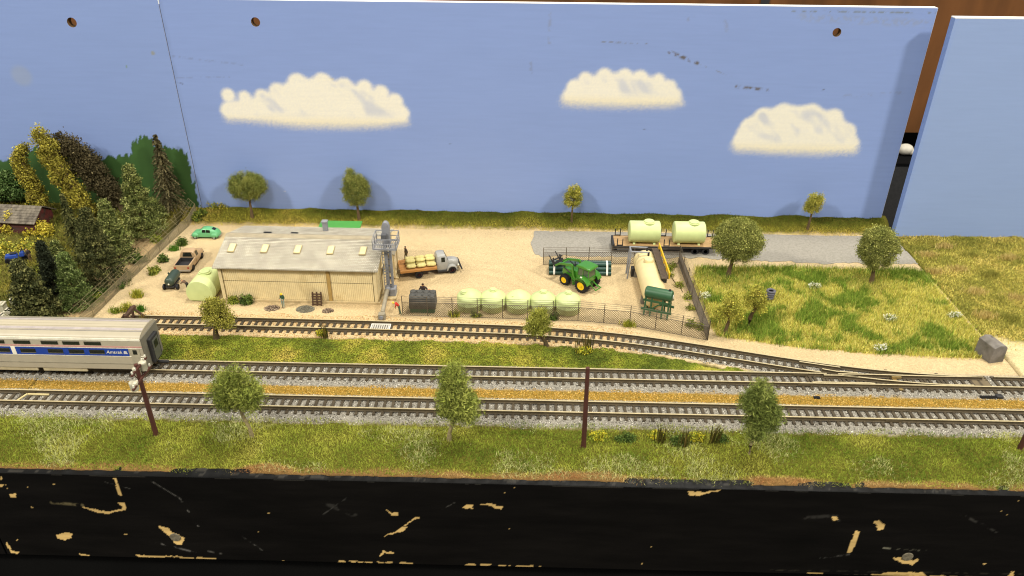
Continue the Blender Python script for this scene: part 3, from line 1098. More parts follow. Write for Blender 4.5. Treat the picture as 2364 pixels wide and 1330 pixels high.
# ---- front of the layout boards, black paint with chips down to the wood
YF = 25.76
CHIPS = [
    [(-18.713, 25.76, -0.426), (-18.585, 25.76, -0.395), (-18.575, 25.76, -1.482), (-18.733, 25.76, -1.542), (-18.736, 25.76, -0.994)],
    [(-20.715, 25.76, -2.303), (-19.903, 25.76, -2.504), (-19.516, 25.76, -2.605), (-18.952, 25.76, -2.416), (-18.737, 25.76, -2.296), (-18.88, 25.76, -1.964), (-18.563, 25.76, -1.926), (-18.634, 25.76, -2.463), (-18.981, 25.76, -2.531), (-19.595, 25.76, -2.75), (-20.142, 25.76, -2.625)],
    [(-22.509, 25.76, -4.276), (-21.957, 25.76, -4.05), (-21.654, 25.76, -4.099), (-21.782, 25.76, -4.401), (-22.155, 25.76, -4.594), (-22.442, 25.76, -4.483)],
    [(-23.943, 25.76, -1.566), (-23.592, 25.76, -1.555), (-23.66, 25.76, -1.835), (-23.942, 25.76, -1.816)],
    [(-23.975, 25.76, -0.424), (-23.891, 25.76, -0.475), (-23.974, 25.76, -0.666), (-24.055, 25.76, -0.668)], [(-24.155, 25.76, -0.969), (-23.941, 25.76, -0.935), (-24.127, 25.76, -1.132), (-24.191, 25.76, -1.079)],
    [(-17.348, 25.76, -3.427), (-16.889, 25.76, -3.616), (-16.736, 25.76, -3.875), (-16.235, 25.76, -4.184), (-16.427, 25.76, -4.699), (-16.711, 25.76, -4.739), (-16.89, 25.76, -4.295), (-17.123, 25.76, -3.918)],
    [(-25.139, 25.76, -4.725), (-25.018, 25.76, -5.146), (-25.098, 25.76, -5.393), (-24.658, 25.76, -5.501), (-24.829, 25.76, -5.63), (-25.125, 25.76, -5.61), (-25.174, 25.76, -5.029)],
    [(-18.929, 25.76, -5.486), (-18.236, 25.76, -5.555), (-16.831, 25.76, -5.505), (-16.894, 25.76, -5.6), (-18.265, 25.76, -5.679), (-18.836, 25.76, -5.637)], [(-21.702, 25.76, -5.491), (-21.236, 25.76, -5.598), (-21.305, 25.76, -5.693), (-21.672, 25.76, -5.613)],
    [(-24.495, 25.76, -4.583), (-24.395, 25.76, -4.67), (-24.587, 25.76, -4.737)], [(-19.129, 25.76, -4.044), (-18.903, 25.76, -4.066), (-19.109, 25.76, -4.132)], [(-11.988, 25.76, -2.391), (-11.746, 25.76, -2.411), (-11.882, 25.76, -2.501)],
    [(-6.27, 25.76, -2.038), (-6.102, 25.76, -2.229), (-5.775, 25.76, -2.19), (-5.747, 25.76, -2.387), (-5.994, 25.76, -2.423), (-6.187, 25.76, -2.288)],
    [(-5.548, 25.76, -3.095), (-5.24, 25.76, -2.74), (-4.98, 25.76, -2.475), (-4.776, 25.76, -2.469), (-4.74, 25.76, -2.553), (-5.049, 25.76, -2.62), (-5.464, 25.76, -3.063)],
    [(-6.721, 25.76, -3.892), (-6.071, 25.76, -3.518), (-5.591, 25.76, -3.125), (-5.427, 25.76, -3.119), (-5.524, 25.76, -3.354), (-6.121, 25.76, -3.637)],
    [(-6.865, 25.76, -5.187), (-6.665, 25.76, -4.786), (-6.543, 25.76, -4.842), (-6.062, 25.76, -4.886), (-6.238, 25.76, -4.983), (-6.637, 25.76, -4.966), (-6.785, 25.76, -5.246)],
    [(-2.767, 25.76, -1.758), (-2.44, 25.76, -1.526), (-2.201, 25.76, -1.574), (-2.364, 25.76, -1.718), (-2.226, 25.76, -1.852), (-2.527, 25.76, -1.834)],
    [(-1.94, 25.76, -1.538), (-1.379, 25.76, -1.465), (-1.12, 25.76, -1.595), (-0.86, 25.76, -1.614), (-0.94, 25.76, -1.839), (-1.201, 25.76, -1.792), (-1.38, 25.76, -1.631)],
    [(7.509, 25.76, -0.426), (8.329, 25.76, -0.428), (9.125, 25.76, -0.27), (8.534, 25.76, -0.502), (8.009, 25.76, -0.679), (7.577, 25.76, -0.666)],
    [(14.227, 25.76, -1.823), (14.457, 25.76, -1.787), (14.597, 25.76, -1.978), (14.412, 25.76, -2.04)],
    [(16.183, 25.76, -2.066), (16.483, 25.76, -2), (16.768, 25.76, -2.271), (16.778, 25.76, -2.554), (16.561, 25.76, -2.647), (16.42, 25.76, -2.227)],
    [(15.537, 25.76, -2.709), (15.728, 25.76, -2.76), (15.794, 25.76, -3.131), (15.725, 25.76, -4.069), (15.495, 25.76, -4.137), (15.486, 25.76, -3.461)],
    [(17.72, 25.76, -4.386), (18.092, 25.76, -4.403), (18.09, 25.76, -4.553), (18.755, 25.76, -4.59), (18.901, 25.76, -4.375), (18.933, 25.76, -4.644), (18.732, 25.76, -4.892), (18.301, 25.76, -4.817), (17.798, 25.76, -4.533)],
    [(16.96, 25.76, -5.66), (17.937, 25.76, -5.409), (19.389, 25.76, -5.418), (19.661, 25.76, -5.655), (18.458, 25.76, -5.823), (17.218, 25.76, -5.868)], [(23.511, 25.76, -5.515), (23.554, 25.76, -5.145), (23.696, 25.76, -5.201), (23.775, 25.76, -5.567)],
    [(22.014, 25.76, -4.685), (22.176, 25.76, -4.679), (22.132, 25.76, -4.802)]]
SCR = []
for a, b, w, hx, s in [((-17.065, 25.76, -0.483), (-15.898, 25.76, -1.592), .05, '6b6862', .7), ((-15.898, 25.76, -1.592), (-15.389, 25.76, -3.42), .06, '6b6862', .7), ((-19.214, 25.76, -0.656), (-18.106, 25.76, -1.056), .04, '5a5852', .6), ((-22.046, 25.76, -2.064), (-20.642, 25.76, -2.188), .16, '6d6346', .7), ((-13.461, 25.76, -3.942), (-12.575, 25.76, -4.96), .06, '55534e', .6), ((-9.547, 25.76, -2.652), (-8.085, 25.76, -1.346), .05, '4a4844', .6), ((-8.938, 25.76, -1.788), (-7.789, 25.76, -2.453), .25, '35332f', .7), ((13.097, 25.76, -1.915), (14.445, 25.76, -1.732), .2, '35332f', .7), ((14.603, 25.76, -2.006), (14.954, 25.76, -2.7), .12, '3a3833', .7), ((19.965, 25.76, -1.415), (21.988, 25.76, -2.551), .12, '45433e', .6), ((-3.08, 25.76, -1.464), (-3.907, 25.76, -2.102), .04, '5a5852', .7), ((-17.696, 25.76, -4.592), (-15.919, 25.76, -5.228), .1, '6d6a64', .7), ((-15.257, 25.76, -5.114), (-14.648, 25.76, -5.276), .1, '5d5a54', .7), ((17.122, 25.76, -3.785), (19.185, 25.76, -3.92), .1, '85826f', .7), ((14.338, 25.76, -4.565), (15.61, 25.76, -4.281), .1, '55534e', .6), ((10.515, 25.76, -5.832), (16.761, 25.76, -5.698), .06, '6a6450', .7), ((12.134, 25.76, -5.495), (24.193, 25.76, -5.337), .1, '2b2820', .8)]:
    SCR.append((a[0], a[2], b[0], b[2], w, hx, s))
WOOD = np.array(lin('cfae6e'))


def fascia_paint(x, z):
    n = fnoise(x * .3, z * 1.5, 1.0, 301)
    c = np.array([[.0040, .0034, .0028]]) * (.7 + .8 * n[:, None])
    c = scuffs(c, x, z, SCR)
    jx = (fnoise(x, z, 7, 310) - .5) * .12
    jz = (fnoise(x, z, 7, 320) - .5) * .12
    for poly in CHIPS:
        pp = [px2(p) for p in poly]
        cx = sum(p[0] for p in pp) / len(pp)
        cz = sum(p[1] for p in pp) / len(pp)
        loc = np.hypot(x - cx, z - cz) < 2.2
        ins = np.zeros(x.shape, bool)
        ins[loc] = inpoly(x[loc] + jx[loc], z[loc] + jz[loc], pp)
        c[ins] = WOOD * (.88 + .25 * n[ins][:, None])
    # flecks, wood showing along the lower arris, thin highlights painted along the top one
    sp = vnoise(x, z, 9, 330)
    big = fnoise(x, z, .45, 331)
    fleck = (sp > .978) & (big > .62)
    c[fleck] = WOOD * .8
    lowr = (z < -5.6 + .12 * (vnoise(x, z, 3.3, 345) - .35)) & (fnoise(x, z * .3, .5, 340) > .61) & (vnoise(x, z, 6, 346) > .3)
    c[lowr] = WOOD * .75
    top = (z > -.315) & (fnoise(x, z * 2, .8, 350) > .55)
    c[top] = np.array(lin('3b3934'))
    return c


def fascia(label, x0, x1):
    t = thing('layout_front', label, 'board', (0, 0, 0))
    MB().box(((x0 + x1) / 2, YF + .2, -2.98), (x1 - x0, .4, 5.4)).build('board', darkvoid, t)
    st = .055
    nx = int((x1 - x0) / st) + 1
    nz = int(5.4 / st) + 1
    X, Z = np.meshgrid(np.linspace(x0, x1, nx), np.linspace(-5.68, -.28, nz))
    xx, zz = X.ravel(), Z.ravel()
    c = fascia_paint(xx, zz)
    v = np.stack([xx, np.full_like(xx, YF - .005), zz], 1)
    I = np.arange(nx * nz).reshape(nz, nx)
    f = np.stack([I[:-1, :-1].ravel(), I[:-1, 1:].ravel(), I[1:, 1:].ravel(), I[1:, :-1].ravel()], 1)
    mesh_np('painted_face', v, f, blackm, c, t, True)
    # crumbly black top edge between the fascia and the turf
    st = .07
    nx = int((x1 - x0) / st) + 1
    ys = np.array([YF - .004, YF + .03, YF + .12, YF + .22, YF + .32, YF + .45])
    X, Y = np.meshgrid(np.linspace(x0, x1, nx), ys)
    xx, yy = X.ravel(), Y.ravel()
    k = (yy - YF) / .45
    zz = -.26 + .12 * sstep(0, 1, k) + (fnoise(xx, yy, 2.4, 360) - .45) * .14 * sstep(.05, .4, k)
    cc = np.array([[.006, .006, .006]]) * np.ones((len(xx), 1))
    gl = (fnoise(xx, yy * 2, 2.6, 370) > .66) & (k > .15)
    cc[gl] = np.array(lin('302e2a'))
    I = np.arange(len(xx)).reshape(len(ys), nx)
    f = np.stack([I[:-1, :-1].ravel(), I[:-1, 1:].ravel(), I[1:, 1:].ravel(), I[1:, :-1].ravel()], 1)
    mesh_np('top_edge', np.stack([xx, yy, zz], 1), f, blackm, cc, t)
    return t


fm = fascia('black painted front board of the layout with chipped paint', -25.32, XR - .05)
for hx in ((-16.659, 25.76, -4.198), (18.38, 25.76, -4.333)):
    b = MB()
    b.lathe([(.02, -.03), (.24, -.03), (.27, .0), (.26, .02), (.02, .02)], 20, (0, 0, 0), 'y')
    b.build('bolt_plug', mat('plug_wood', '6d6552', rough=.7, var=.4, scale=6, bump=.5), fm, 40, loc=(hx[0], YF - .01, hx[2]))
fascia('black front board of the neighbouring layout section at the left edge', -45, -25.42)
fascia('black front board of the neighbouring section right of the meadow', XR + .05, 44)
# black skirt below
sk = MB()
rows = []
xs = np.linspace(-50, 50, 260)
for z in (-5.4, -9, -14, -40):
    rows.append([(xx, YF + .55 + .25 * math.sin(xx * .6) * min(1, (-5.4 - z) / 6) + .12 * math.sin(xx * 1.7 + z), z) for xx in xs])
sk.loft(rows, False, False)
skm = bpy.data.materials.new('black_skirt_weave')
skm.use_nodes = True
_n = skm.node_tree.nodes
_l = skm.node_tree.links
_w = _n.new('ShaderNodeTexWave')
_w.inputs['Scale'].default_value = 900
_w.bands_direction = 'DIAGONAL'
_t = _n.new('ShaderNodeTexCoord')
_l.new(_t.outputs['Object'], _w.inputs['Vector'])
_r = _n.new('ShaderNodeMix')
_r.data_type = 'RGBA'
_r.inputs['A'].default_value = (.002, .002, .002, 1)
_r.inputs['B'].default_value = (.008, .0077, .007, 1)
_l.new(_w.outputs['Fac'], _r.inputs['Factor'])
_l.new(_r.outputs['Result'], _n['Principled BSDF'].inputs['Base Color'])
_n['Principled BSDF'].inputs['Roughness'].default_value = .9
_n['Principled BSDF'].inputs['Specular IOR Level'].default_value = .05
tag(sk.build('table_skirt', skm, None, 60), 'black woven cloth skirt hanging under the front board', 'skirt')

# ------------------------------------------------------------------ tracks
GA = .44            # half gauge
TIE = MB().box((0, 0, .035), (.16, 1.5, .09), top=(.9, .985))
_tie0 = TIE.build('tie', tiem)
_tie_mesh = _tie0.data
bpy.data.objects.remove(_tie0)
_spk = MB()
for s in (-1, 1):
    for e in (-1, 1):
        _spk.box((0, s * GA + e * .085, .098), (.10, .07, .04), top=(.7, .7))
_spk0 = _spk.build('spike', railm)
_spike_mesh = _spk0.data
bpy.data.objects.remove(_spk0)
RAILP = [(-.075, .08), (.075, .08), (.07, .1), (.022, .125), (.022, .215), (.042, .23), (.042, .262), (-.042, .262), (-.042, .23), (-.022, .215), (-.022, .125), (-.07, .1)]


def rail(path, name, parent, dz=0.0):
    """bullhead section swept along the path, with its bright running surface as a child"""
    path = [Vector((p[0], p[1], 0)) for p in path]
    rings = []
    tops = []
    for i, p in enumerate(path):
        d = (path[min(i + 1, len(path) - 1)] - path[max(i - 1, 0)]).normalized()
        nr = Vector((-d.y, d.x, 0))
        rings.append([p + nr * q[0] + Vector((0, 0, q[1] + dz)) for q in RAILP])
        tops.append([p + nr * q[0] + Vector((0, 0, q[1] + dz)) for q in ((-.04, .2645), (.04, .2645), (.04, .255), (-.04, .255))])
    o = MB().loft(rings).build(name, railm, parent)
    MB().loft(tops).build('rail_head', railtop, o)
    return o


def offset(path, d):
    out = []
    for i, p in enumerate(path):
        a = path[max(i - 1, 0)]
        b = path[min(i + 1, len(path) - 1)]
        L = math.hypot(b[0] - a[0], b[1] - a[1])
        out.append((p[0] - (b[1] - a[1]) / L * d, p[1] + (b[0] - a[0]) / L * d))
    return out


def put_tie(t, x, y, a, sc=1.0, jit=1.0):
    r = random.Random(int(x * 1000 + y * 77))
    o = bpy.data.objects.new('tie', _tie_mesh)
    COL.objects.link(o)
    o.parent = t
    o.location = ((x + r.uniform(-.015, .015) * jit) * S, (y + r.uniform(-.02, .02) * jit) * S, r.uniform(-.01, .004) * S)
    o.rotation_euler = (0, 0, a + r.uniform(-.02, .02) * jit)
    o.scale = (1, sc, 1)
    return o


def spikes(t, pts, name='rail_clips'):
    vs, fs = [], []
    base = np.array([v.co[:] for v in _spike_mesh.vertices]) / S
    fc = np.array([list(p.vertices) for p in _spike_mesh.polygons])
    V, F = [], []
    for k, (x, y, a) in enumerate(pts):
        c, s = math.cos(a), math.sin(a)
        V.append(np.stack([x + base[:, 0] * c - base[:, 1] * s, y + base[:, 0] * s + base[:, 1] * c, base[:, 2]], 1))
        F.append(fc + k * len(base))
    o = mesh_np(name, np.concatenate(V), np.concatenate(F), railm, None, t)
    o['kind'] = 'stuff'
    return o


def straight_track(label, y, x0, x1, joints, skip=None, sp=.437):
    t = thing('railway_track', label, 'railway track', (0, 0, 0))
    rail([(x0 + (x1 - x0) * k / 8, y - GA) for k in range(9)], 'rail', t)
    if skip is None:
        rail([(x0 + (x1 - x0) * k / 8, y + GA) for k in range(9)], 'rail', t)
    else:
        rail([(x0, y + GA), (0, y + GA), (skip[0], y + GA)], 'rail', t)
        rail([(skip[1], y + GA), (x1, y + GA)], 'rail', t)
    n = int((x1 - x0) / sp)
    pts = []
    for k in range(n):
        x = x0 + (k + .5) * sp
        put_tie(t, x, y, 0)
        pts.append((x, y, 0))
    spikes(t, pts)
    jm = MB().box((0, 0, .14), (.78, .05, .09), top=(1, .6))
    j0 = None
    for jx in joints:
        for s in (-1, 1):
            for e in (-1, 1):
                if j0 is None:
                    j0 = jm.build('joint_bar', railm, t, loc=(jx, y + s * GA + e * .062, 0))
                else:
                    share(j0, 'joint_bar', t, (jx, y + s * GA + e * .062, 0))
    return t


tA = straight_track('straight railway track nearest the viewer', T1, -44, 42, (-25.6, -4.3, 18.4))
tB = straight_track('straight middle railway track with the silver train on it', T2, -44, 42, (-25.7, -2.0, 1.6, 14.9), skip=(16.3, 25.2))
# light coloured spacer at the board joint, seen on the near track
sp_ = thing('track_spacer', 'pale plastic spacer laid in the near track at the board joint', 'track spacer', (-25.0, T1, .0))
MB().box((0, .28, .10), (1.1, .08, .06)).build('strip', mat('cream_spacer', 'c9b987', rough=.5), sp_)
MB().box((-.7, .02, .10), (.08, .6, .05), rot=(0, 0, -20)).build('cross_strip', MATS['cream_spacer'], sp_)

sid = thing('railway_track', 'siding track curving from the buffer stop to the points', 'railway track', (0, 0, 0))
cl = []
for i in range(len(SID) - 1):
    (xa, ya), (xb, yb) = SID[i], SID[i + 1]
    k = max(2, int((xb - xa) / .8))
    for j in range(k):
        cl.append((xa + (xb - xa) * j / k, ya + (yb - ya) * j / k))
cl.append(SID[-1])
# smooth the polyline so that the rails bend gently
P = np.array(cl)
for _ in range(6):
    P[1:-1] = (P[:-2] + 2 * P[1:-1] + P[2:]) / 4
cl = [tuple(p) for p in P]
rail(offset(cl, GA), 'rail', sid)
fr = [p for p in offset(cl, -GA) if p[0] < 16.4]
rail(fr, 'rail', sid)
acc = 0
pts = []
for i in range(len(cl) - 1):
    (xa, ya), (xb, yb) = cl[i], cl[i + 1]
    L = math.hypot(xb - xa, yb - ya)
    while acc < L:
        f = acc / L
        x, y = xa + (xb - xa) * f, ya + (yb - ya) * f
        a = math.atan2(yb - ya, xb - xa)
        if x < 15.2:
            put_tie(sid, x, y, a)
            pts.append((x, y, a))
        acc += .425
    acc -= L
spikes(sid, pts)
# points: frog, wing and guard rails, switch blades, throw bar
pt = thing('track_points', 'railway points where the siding joins the middle track', 'points', (0, 0, 0))
frog = (16.55, T2 + GA)
rail([(16.9, T2 + GA - .02), (18.6, T2 + GA - .0), (20.4, T2 + GA - .03), (22.3, T2 + GA - .05), (24.6, T2 + GA - .03)], 'closure_rail', pt)
inner = [p for p in offset(cl, -GA) if 16.3 < p[0] < 24.3]
inner = [(p[0], max(p[1], T2 - GA + .09)) for p in inner]
rail(inner, 'closure_rail', pt)
rail([(16.1, T2 + GA - .14), (17.0, T2 + GA - .14), (17.9, T2 + GA - .28)], 'wing_rail', pt)
rail([(16.2, T2 + GA + .42), (16.9, T2 + GA + .22), (18.0, T2 + GA + .11)], 'wing_rail', pt)
rail([(15.3, T2 - GA + .1), (15.6, T2 - GA + .13), (18.3, T2 - GA + .13), (18.6, T2 - GA + .1)], 'guard_rail', pt, -.02)
gr = [p for p in offset(cl, GA - .14) if 14.9 < p[0] < 18.2]
rail(gr, 'guard_rail', pt, -.01)
MB().box((19.9, T2 + .18, .06), (.2, 1.7, .06)).build('throw_bar', mat('brass_contact', 'a58f5e', rough=.4, metal=.6), pt)
MB().box((20.0, T2 + .33, .16), (.5, .12, .12)).build('contact_block', MATS['brass_contact'], pt)
MB().box((24.4, T2 + .1, .03), (.9, 1.1, .09)).build('point_plate', mat('point_plate', '6d6048', rough=.7), pt)
for k in range(9):
    x = 15.4 + k * .437 * 2
    yc = (T2 + float(sid_y(x))) / 2
    o = put_tie(pt, x, yc + .1, 0, 1.25 if x < 20 else 1.06, 0)
    o.name = 'long_tie'
# slots in the ballast for the point motor and a ballast hole
blk = mat('black_slot', '050505', rough=.95)
for lab, loc, sx in [('black slot of the point motor in the ballast at the right', (24.386, 32.647, -0.05), 1.05), ('small black hole in the ballast edge near the points', (15.332, 32.394, -0.2), .34)]:
    t = thing('slot', lab, 'slot', (loc[0], loc[1], hz1(loc[0], loc[1])))
    MB().box((0, 0, .0), (sx, .2, .12)).build('recess', blk, t, bevel=.03)
    if sx > .5:
        MB().box((sx / 2 - .02, .06, .03), (.34, .3, .14)).build('bracket', gunm, t, bevel=.03)

# buffer stop of brown timber at the end of the siding
bs = thing('buffer_stop', 'brown timber buffer stop at the end of the siding', 'buffer stop', (-23.3, 38.1, 0))
for s in (-1, 1):
    MB().cyl((-.75, s * .42, .02), (-.1, s * .42, .85), .075, .07, 6).build('brace', woodbrown, bs)
    MB().cyl((.75, s * .42, .02), (-.1, s * .42, .85), .075, .07, 6).build('brace', woodbrown, bs)
    MB().box((-.1, s * .42, .43), (.12, .12, .84)).build('post', woodbrown, bs)
MB().box((.02, 0, .78), (.16, 1.2, .2)).build('beam', woodbrown, bs, bevel=.015)
MB().box((-.75, 0, .05), (.16, 1.2, .1)).build('sill', woodbrown, bs)

# white grate between the rails under the loading spout
c = (-8.493, 38.205, 0.15)
t = thing('grate', 'white slatted grate lying between the rails of the siding', 'grate', (c[0], float(sid_y(c[0])), .06))
gm = mat('white_grate', 'd6d2c6', rough=.6)
for s in (-1, 1):
    MB().box((0, s * .3, .05), (1.16, .06, .07)).build('frame_bar', gm, t)
    MB().box((s * .55, 0, .05), (.06, .54, .07)).build('frame_bar', gm, t)
for k in range(8):
    MB().box((-.46 + k * .131, 0, .04), (.07, .54, .04)).build('slat', mat('grey_slat', 'b8b4a8', rough=.6), t)
MB().box((0, 0, .01), (1.1, .54, .02)).build('pit', mat('pit_dark', '6f6c66', rough=.9), t)


# ------------------------------------------------------------------ wire fences
def fence(label, path, h, sp, m, pm, outrig=0.0, strands=3, group='wire fences', mesh_frac=.7, wire=.013, dia=.135, zf=None):
    t = thing('chain_link_fence', label, 'fence', (path[0][0], path[0][1], 0))
    ox, oy = path[0][0], path[0][1]
    zz = lambda x, y: (zf(x, y) if zf else 0.0)
    for i in range(len(path) - 1):
        a = Vector((path[i][0], path[i][1], 0))
        b = Vector((path[i + 1][0], path[i + 1][1], 0))
        L = (b - a).length
        d = (b - a) / L
        nr = Vector((-d.y, d.x, 0))
        nb = max(1, round(L / sp))
        for k in range(nb + 1):
            if k == 0 and i > 0:
                continue
            p = a + d * (L * k / nb)
            z = zz(p.x, p.y)
            q = Vector((p.x - ox, p.y - oy, z))
            mb_ = MB().cyl(q - Vector((0, 0, .1)), q + Vector((0, 0, h * (mesh_frac + .02 if outrig else 1))), .024, n=6)
            if outrig:
                mb_.cyl(q + Vector((0, 0, h * mesh_frac)), q + nr * outrig + Vector((0, 0, h)), .018, n=5)
            mb_.build('post', pm, t)
        for s in range(strands):
            f = mesh_frac + (1 - mesh_frac) * (s + 1) / strands
            o2 = outrig * (f - mesh_frac) / (1 - mesh_frac)
            pp = [a + d * (L * k / nb) for k in range(nb + 1)]
            MB().tube([(p.x - ox + nr.x * o2, p.y - oy + nr.y * o2, zz(p.x, p.y) + h * f) for p in pp], wire * .9, 4).build('strand', m, t)
        mh = h * mesh_frac
        for k in range(nb):
            w = L / nb
            s0 = L * k / nb
            mp = MB()
            p0 = a + d * s0
            p1 = a + d * (s0 + w)
            z0, z1 = zz(p0.x, p0.y), zz(p1.x, p1.y)

            def PT(u, v):
                p = a + d * (s0 + u)
                return (p.x - ox, p.y - oy, z0 + (z1 - z0) * u / w + v)
            nd = int((w + mh) / dia)
            for sgn in (1, -1):
                for j in range(nd + 1):
                    c0 = j * dia - mh
                    u0, v0, u1, v1 = c0, 0.0, c0 + mh, mh
                    if u0 < 0:
                        v0 -= u0
                        u0 = 0
                    if u1 > w:
                        v1 -= u1 - w
                        u1 = w
                    if u1 - u0 < .01:
                        continue
                    if sgn < 0:
                        v0, v1 = mh - v0, mh - v1
                    mp.cyl(PT(u0, v0), PT(u1, v1), wire, n=3, cap=False)
            mp.cyl(PT(0, mh), PT(w, mh), wire * 1.5, n=4)
            mp.cyl(PT(0, .02), PT(w, .02), wire * 1.2, n=4)
            mp.build('mesh_panel', m, t)
    return t


FA = [(-7.407, 39.492, 0), (3.184, 39.228, 0), (6.237, 38.856, 0), (10.585, 37.392, 0)]
FB = [(10.585, 37.392, 0), (10.429, 46.799, 0)]
FC = [(10.429, 46.799, 0), (1.177, 46.27, 0)]
fence('wire mesh fence in front of the five domed green tanks', FA, 1.36, 1.55, fencem, fencem)
fence('wire mesh fence between the tank yard and the meadow', FB, 1.36, 1.55, fencem, fencem)
fence('wire mesh fence behind the green tractor beside the grey road', FC, 1.3, 1.55, fencem, fencem)
FL = [(-24.95, 52.7), (-25.35, 48.5), (-25.75, 43), (-26.05, 37.35)]
fence('brass wire fence running back along the left edge of the yard', FL, 1.15, 1.4, brassm, brassm, outrig=-.42, mesh_frac=.62, zf=lambda x, y: hz1(x, y), dia=.125)
FD = [(-26.0, 37.3), (-24.2, 37.22), (-22.9, 37.2)]
fence('short brass wire fence in front of the buffer stop', FD, .72, 1.1, brassm, brassm, mesh_frac=.25, strands=3)

# ------------------------------------------------------------------ warehouse
wallm = mat('cream_siding', 'e0cfa2', rough=.65, var=.07, scale=2.5, bump=.06, col2='c2ab78', mix_lo=.55, mix_hi=.8, spec=.3)
trimm = mat('cream_trim', 'd2c094', rough=.65, var=.1, scale=3)
postm = mat('ochre_post', 'a88a4f', rough=.7, var=.12, scale=3)
foundm = mat('concrete_cream', 'b7a37a', rough=.85, var=.15, scale=5, bump=.2)
roofm = bpy.data.materials.new('weathered_shingles')
roofm.use_nodes = True
_n = roofm.node_tree.nodes
_l = roofm.node_tree.links
_t = _n.new('ShaderNodeTexCoord')
_bk = _n.new('ShaderNodeTexBrick')
_bk.inputs['Scale'].default_value = 100
_bk.inputs['Brick Width'].default_value = .135
_bk.inputs['Row Height'].default_value = .13
_bk.inputs['Mortar Size'].default_value = .014
_bk.inputs['Color1'].default_value = (*lin('d0c9b6'), 1)
_bk.inputs['Color2'].default_value = (*lin('b1aa98'), 1)
_bk.inputs['Mortar'].default_value = (*lin('6f685a'), 1)
_l.new(_t.outputs['Object'], _bk.inputs['Vector'])
_nz = _n.new('ShaderNodeTexNoise')
_nz.inputs['Scale'].default_value = 160
_nz.inputs['Detail'].default_value = 6
_l.new(_t.outputs['Object'], _nz.inputs['Vector'])
_nf = _n.new('ShaderNodeTexNoise')
_nf.inputs['Scale'].default_value = 1100
_l.new(_t.outputs['Object'], _nf.inputs['Vector'])
_ad = _n.new('ShaderNodeMath')
_ad.operation = 'MULTIPLY'
_l.new(_nz.outputs[0], _ad.inputs[0])
_l.new(_nf.outputs[0], _ad.inputs[1])
_mr = _n.new('ShaderNodeMapRange')
_mr.inputs['From Min'].default_value = .12
_mr.inputs['From Max'].default_value = .38
_mr.inputs['To Min'].default_value = .72
_mr.inputs['To Max'].default_value = 1.18
_l.new(_ad.outputs[0], _mr.inputs['Value'])
_vs = _n.new('ShaderNodeVectorMath')
_vs.operation = 'SCALE'
_l.new(_bk.outputs['Color'], _vs.inputs[0])
_l.new(_mr.outputs[0], _vs.inputs['Scale'])
_l.new(_vs.outputs[0], _n['Principled BSDF'].inputs['Base Color'])
_n['Principled BSDF'].inputs['Roughness'].default_value = .85
_n['Principled BSDF'].inputs['Specular IOR Level'].default_value = .2
_bp = _n.new('ShaderNodeBump')
_bp.inputs['Strength'].default_value = .5
_bp.inputs['Distance'].default_value = .0003
_l.new(_bk.outputs['Fac'], _bp.inputs['Height'])
_bp.invert = True
_l.new(_bp.outputs[0], _n['Principled BSDF'].inputs['Normal'])

wh = thing('warehouse', 'long cream corrugated warehouse with grey shingle roof and five skylights', 'building', (-13.93, 43.5, 0), -.6)
HLn, HD = 4.87, 2.65
ZE, ZR = 2.42, 3.24
MB().box((0, 0, .06), (2 * HLn + .28, 2 * HD + .3, .18)).build('foundation', foundm, wh, bevel=.02)
core = MB()
core.prism([(-HD + .03, .14), (HD - .03, .14), (HD - .03, ZE), (0, ZR - .06), (-HD + .03, ZE)], -HLn + .03, HLn - .03, 'yz')
core.build('wall', trimm, wh)


def ribbed(x0, x1, z0, z1, y, sp, d=.03, axis='x'):
    m = MB()
    n = max(1, int(round((x1 - x0) / sp)))
    st = (x1 - x0) / n
    row = []
    for k in range(n):
        a = x0 + k * st
        row += [(a, 0), (a + st * .5, 0), (a + st * .6, -d), (a + st * .9, -d)]
    row.append((x1, 0))
    lo = [(p[0], y + p[1], z0) for p in row]
    hi = [(p[0], y + p[1], z1) for p in row]
    if axis == 'y':
        lo = [(-p[1], p[0], p[2]) for p in lo]
        hi = [(-p[1], p[0], p[2]) for p in hi]
    m.loft([lo, hi], False, False)
    return m


YW = -HD
for x0, x1 in ((-HLn + .24, 1.78), (2.02, HLn - .26)):
    ribbed(x0, x1, .16, 1.40, YW, .118).build('siding_panel', wallm, wh)
    ribbed(x0, x1, 1.425, ZE - .02, YW, .118).build('siding_panel', wallm, wh)
    MB().box(((x0 + x1) / 2, YW + .005, 1.412), (x1 - x0, .03, .03)).build('seam_strip', mat('dark_seam', '6b5c3a', rough=.8), wh)
MB().box((1.9, YW - .03, 1.28), (.2, .1, 2.26)).build('post', postm, wh, bevel=.01)
for x in (-HLn + .11, HLn - .12):
    MB().box((x, YW - .02, 1.28), (.2, .1, 2.26)).build('corner_board', trimm, wh, bevel=.01)
    MB().box((x + (.115 if x < 0 else -.115), YW - .0, 1.28), (.03, .06, 2.26)).build('dark_edge', MATS['dark_seam'], wh)
ribbed(-HD + .2, HD - .2, .16, 1.40, -HLn - .0, .118, axis='y').build('siding_panel', wallm, wh)
ribbed(-HD + .2, HD - .2, 1.425, 2.4, -HLn - .0, .118, axis='y').build('siding_panel', wallm, wh)
for y in (-HD + .1, HD - .1):
    MB().box((HLn - .01, y, 1.28), (.1, .2, 2.26)).build('corner_board', trimm, wh, bevel=.01)
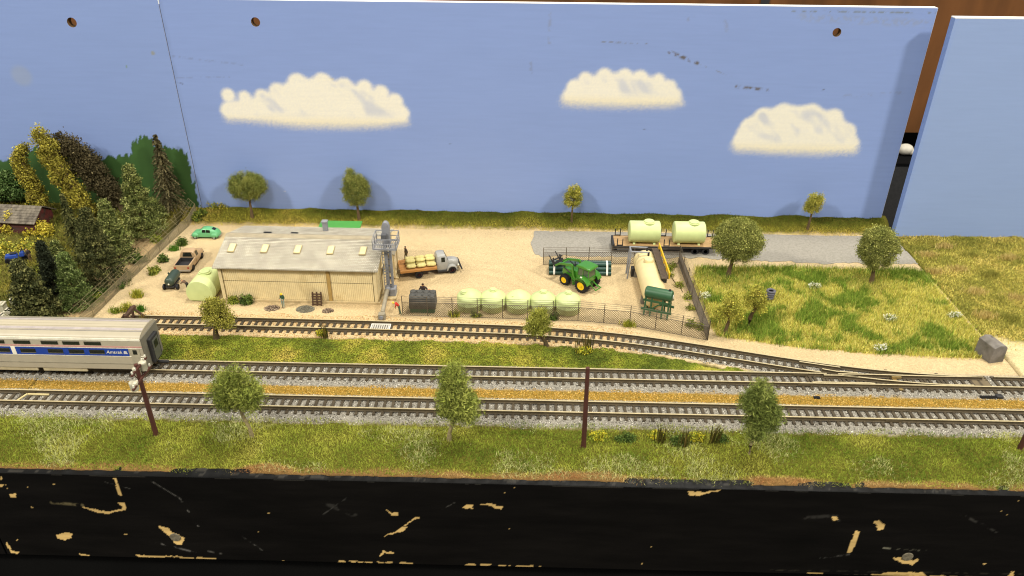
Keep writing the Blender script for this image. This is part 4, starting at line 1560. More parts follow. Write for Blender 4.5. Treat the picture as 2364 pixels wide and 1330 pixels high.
# the gable towards the truck: door, window, canopy posts and steps
MB().box((HLn + .03, .9, .85), (.08, .9, 1.4)).build('door_frame', trimm, wh, bevel=.01)
dr = MB().box((HLn + .06, .9, .82), (.05, .72, 1.26)).build('door', mat('grey_door', '7f7a6b', rough=.6), wh)
MB().ball((HLn + .1, .62, .8), .03, 6, 5).build('door_handle', gunm, dr)
wn = MB().box((HLn + .03, -.9, 1.5), (.08, .9, .6)).build('window', trimm, wh, bevel=.01)
MB().box((HLn + .06, -.9, 1.5), (.04, .76, .46)).build('pane', glassm, wn)
for y in (.35, 1.5):
    MB().box((HLn + .52, y, 1.05), (.09, .09, 1.8)).build('canopy_post', trimm, wh)
MB().box((HLn + .3, .92, 1.98), (.7, 1.5, .06), rot=(0, 8, 0)).build('canopy', mat('grey_canopy', '8d8470', rough=.8), wh)
for k in range(3):
    MB().box((HLn + .22 + k * .2, .95, .28 - k * .1), (.24, 1.2 - .1 * k, .1)).build('step', trimm, wh, bevel=.01)
# roof: two slopes of stepped shingle courses


def slope(sign):
    m = MB()
    n = 22
    eave = 2.93
    pts = []
    for k in range(n):
        f0, f1 = k / n, (k + 1) / n
        y0, y1 = -eave * (1 - f0), -eave * (1 - f1)
        z0, z1 = ZE + .02 + (ZR + .02 - ZE) * f0, ZE + .02 + (ZR + .02 - ZE) * f1
        pts += [(y0, z0 + .02), (y1, z1 + .012)]
    under = [(0, ZR - .05), (-eave, ZE - .05)]
    poly = [(sign * -p[0] if sign > 0 else p[0], p[1]) for p in pts + under]
    m.prism(poly, -HLn - .2, HLn + .16, 'yz')
    return m


rf = slope(-1).build('roof', roofm, wh)
slope(1).build('roof', roofm, wh)
MB().prism([(-.3, ZR - .01), (0, ZR + .09), (.3, ZR - .01), (0, ZR + .02)], -HLn - .21, HLn + .17, 'yz').build('ridge_cap', mat('ridge_grey', '9b9078', rough=.85, var=.25, scale=6), rf)
skym = mat('skylight_cream', 'dccd9c', rough=.5, var=.06)
for sx in (-4.31, -2.25, -.19, 1.86, 3.87):
    sk_ = MB().box((sx, -1.3, 2.93), (.42, .74, .12), rot=(15.6, 0, 0)).build('skylight', mat('skylight_frame', '9d8c62', rough=.6), rf)
    MB().box((sx, -1.305, 2.985), (.36, .67, .06), rot=(15.6, 0, 0)).build('pane', skym, sk_, bevel=.015)
vt = MB().box((.8, 1.7, 3.1), (.3, .3, .7)).build('vent', greyst, wh, bevel=.02)
MB().box((.8, 1.7, 3.48), (.38, .38, .1)).build('vent_cap', greyst, vt)
MB().box((-2.6, .5, 3.2), (.5, .12, .06)).build('roof_scrap', gunm, wh)
MB().box((-.9, .6, 3.17), (.45, .08, .05)).build('roof_scrap', gunm, wh)

# shed with a bright green roof behind the warehouse
sh = thing('shed', 'small shed with flat bright green roof behind the warehouse', 'shed', (-12.95, 48.2, 0))
MB().box((0, 0, .85), (2.6, 1.0, 1.7)).build('wall', mat('shed_wall', 'a39a82', rough=.8), sh)
MB().box((0, -.02, 1.72), (2.9, 1.35, .08), rot=(5, 0, 0)).build('roof', mat('bright_green_roof', '43883a', rough=.6, var=.06), sh, bevel=.015)

# ------------------------------------------------------------------ bucket elevator
el = thing('grain_elevator', 'tall grey grain elevator tower with ladder and railed platform', 'elevator tower', (-8.6, 41.75, 0))
MB().box((.05, 0, .07), (.95, 1.1, .14)).build('base_pad', foundm, el, bevel=.015)
MB().box((.0, .06, 2.0), (.2, .2, 3.9)).build('casing', greyst, el, bevel=.015)
MB().box((.28, .06, 2.0), (.14, .2, 3.9)).build('casing', greyst, el, bevel=.015)
MB().box((.12, .05, .38), (.7, .6, .5)).build('boot', greyst, el, bevel=.03)
MB().prism([(-.1, 3.7), (-.12, 4.8), (-.06, 5.02), (.04, 5.14), (.2, 5.14), (.3, 5.02), (.35, 4.8), (.34, 3.7)], -.1, .26, 'xz').build('head_housing', greyst, el, bevel=.03)
MB().box((.05, -.33, 4.35), (.34, .3, .34)).build('motor', mat('dark_motor', '55565a', rough=.5), el, bevel=.04)
for k in range(7):
    MB().box((.16, .06, .8 + k * .45), (.2, .1, .05)).build('tie_bar', greyst, el)
lad = MB()
for s in (-1, 1):
    lad.box((s * .15 - .02, -.26, 1.95), (.035, .035, 3.6))
lo = lad.build('ladder', greyst, el)
rg = None
for k in range(18):
    if rg is None:
        rg = MB().box((0, 0, 0), (.30, .03, .035)).build('rung', greyst, lo, loc=(-.02, -.26, .3))
    else:
        share(rg, 'rung', lo, (-.02, -.26, .3 + k * .2))
pf = MB()
pf.box((.1, -.75, 3.68), (1.42, .06, .1))
pf.box((.1, .55, 3.68), (1.42, .06, .1))
pf.box((-.6, -.1, 3.68), (.06, 1.3, .1))
pf.box((.8, -.1, 3.68), (.06, 1.3, .1))
po = pf.build('platform', greyst, el)
for k in range(11):
    x = -.5 + k * .12
    MB().box((x, -.1, 3.69), (.05, 1.24, .04)).build('platform_slat', greyst, po)
rl = MB()
cs = [(-.6, -.75), (.8, -.75), (.8, .55), (-.6, .55)]
for i in range(4):
    a, b = cs[i], cs[(i + 1) % 4]
    for z in (4.0, 4.32):
        rl.cyl((a[0], a[1], z), (b[0], b[1], z), .026, n=5)
ro_ = rl.build('railing', greyst, el)
for i in range(4):
    a, b = cs[i], cs[(i + 1) % 4]
    for f in (0, .5):
        x, y = a[0] + (b[0] - a[0]) * f, a[1] + (b[1] - a[1]) * f
        MB().cyl((x, y, 3.66), (x, y, 4.34), .028, n=5).build('railing_post', greyst, ro_)
MB().cyl((0, -.3, .75), (.02, -2.5, .3), .13, .13, 12).build('auger_tube', mat('auger_grey', '8f8672', rough=.6, var=.15), el, 40)
MB().cyl((-.01, -.22, .72), (.0, -.5, .68), .17, .17, 12).build('collar', greyst, el, 40)
ob = MB().box((.0, -2.66, .2), (.46, .42, .36), top=(.85, .85)).build('outlet_box', MATS['auger_grey'], el, bevel=.03)
MB().cyl((0, -2.9, .18), (0, -2.84, .18), .12, .12, 12).build('outlet_ring', greyst, ob)

# ------------------------------------------------------------------ tanks
def lid(parent, loc, r=.23, h=.09, m=tankg):
    MB().lathe([(.01, 0), (r * 1.12, 0), (r * 1.12, h * .45), (r * .95, h * .5), (r * .9, h), (r * .55, h * 1.06), (r * .5, h * .92), (.01, h * .92)], 24).build('lid', m, parent, 35, loc=loc)


ords = ['first', 'second', 'third', 'fourth', 'fifth']
tb = [(-3.421, 40.792, 0), (-1.969, 40.792, 0), (-0.41, 40.745, 0), (1.09, 40.695, 0), (2.613, 40.647, 0)]
for i, p in enumerate(tb):
    t = thing('storage_tank', ['first domed pale green tank from the warehouse, its lid off to one side', 'second domed pale green tank from the warehouse', 'middle domed pale green tank without a lid', 'fourth domed pale green tank from the warehouse', 'last domed pale green tank, nearest the tractor'][i], 'tank', (p[0], p[1] - .2, 0), 11 * i, 'domed tanks in a row behind the fence')
    R = .77
    MB().lathe([(.01, 0), (R * .95, 0), (R, .05), (R, .38), (R * 1.012, .39), (R * 1.012, .43), (R, .44), (R, .78), (R * .985, .85), (R * .9, .94), (R * .6, 1.1), (R * .34, 1.2), (R * .1, 1.24), (.01, 1.24)], 36).build('shell', tankg, t, 50)
    if i == 0:
        lid(t, (-.3, -.12, 1.1), .21, .14)
    elif i != 2:
        lid(t, (0, 0, 1.21), .2, .13)
    else:
        MB().cyl((-.45, -.2, .98), (-.45, -.2, 1.1), .07, .07, 10).build('inlet', tankg, t, 40)


def drum(t, L, R, cz, axis, m):
    prof = [(.01, -L / 2 + .02), (R * .9, -L / 2), (R * .97, -L / 2 + .03), (R, -L / 2 + .09), (R, L / 2 - .09), (R * .97, L / 2 - .03), (R * .9, L / 2), (.01, L / 2 - .02)]
    return MB().lathe(prof, 36, (0, 0, cz), axis).build('shell', m, t, 40)


# D-shaped tank beside the warehouse
p = (-20.084, 40.982, 0)
t = thing('storage_tank', 'pale green flat bottomed tank lying beside the left end of the warehouse', 'tank', (p[0] - .02, 41.55, 0), -2)
prof = []
for k in range(28):
    a = -.62 + (math.pi + 1.24) * k / 27
    prof.append((.84 * math.cos(a), .60 + .86 * math.sin(a)))
prof = [(x, max(z, 0.02)) for x, z in prof]
rings = []
for y, sc in ((-.98, .9), (-.97, .985), (-.9, 1.0), (.9, 1.0), (.97, .985), (.98, .9)):
    rings.append([(x * sc, y, .6 + (z - .6) * sc if z > .1 else z) for x, z in prof])
MB().loft(rings).build('shell', tankg, t, 40)
lid(t, (.02, .25, 1.42), .34, .15)
MB().lathe([(.01, 0), (.1, 0), (.08, .02), (.01, .02)], 12, (0, 0, 0), 'y').build('boss', tankg, t, 40, loc=(0, -.99, .6))

# long cream tank with walkway, rail and gantry
ct = thing('storage_tank', 'long cream horizontal tank with dark walkway and yellow handrail', 'tank', (7.92, 43.15, 0), 1)
Lc, Rc, Zc = 5.0, .74, .86
prof = [(.01, -Lc / 2 - .22), (Rc * .5, -Lc / 2 - .18), (Rc * .85, -Lc / 2 - .06), (Rc, -Lc / 2 + .06), (Rc, Lc / 2 - .06), (Rc * .85, Lc / 2 + .06), (Rc * .5, Lc / 2 + .18), (.01, Lc / 2 + .22)]
MB().lathe(prof, 36, (0, 0, Zc), 'y').build('shell', tankc, ct, 40)
for y in (-1.7, 1.7):
    MB().prism([(-.75, 0), (.75, 0), (.72, .5), (.45, .3), (0, .16), (-.45, .3), (-.72, .5)], y - .15, y + .15, 'xz').build('saddle', mat('saddle_grey', '6b675c', rough=.8), ct)
for y in (1.3, 1.65, 2.05):
    MB().lathe([(Rc + .004, -.02), (Rc + .02, -.015), (Rc + .02, .015), (Rc + .004, .02)], 36, (0, y, Zc), 'y').build('band', tankc, ct, 40)
mh = MB().lathe([(.01, 0), (.3, 0), (.31, .2), (.27, .26), (.01, .28)], 20).build('manhole', tankc, ct, 40, loc=(-.02, .9, Zc + Rc - .08))
wk = MB().box((.66, .55, Zc + .78), (.42, 4.1, .06)).build('walkway', mat('walkway_brown', '54473a', rough=.85, var=.25, scale=8, bump=.4), ct)
for k in range(4):
    MB().box((.66, -1.2 + k * 1.2, Zc + .55), (.34, .06, .42)).build('bracket', gunm, wk)
yel = mat('yellow_paint', 'dcae1f', rough=.45, var=.06)
hr = MB()
hr.box((.9, .55, Zc + 1.12), (.07, 4.1, .13))
hr.box((.9, .55, Zc + .98), (.05, 4.1, .06))
ho = hr.build('handrail', yel, ct)
for k in range(5):
    MB().box((.9, -1.45 + k * 1.0, Zc + .95), (.06, .07, .4)).build('handrail_post', yel, ho)
gy = thing('pipe_gantry', 'grey pipe gantry standing at the back of the cream tank', 'gantry', (6.9, 44.9, 0))
for y in (-.35, .35):
    MB().cyl((-.2, y, 0), (-.1, y, 2.0), .055, n=8).build('leg', greyst, gy)
    MB().cyl((-.1, y, 2.0), (1.05, y, 1.95), .05, n=8).build('arm', greyst, gy)
    MB().cyl((1.03, y, 1.98), (1.03, y, 1.72), .07, n=8).build('nozzle', gunm, gy)
MB().cyl((-.1, -.38, 1.98), (-.1, .38, 1.98), .05, n=8).build('cross_pipe', greyst, gy)
MB().box((.25, .1, .3), (.35, .45, .6)).build('pump', gunm, gy, bevel=.03)

# green tank on its stand
dg = mat('dark_green_paint', '33573a', rough=.4, var=.08, scale=3)
gs = thing('tank_on_stand', 'small dark green tank raised on a green trestle stand', 'tank', (8.05, 40.2, 0), -21)
MB().lathe([(.01, -.87), (.26, -.84), (.35, -.78), (.36, -.7), (.36, .7), (.35, .78), (.26, .84), (.01, .87)], 28, (0, 0, 1.42), 'x').build('shell', dg, gs, 40)
MB().cyl((.62, 0, 1.74), (.62, 0, 1.86), .07, n=10).build('filler_cap', gunm, gs, 40)
MB().cyl((.85, 0, 1.4), (.885, 0, 1.4), .14, n=14).build('gauge', mat('gauge_white', 'd8d4c8', rough=.5), gs)
for x in (-.72, -.35, .35, .72):
    for s in (-1, 1):
        MB().cyl((x, s * .45, 0), (x * .97, s * .3, 1.2), .055, n=6).build('leg', dg, gs)
for x in (-.72, .72):
    MB().box((x, 0, 1.08), (.1, .75, .14)).build('cradle', dg, gs)
for s in (-1, 1):
    MB().box((0, s * .34, 1.02), (1.7, .07, .12)).build('top_rail', dg, gs)
    MB().box((0, s * .42, .45), (1.85, .07, .14)).build('lower_rail', dg, gs)
    MB().cyl((-.3, s * .38, .5), (.3, s * .34, 1.0), .045, n=5).build('brace', dg, gs)

# bundle of green pipes
pm_ = mat('pipe_green', '1f3f35', rough=.4, var=.08, scale=3)
pb = thing('pipe_bundle', 'strapped bundle of dark green pipes lying behind the tractor', 'pipes', (3.6, 45.35, 0), 0)
r = .145
k = 0
for row, nn in ((0, 4), (1, 3), (2, 2)):
    for j in range(nn):
        y = (j - (nn - 1) / 2) * 2 * r
        z = r + row * r * 1.73
        pi = MB()
        pi.lathe([(r * .72, -2.06), (r, -2.06), (r, 2.06), (r * .72, 2.06), (r * .72, -2.06)], 14, (0, y, z), 'x')
        pi.build('pipe', pm_, pb, 40)
stw = mat('white_strap', 'd9d6cb', rough=.5)
for x in (-1.72, 1.78):
    hull = []
    for k in range(30):
        a = 2 * math.pi * k / 30
        hull.append((.0, 0))
    ptsy = [(-.45 - r - .01, r), (-.45 - r + .02, r * .3), (-.4, -.0), (.4, -.0), (.45 + r - .02, r * .3), (.45 + r + .01, r), (.16 + r * .9, r + 3.46 * r + .08), (.1 + r * .5, r + 3.46 * r + .15), (-.1 - r * .5, r + 3.46 * r + .15), (-.16 - r * .9, r + 3.46 * r + .08)]
    inn = [(y * .965, z * .965 + .01) for y, z in ptsy]
    m = MB()
    nn = len(ptsy)
    vs = [(x - .06, *p_) for p_ in ptsy] + [(x + .06, *p_) for p_ in ptsy] + [(x - .06, *p_) for p_ in inn] + [(x + .06, *p_) for p_ in inn]
    fs = []
    for k in range(nn):
        q = (k + 1) % nn
        fs += [(k, q, nn + q, nn + k), (2 * nn + k, 3 * nn + k, 3 * nn + q, 2 * nn + q), (k, 2 * nn + k, 2 * nn + q, q), (nn + k, nn + q, 3 * nn + q, 3 * nn + k)]
    m.add(vs, fs)
    m.build('strap', stw, pb)

# covered crate by the fence
gb = thing('crate', 'dark grey lumpy crate on a green base behind the fence', 'crate', (-6.25, 40.25, 0), 0)
MB().box((0, 0, .14), (1.5, .9, .28)).build('base', mat('green_base', '1f5a3c', rough=.5), gb, bevel=.02)
cm_ = mat('grey_lumpy', '4c4b47', rough=.8, var=.25, scale=5, bump=.6)
MB().box((0, .02, .68), (1.62, .98, .84), top=(.96, .95)).build('load', cm_, gb, bevel=.04)
for j in range(2):
    for i in range(4):
        MB().ball((-.6 + i * .4, -.22 + j * .46, 1.1), (.2, .22, .1), 10, 6).build('lump', cm_, gb, 60)

# gravel piles
for lab, c, rr, hx, n in [('heap of pinkish brown rubble left of the man at the wall', (-15.54, 40.005, 0), .46, ['8d7a66', '6b5a4b', 'a8967e', '4d4138'], 420), ('flat heap of fine grey gravel in front of the warehouse', (-13.474, 39.977, 0), .58, ['85816f', '6d6a5c', '98937f', '57544a'], 1500), ('small heap of brown rubble right of the pallet', (-12.051, 39.826, 0), .36, ['8d7a66', '6b5a4b', 'a8967e', '4d4138'], 260)]:
    rr_ = np.sqrt(rng.uniform(0, 1, n)) * rr
    aa = rng.uniform(0, 6.28, n)
    hh = .15 * (1 - (rr_ / rr) ** 1.6)
    x = c[0] + rr_ * np.cos(aa)
    y = c[1] + rr_ * np.sin(aa) * .75
    o = stones('gravel_heap', lab, 'gravel heap', x, y, hz(x, y) + hh * rng.uniform(.5, 1, n), rng.uniform(.03, .06, n) if n < 1000 else rng.uniform(.015, .032, n), palette(n, hx))
    del o['kind']

# pallet leaning on the wall
pa = thing('pallet', 'dark brown wooden pallet leaning against the warehouse wall', 'pallet', (-12.85, 40.42, 0), 0)
plm = mat('pallet_brown', '4b3524', rough=.85, var=.25, scale=6)
for k in range(5):
    MB().box((0, 0.0 + .045 * k, .1 + k * .155), (.62, .04, .08), rot=(-16, 0, 0)).build('board', plm, pa)
for x in (-.26, 0, .26):
    MB().box((x, .12, .42), (.07, .07, .88), rot=(-16, 0, 0)).build('bearer', plm, pa)
# concrete block at the meadow corner
cb = thing('concrete_block', 'weathered grey concrete block with ridged top by the meadow corner', 'block', (26.05, 36.2, -.05), 14)
conm = mat('old_concrete', '77716a', rough=.85, var=.25, scale=2.5, bump=.5, col2='5c574d')
MB().prism([(-.46, 0), (.46, 0), (.43, 1.05), (.26, 1.2), (-.08, 1.25), (-.43, 1.1)], -.6, .6, 'xz').build('block', conm, cb, bevel=.04)
MB().ball((.1, .3, 1.25), .05, 8, 6).build('pebble', conm, cb)
# grey tyre stack in the meadow
c = (15.343, 42.033, 0)
ty = thing('tyre_heap', 'small heap of dark grey tyres lying in the meadow', 'tyres', (c[0], c[1], 0), 20)
tym = mat('old_tyre', '5a5860', rough=.7, var=.2, scale=6)
for k in range(4):
    prof = []
    for j in range(13):
        a = 2 * math.pi * j / 12
        prof.append((.22 + .075 * math.cos(a), .075 * math.sin(a)))
    MB().lathe(prof, 20).build('tyre', tym, ty, 60, loc=(.03 * k - .05, .02 * (k % 2), .26 + k * .14))
# beehive boxes
hv = mat('white_hive', 'd3cdb6', rough=.7, var=.12, scale=4)
hv2 = mat('hive_top', 'c3bda6', rough=.7, var=.1)
for lab, c, hgt, w in [('squat white beehive box with open frames beside the dark conifer', (-30.677, 38.333, 0), .55, .5), ('tall white beehive with narrow stand under the conifer', (-30.847, 39.163, 0), .85, .34), ('white beehive box at the left edge of the picture', (-31.592, 38.938, 0), .62, .46), ('low white beehive lid lying on the grass at the left edge', (-31.081, 38.174, 0), .25, .6)]:
    t = thing('beehive', lab, 'beehive', (c[0], c[1], .05), -12 + hgt * 30, 'white beehives')
    MB().box((0, 0, hgt * .45), (w, w, hgt * .9)).build('box', hv, t, bevel=.015)
    MB().box((0, 0, hgt * .95), (w * 1.15, w * 1.1, hgt * .14)).build('lid', hv2, t, bevel=.015)
    for s in (-1, 1):
        MB().box((s * w * .22, 0, hgt * 1.05), (w * .1, w * .8, .04)).build('frame', hv2 if hgt > .6 else gunm, t)
# weathered red barn
ba = thing('barn', 'weathered red plank barn with sagging grey roof', 'barn', (-36.9, 49.9, 0), -4)
redm = mat('weathered_red', '5f2a26', rough=.85, var=.3, scale=5, stretch=(.25, 1, 1), bump=.3, col2='45302a')
L2, D2 = 2.1, 1.1
MB().prism([(-D2, 0), (D2, 0), (D2, 1.35), (0, 2.05), (-D2, 1.35)], -L2 + .05, L2 - .05, 'yz').build('wall', mat('barn_core', '3c2420', rough=.9), ba)
for k in range(10):
    MB().box((0, -D2 - .02, .07 + k * .134), (2 * L2, .05, .122), rot=(-3, 0, 0)).build('plank', redm, ba)
for k in range(14):
    z = .07 + k * .134
    wv = 2 * D2 if z < 1.35 else 2 * D2 * max(0, (2.05 - z) / .7)
    if wv > .15:
        MB().box((L2 - .02, 0, z), (.05, wv, .122)).build('plank', redm, ba)
MB().box((L2 + .02, -.35, .5), (.04, .6, .95)).build('door', mat('barn_door', '3a211d', rough=.9), ba)
grr = mat('old_grey_shingle', '6f675a', rough=.9, var=.3, scale=6, stretch=(1, .3, 1), bump=.5, col2='544d43')
for s in (-1, 1):
    for k in range(7):
        f = (k + .5) / 7
        MB().box((0, s * (1.32 - f * 1.3), 1.30 + f * .82 + .02), (2 * L2 + .45, .235, .06), rot=(s * -32 + s * 6, 0, 0)).build('roof_plank', grr, ba)

# ------------------------------------------------------------------ vehicles
def wheel(parent, loc, r, w, rimm, rf=.6, side=1, lug=0):
    """tyre with its rim as a child; the axle runs along local y"""
    h = w / 2
    m = MB()
    m.lathe([(r * rf, -h), (r * .92, -h), (r, -h * .6), (r, h * .6), (r * .92, h), (r * rf, h), (r * rf, -h)], 28, (0, 0, 0), 'y')
    if lug:
        for k in range(lug):
            a = 2 * math.pi * k / lug
            for s in (-1, 1):
                M = Matrix.Rotation(a + s * .07, 4, 'Y')
                m.box((0, s * h * .5, r), (r * .09, h * .95, r * .09), rot=(0, 0, s * 30), M=M)
    o = m.build('wheel', tyrem, parent, 40, loc=loc)
    g = MB()
    g.lathe([(.01, -h * 1.0), (r * rf * .3, -h * 1.0), (r * rf * .38, -h * .82), (r * rf * .8, -h * .8), (r * rf * .9, -h * 1.0), (r * rf, -h * 1.0), (r * rf, h * 1.0), (r * rf * .9, h * 1.0), (r * rf * .8, h * .8), (r * rf * .38, h * .82), (r * rf * .3, h * 1.0), (.01, h * 1.0)], 24, (0, 0, 0), 'y')
    g.build('rim', rimm, o, 35)
    return o


def carbody(secs):
    """secs: (x, half width, bottom, belt, half width at top, top)"""
    rings = []
    for x, w, zb, be, wt, tp in secs:
        sh = be + (tp - be) * .86
        rings.append([(x, -w * .94, zb), (x, -w, zb + (be - zb) * .35), (x, -w * .985, be), (x, -wt, sh), (x, -wt * .72, tp), (x, wt * .72, tp), (x, wt, sh), (x, w * .985, be), (x, w, zb + (be - zb) * .35), (x, w * .94, zb)])
    return rings


def sidepane(rings, i, j, f0, f1, t0=.12, t1=.9):
    out = []
    for idx in ((2, 3), (7, 6)):
        A_, B_ = Vector(rings[i][idx[0]]), Vector(rings[i][idx[1]])
        C_, D_ = Vector(rings[j][idx[0]]), Vector(rings[j][idx[1]])

        def P(f, t):
            return (A_ + (B_ - A_) * t) * (1 - f) + (C_ + (D_ - C_) * t) * f
        q = [P(f0, t0), P(f1, t0), P(f1, t1), P(f0, t1)]
        if idx[0] == 7:
            q = [q[1], q[0], q[3], q[2]]
        if (j < i):
            q = [q[1], q[0], q[3], q[2]]
        out.append(q)
    return out


chrome = mat('chrome_grey', 'a9a79f', rough=.3, var=.05, metal=.6)
lampred = mat('tail_lamp_red', '8f1f16', rough=.3)
lampw = mat('lamp_white', 'd9d6c6', rough=.25)


def panes(parent, quads, m=glassm, inset=.06, name='window', off=.012):
    for q in quads:
        MB().panel(*q, off=off, inset=inset).build(name, m, parent)


# mint green rounded car
mint = mat('mint_green_paint', '62a774', rough=.3, var=.04, spec=.5)
bt = thing('car', 'mint green rounded old car behind the warehouse corner', 'car', (-23.1, 49.6, 0), 180)
secs = [(-1.0, .26, .2, .3, .2, .34), (-.93, .3, .17, .4, .26, .47), (-.78, .33, .15, .44, .3, .6), (-.5, .35, .14, .45, .29, .73), (-.15, .36, .14, .45, .29, .78), (.15, .36, .14, .45, .28, .75), (.38, .35, .14, .45, .31, .54), (.6, .31, .15, .43, .26, .5), (.85, .25, .17, .36, .2, .41), (.98, .18, .2, .28, .14, .3)]
rg_ = carbody(secs)
MB().loft(rg_).build('body', mint, bt, 60)
for x in (-.68, .68):
    for s in (-1, 1):
        f = MB()
        f.ball((x, s * .31, .24), (.27, .12, .21), 14, 8)
        f.build('fender', mint, bt, 60)
        wheel(bt, (x, s * .36, .16), .16, .11, chrome, .62)
panes(bt, sidepane(rg_, 3, 4, .15, 1.0, .15, .92))
panes(bt, sidepane(rg_, 4, 5, .08, .95, .15, .92))
r5, r6 = rg_[5], rg_[6]
MB().panel(r6[4], r6[5], r5[5], r5[4], off=.014, inset=.14).build('windscreen', glassm, bt)
r2, r3 = rg_[2], rg_[3]
MB().panel(r2[5], r2[4], r3[4], r3[5], off=.014, inset=.22).build('rear_window', glassm, bt)
for s in (-1, 1):
    MB().ball((.84, s * .3, .33), (.05, .06, .06), 10, 6).build('headlight', lampw, bt, 60)
    MB().ball((-.88, s * .3, .32), (.03, .04, .05), 8, 6).build('tail_light', lampred, bt, 60)
for x in (-1.04, 1.02):
    MB().box((x, 0, .2), (.05, .62, .06)).build('bumper', chrome, bt, bevel=.02)

# tan pickup
tan = mat('tan_paint', 'ad926f', rough=.35, var=.05, spec=.45)
pk = thing('pickup_truck', 'tan pickup truck with open black bed parked by the left fence', 'pickup', (-22.72, 45.45, 0), 92)
secs = [(-1.32, .52, .24, .52, .5, .6), (-1.28, .55, .2, .52, .52, .62), (-.12, .56, .19, .52, .53, .62), (-.1, .56, .19, .53, .42, .98), (.02, .56, .19, .53, .43, 1.03), (.42, .56, .19, .53, .43, 1.02), (.72, .55, .19, .52, .48, .66), (1.2, .54, .2, .5, .48, .62), (1.36, .5, .23, .45, .44, .54)]
rg_ = carbody(secs)
# open bed: body without the bed top, then the bed box
MB().loft(rg_[2:]).build('cab', tan, pk, 35)
for s in (-1, 1):
    MB().box((-.73, s * .5, .42), (1.2, .09, .4)).build('bed_side', tan, pk, bevel=.02)
MB().box((-1.31, 0, .41), (.07, 1.08, .38)).build('tailgate', tan, pk, bevel=.02)
MB().box((-.72, 0, .3), (1.12, .92, .06)).build('bed_floor', gunm, pk)
MB().box((-.19, 0, .45), (.05, .92, .3)).build('bed_front', gunm, pk)
for s in (-1, 1):
    MB().box((-.72, s * .453, .46), (1.1, .012, .28)).build('bed_liner', gunm, pk)
MB().box((-.72, 0, .22), (1.1, .6, .1)).build('chassis', gunm, pk)
panes(pk, sidepane(rg_, 4, 5, .1, .95, .15, .9))
MB().panel(rg_[2][5], rg_[2][4], rg_[3][4], rg_[3][5], off=.016, inset=.16).build('rear_window', glassm, pk)
MB().panel(rg_[6][4], rg_[6][5], rg_[5][5], rg_[5][4], off=.016, inset=.12).build('windscreen', glassm, pk)
for x in (-.82, .9):
    for s in (-1, 1):
        wheel(pk, (x, s * .5, .2), .2, .15, chrome, .55)
MB().box((-1.39, 0, .24), (.06, 1.1, .07)).build('bumper', chrome, pk, bevel=.015)
MB().box((1.4, 0, .26), (.06, 1.06, .08)).build('bumper', chrome, pk, bevel=.015)
for s in (-1, 1):
    MB().cyl((-1.36, s * .43, .44), (-1.33, s * .43, .44), .06, n=12).build('tail_light', lampred, pk)

# tank trailer behind it
drk = mat('olive_dark_green', '37443a', rough=.4, var=.08)
tt = thing('tank_trailer', 'dark green tank trailer hitched behind the tan pickup', 'trailer', (-22.62, 42.55, 0), 93)
MB().lathe([(.01, -.72), (.2, -.7), (.29, -.62), (.31, -.52), (.31, .55), (.29, .64), (.2, .7), (.01, .72)], 26, (0, 0, .58), 'x').build('tank', drk, tt, 40)
MB().cyl((.1, .2, .78), (.1, .24, .9), .06, n=10).build('filler_cap', drk, tt, 40)
MB().box((-.05, 0, .25), (1.2, .5, .1)).build('frame', gunm, tt)
MB().cyl((.5, 0, .25), (1.25, 0, .27), .04, n=6).build('drawbar', gunm, tt)
MB().box((-.48, 0, .2), (.1, .9, .08)).build('axle', gunm, tt)
for s in (-1, 1):
    wheel(tt, (-.48, s * .42, .19), .19, .12, chrome, .45)
MB().ball((-.73, 0, .5), (.04, .06, .06), 8, 6).build('valve', lampw, tt, 60)

# grey flatbed truck
gpaint = mat('light_grey_paint', '989792', rough=.35, var=.05, spec=.45)
bedm = mat('orange_wood', 'b07d43', rough=.7, var=.16, scale=5, stretch=(.2, 1, 1), rnd=.12)
redrim = mat('red_rim', 'b3242a', rough=.4)
tk = thing('flatbed_truck', 'light grey flatbed truck with wooden bed and red wheels', 'truck', (-7.2, 44.75, 0), 16.5)
MB().box((.55, 0, .34), (3.3, .5, .14)).build('chassis', gunm, tk)
BL0, BL1, BW = -1.2, 1.2, .76
MB().box(((BL0 + BL1) / 2, 0, .62), (BL1 - BL0, 2 * BW - .04, .1)).build('bed_frame', bedm, tk)
pk0 = None
for k in range(11):
    y = -BW + (k + .5) * (2 * BW / 11)
    if pk0 is None:
        pk0 = MB().box((0, 0, 0), (BL1 - BL0, 2 * BW / 11 - .025, .05), top=(1, .85)).build('plank', bedm, tk, loc=((BL0 + BL1) / 2, y, .69))
    else:
        share(pk0, 'plank', tk, ((BL0 + BL1) / 2, y, .69 + .004 * (k % 2)))
for s in (-1, 1):
    MB().box(((BL0 + BL1) / 2, s * (BW + .015), .63), (BL1 - BL0 + .02, .05, .17)).build('side_rail', bedm, tk, bevel=.01)
secs = [(1.26, .48, .3, .72, .42, 1.22), (1.32, .52, .28, .74, .46, 1.34), (1.5, .53, .28, .74, .46, 1.38), (1.82, .53, .28, .74, .45, 1.36), (1.95, .5, .3, .74, .44, 1.12), (2.04, .46, .3, .72, .38, .86)]
rg_ = carbody(secs)
MB().loft(rg_).build('cab', gpaint, tk, 50)
panes(tk, sidepane(rg_, 2, 3, .15, .95, .25, .88))
MB().panel(rg_[4][4], rg_[4][5], rg_[3][5], rg_[3][4], off=.02, inset=.1).build('windscreen', glassm, tk)
MB().panel(rg_[5][3], rg_[5][6], rg_[4][6], rg_[4][3], off=.03, inset=.14).build('windscreen', glassm, tk)
MB().panel(rg_[0][5], rg_[0][4], (1.26, -.3, .85), (1.26, .3, .85), off=.02, inset=.2).build('rear_window', glassm, tk)
secs = [(1.96, .34, .35, .62, .3, .88), (2.3, .32, .35, .62, .28, .88), (2.6, .29, .35, .6, .24, .84), (2.74, .26, .36, .56, .2, .76)]
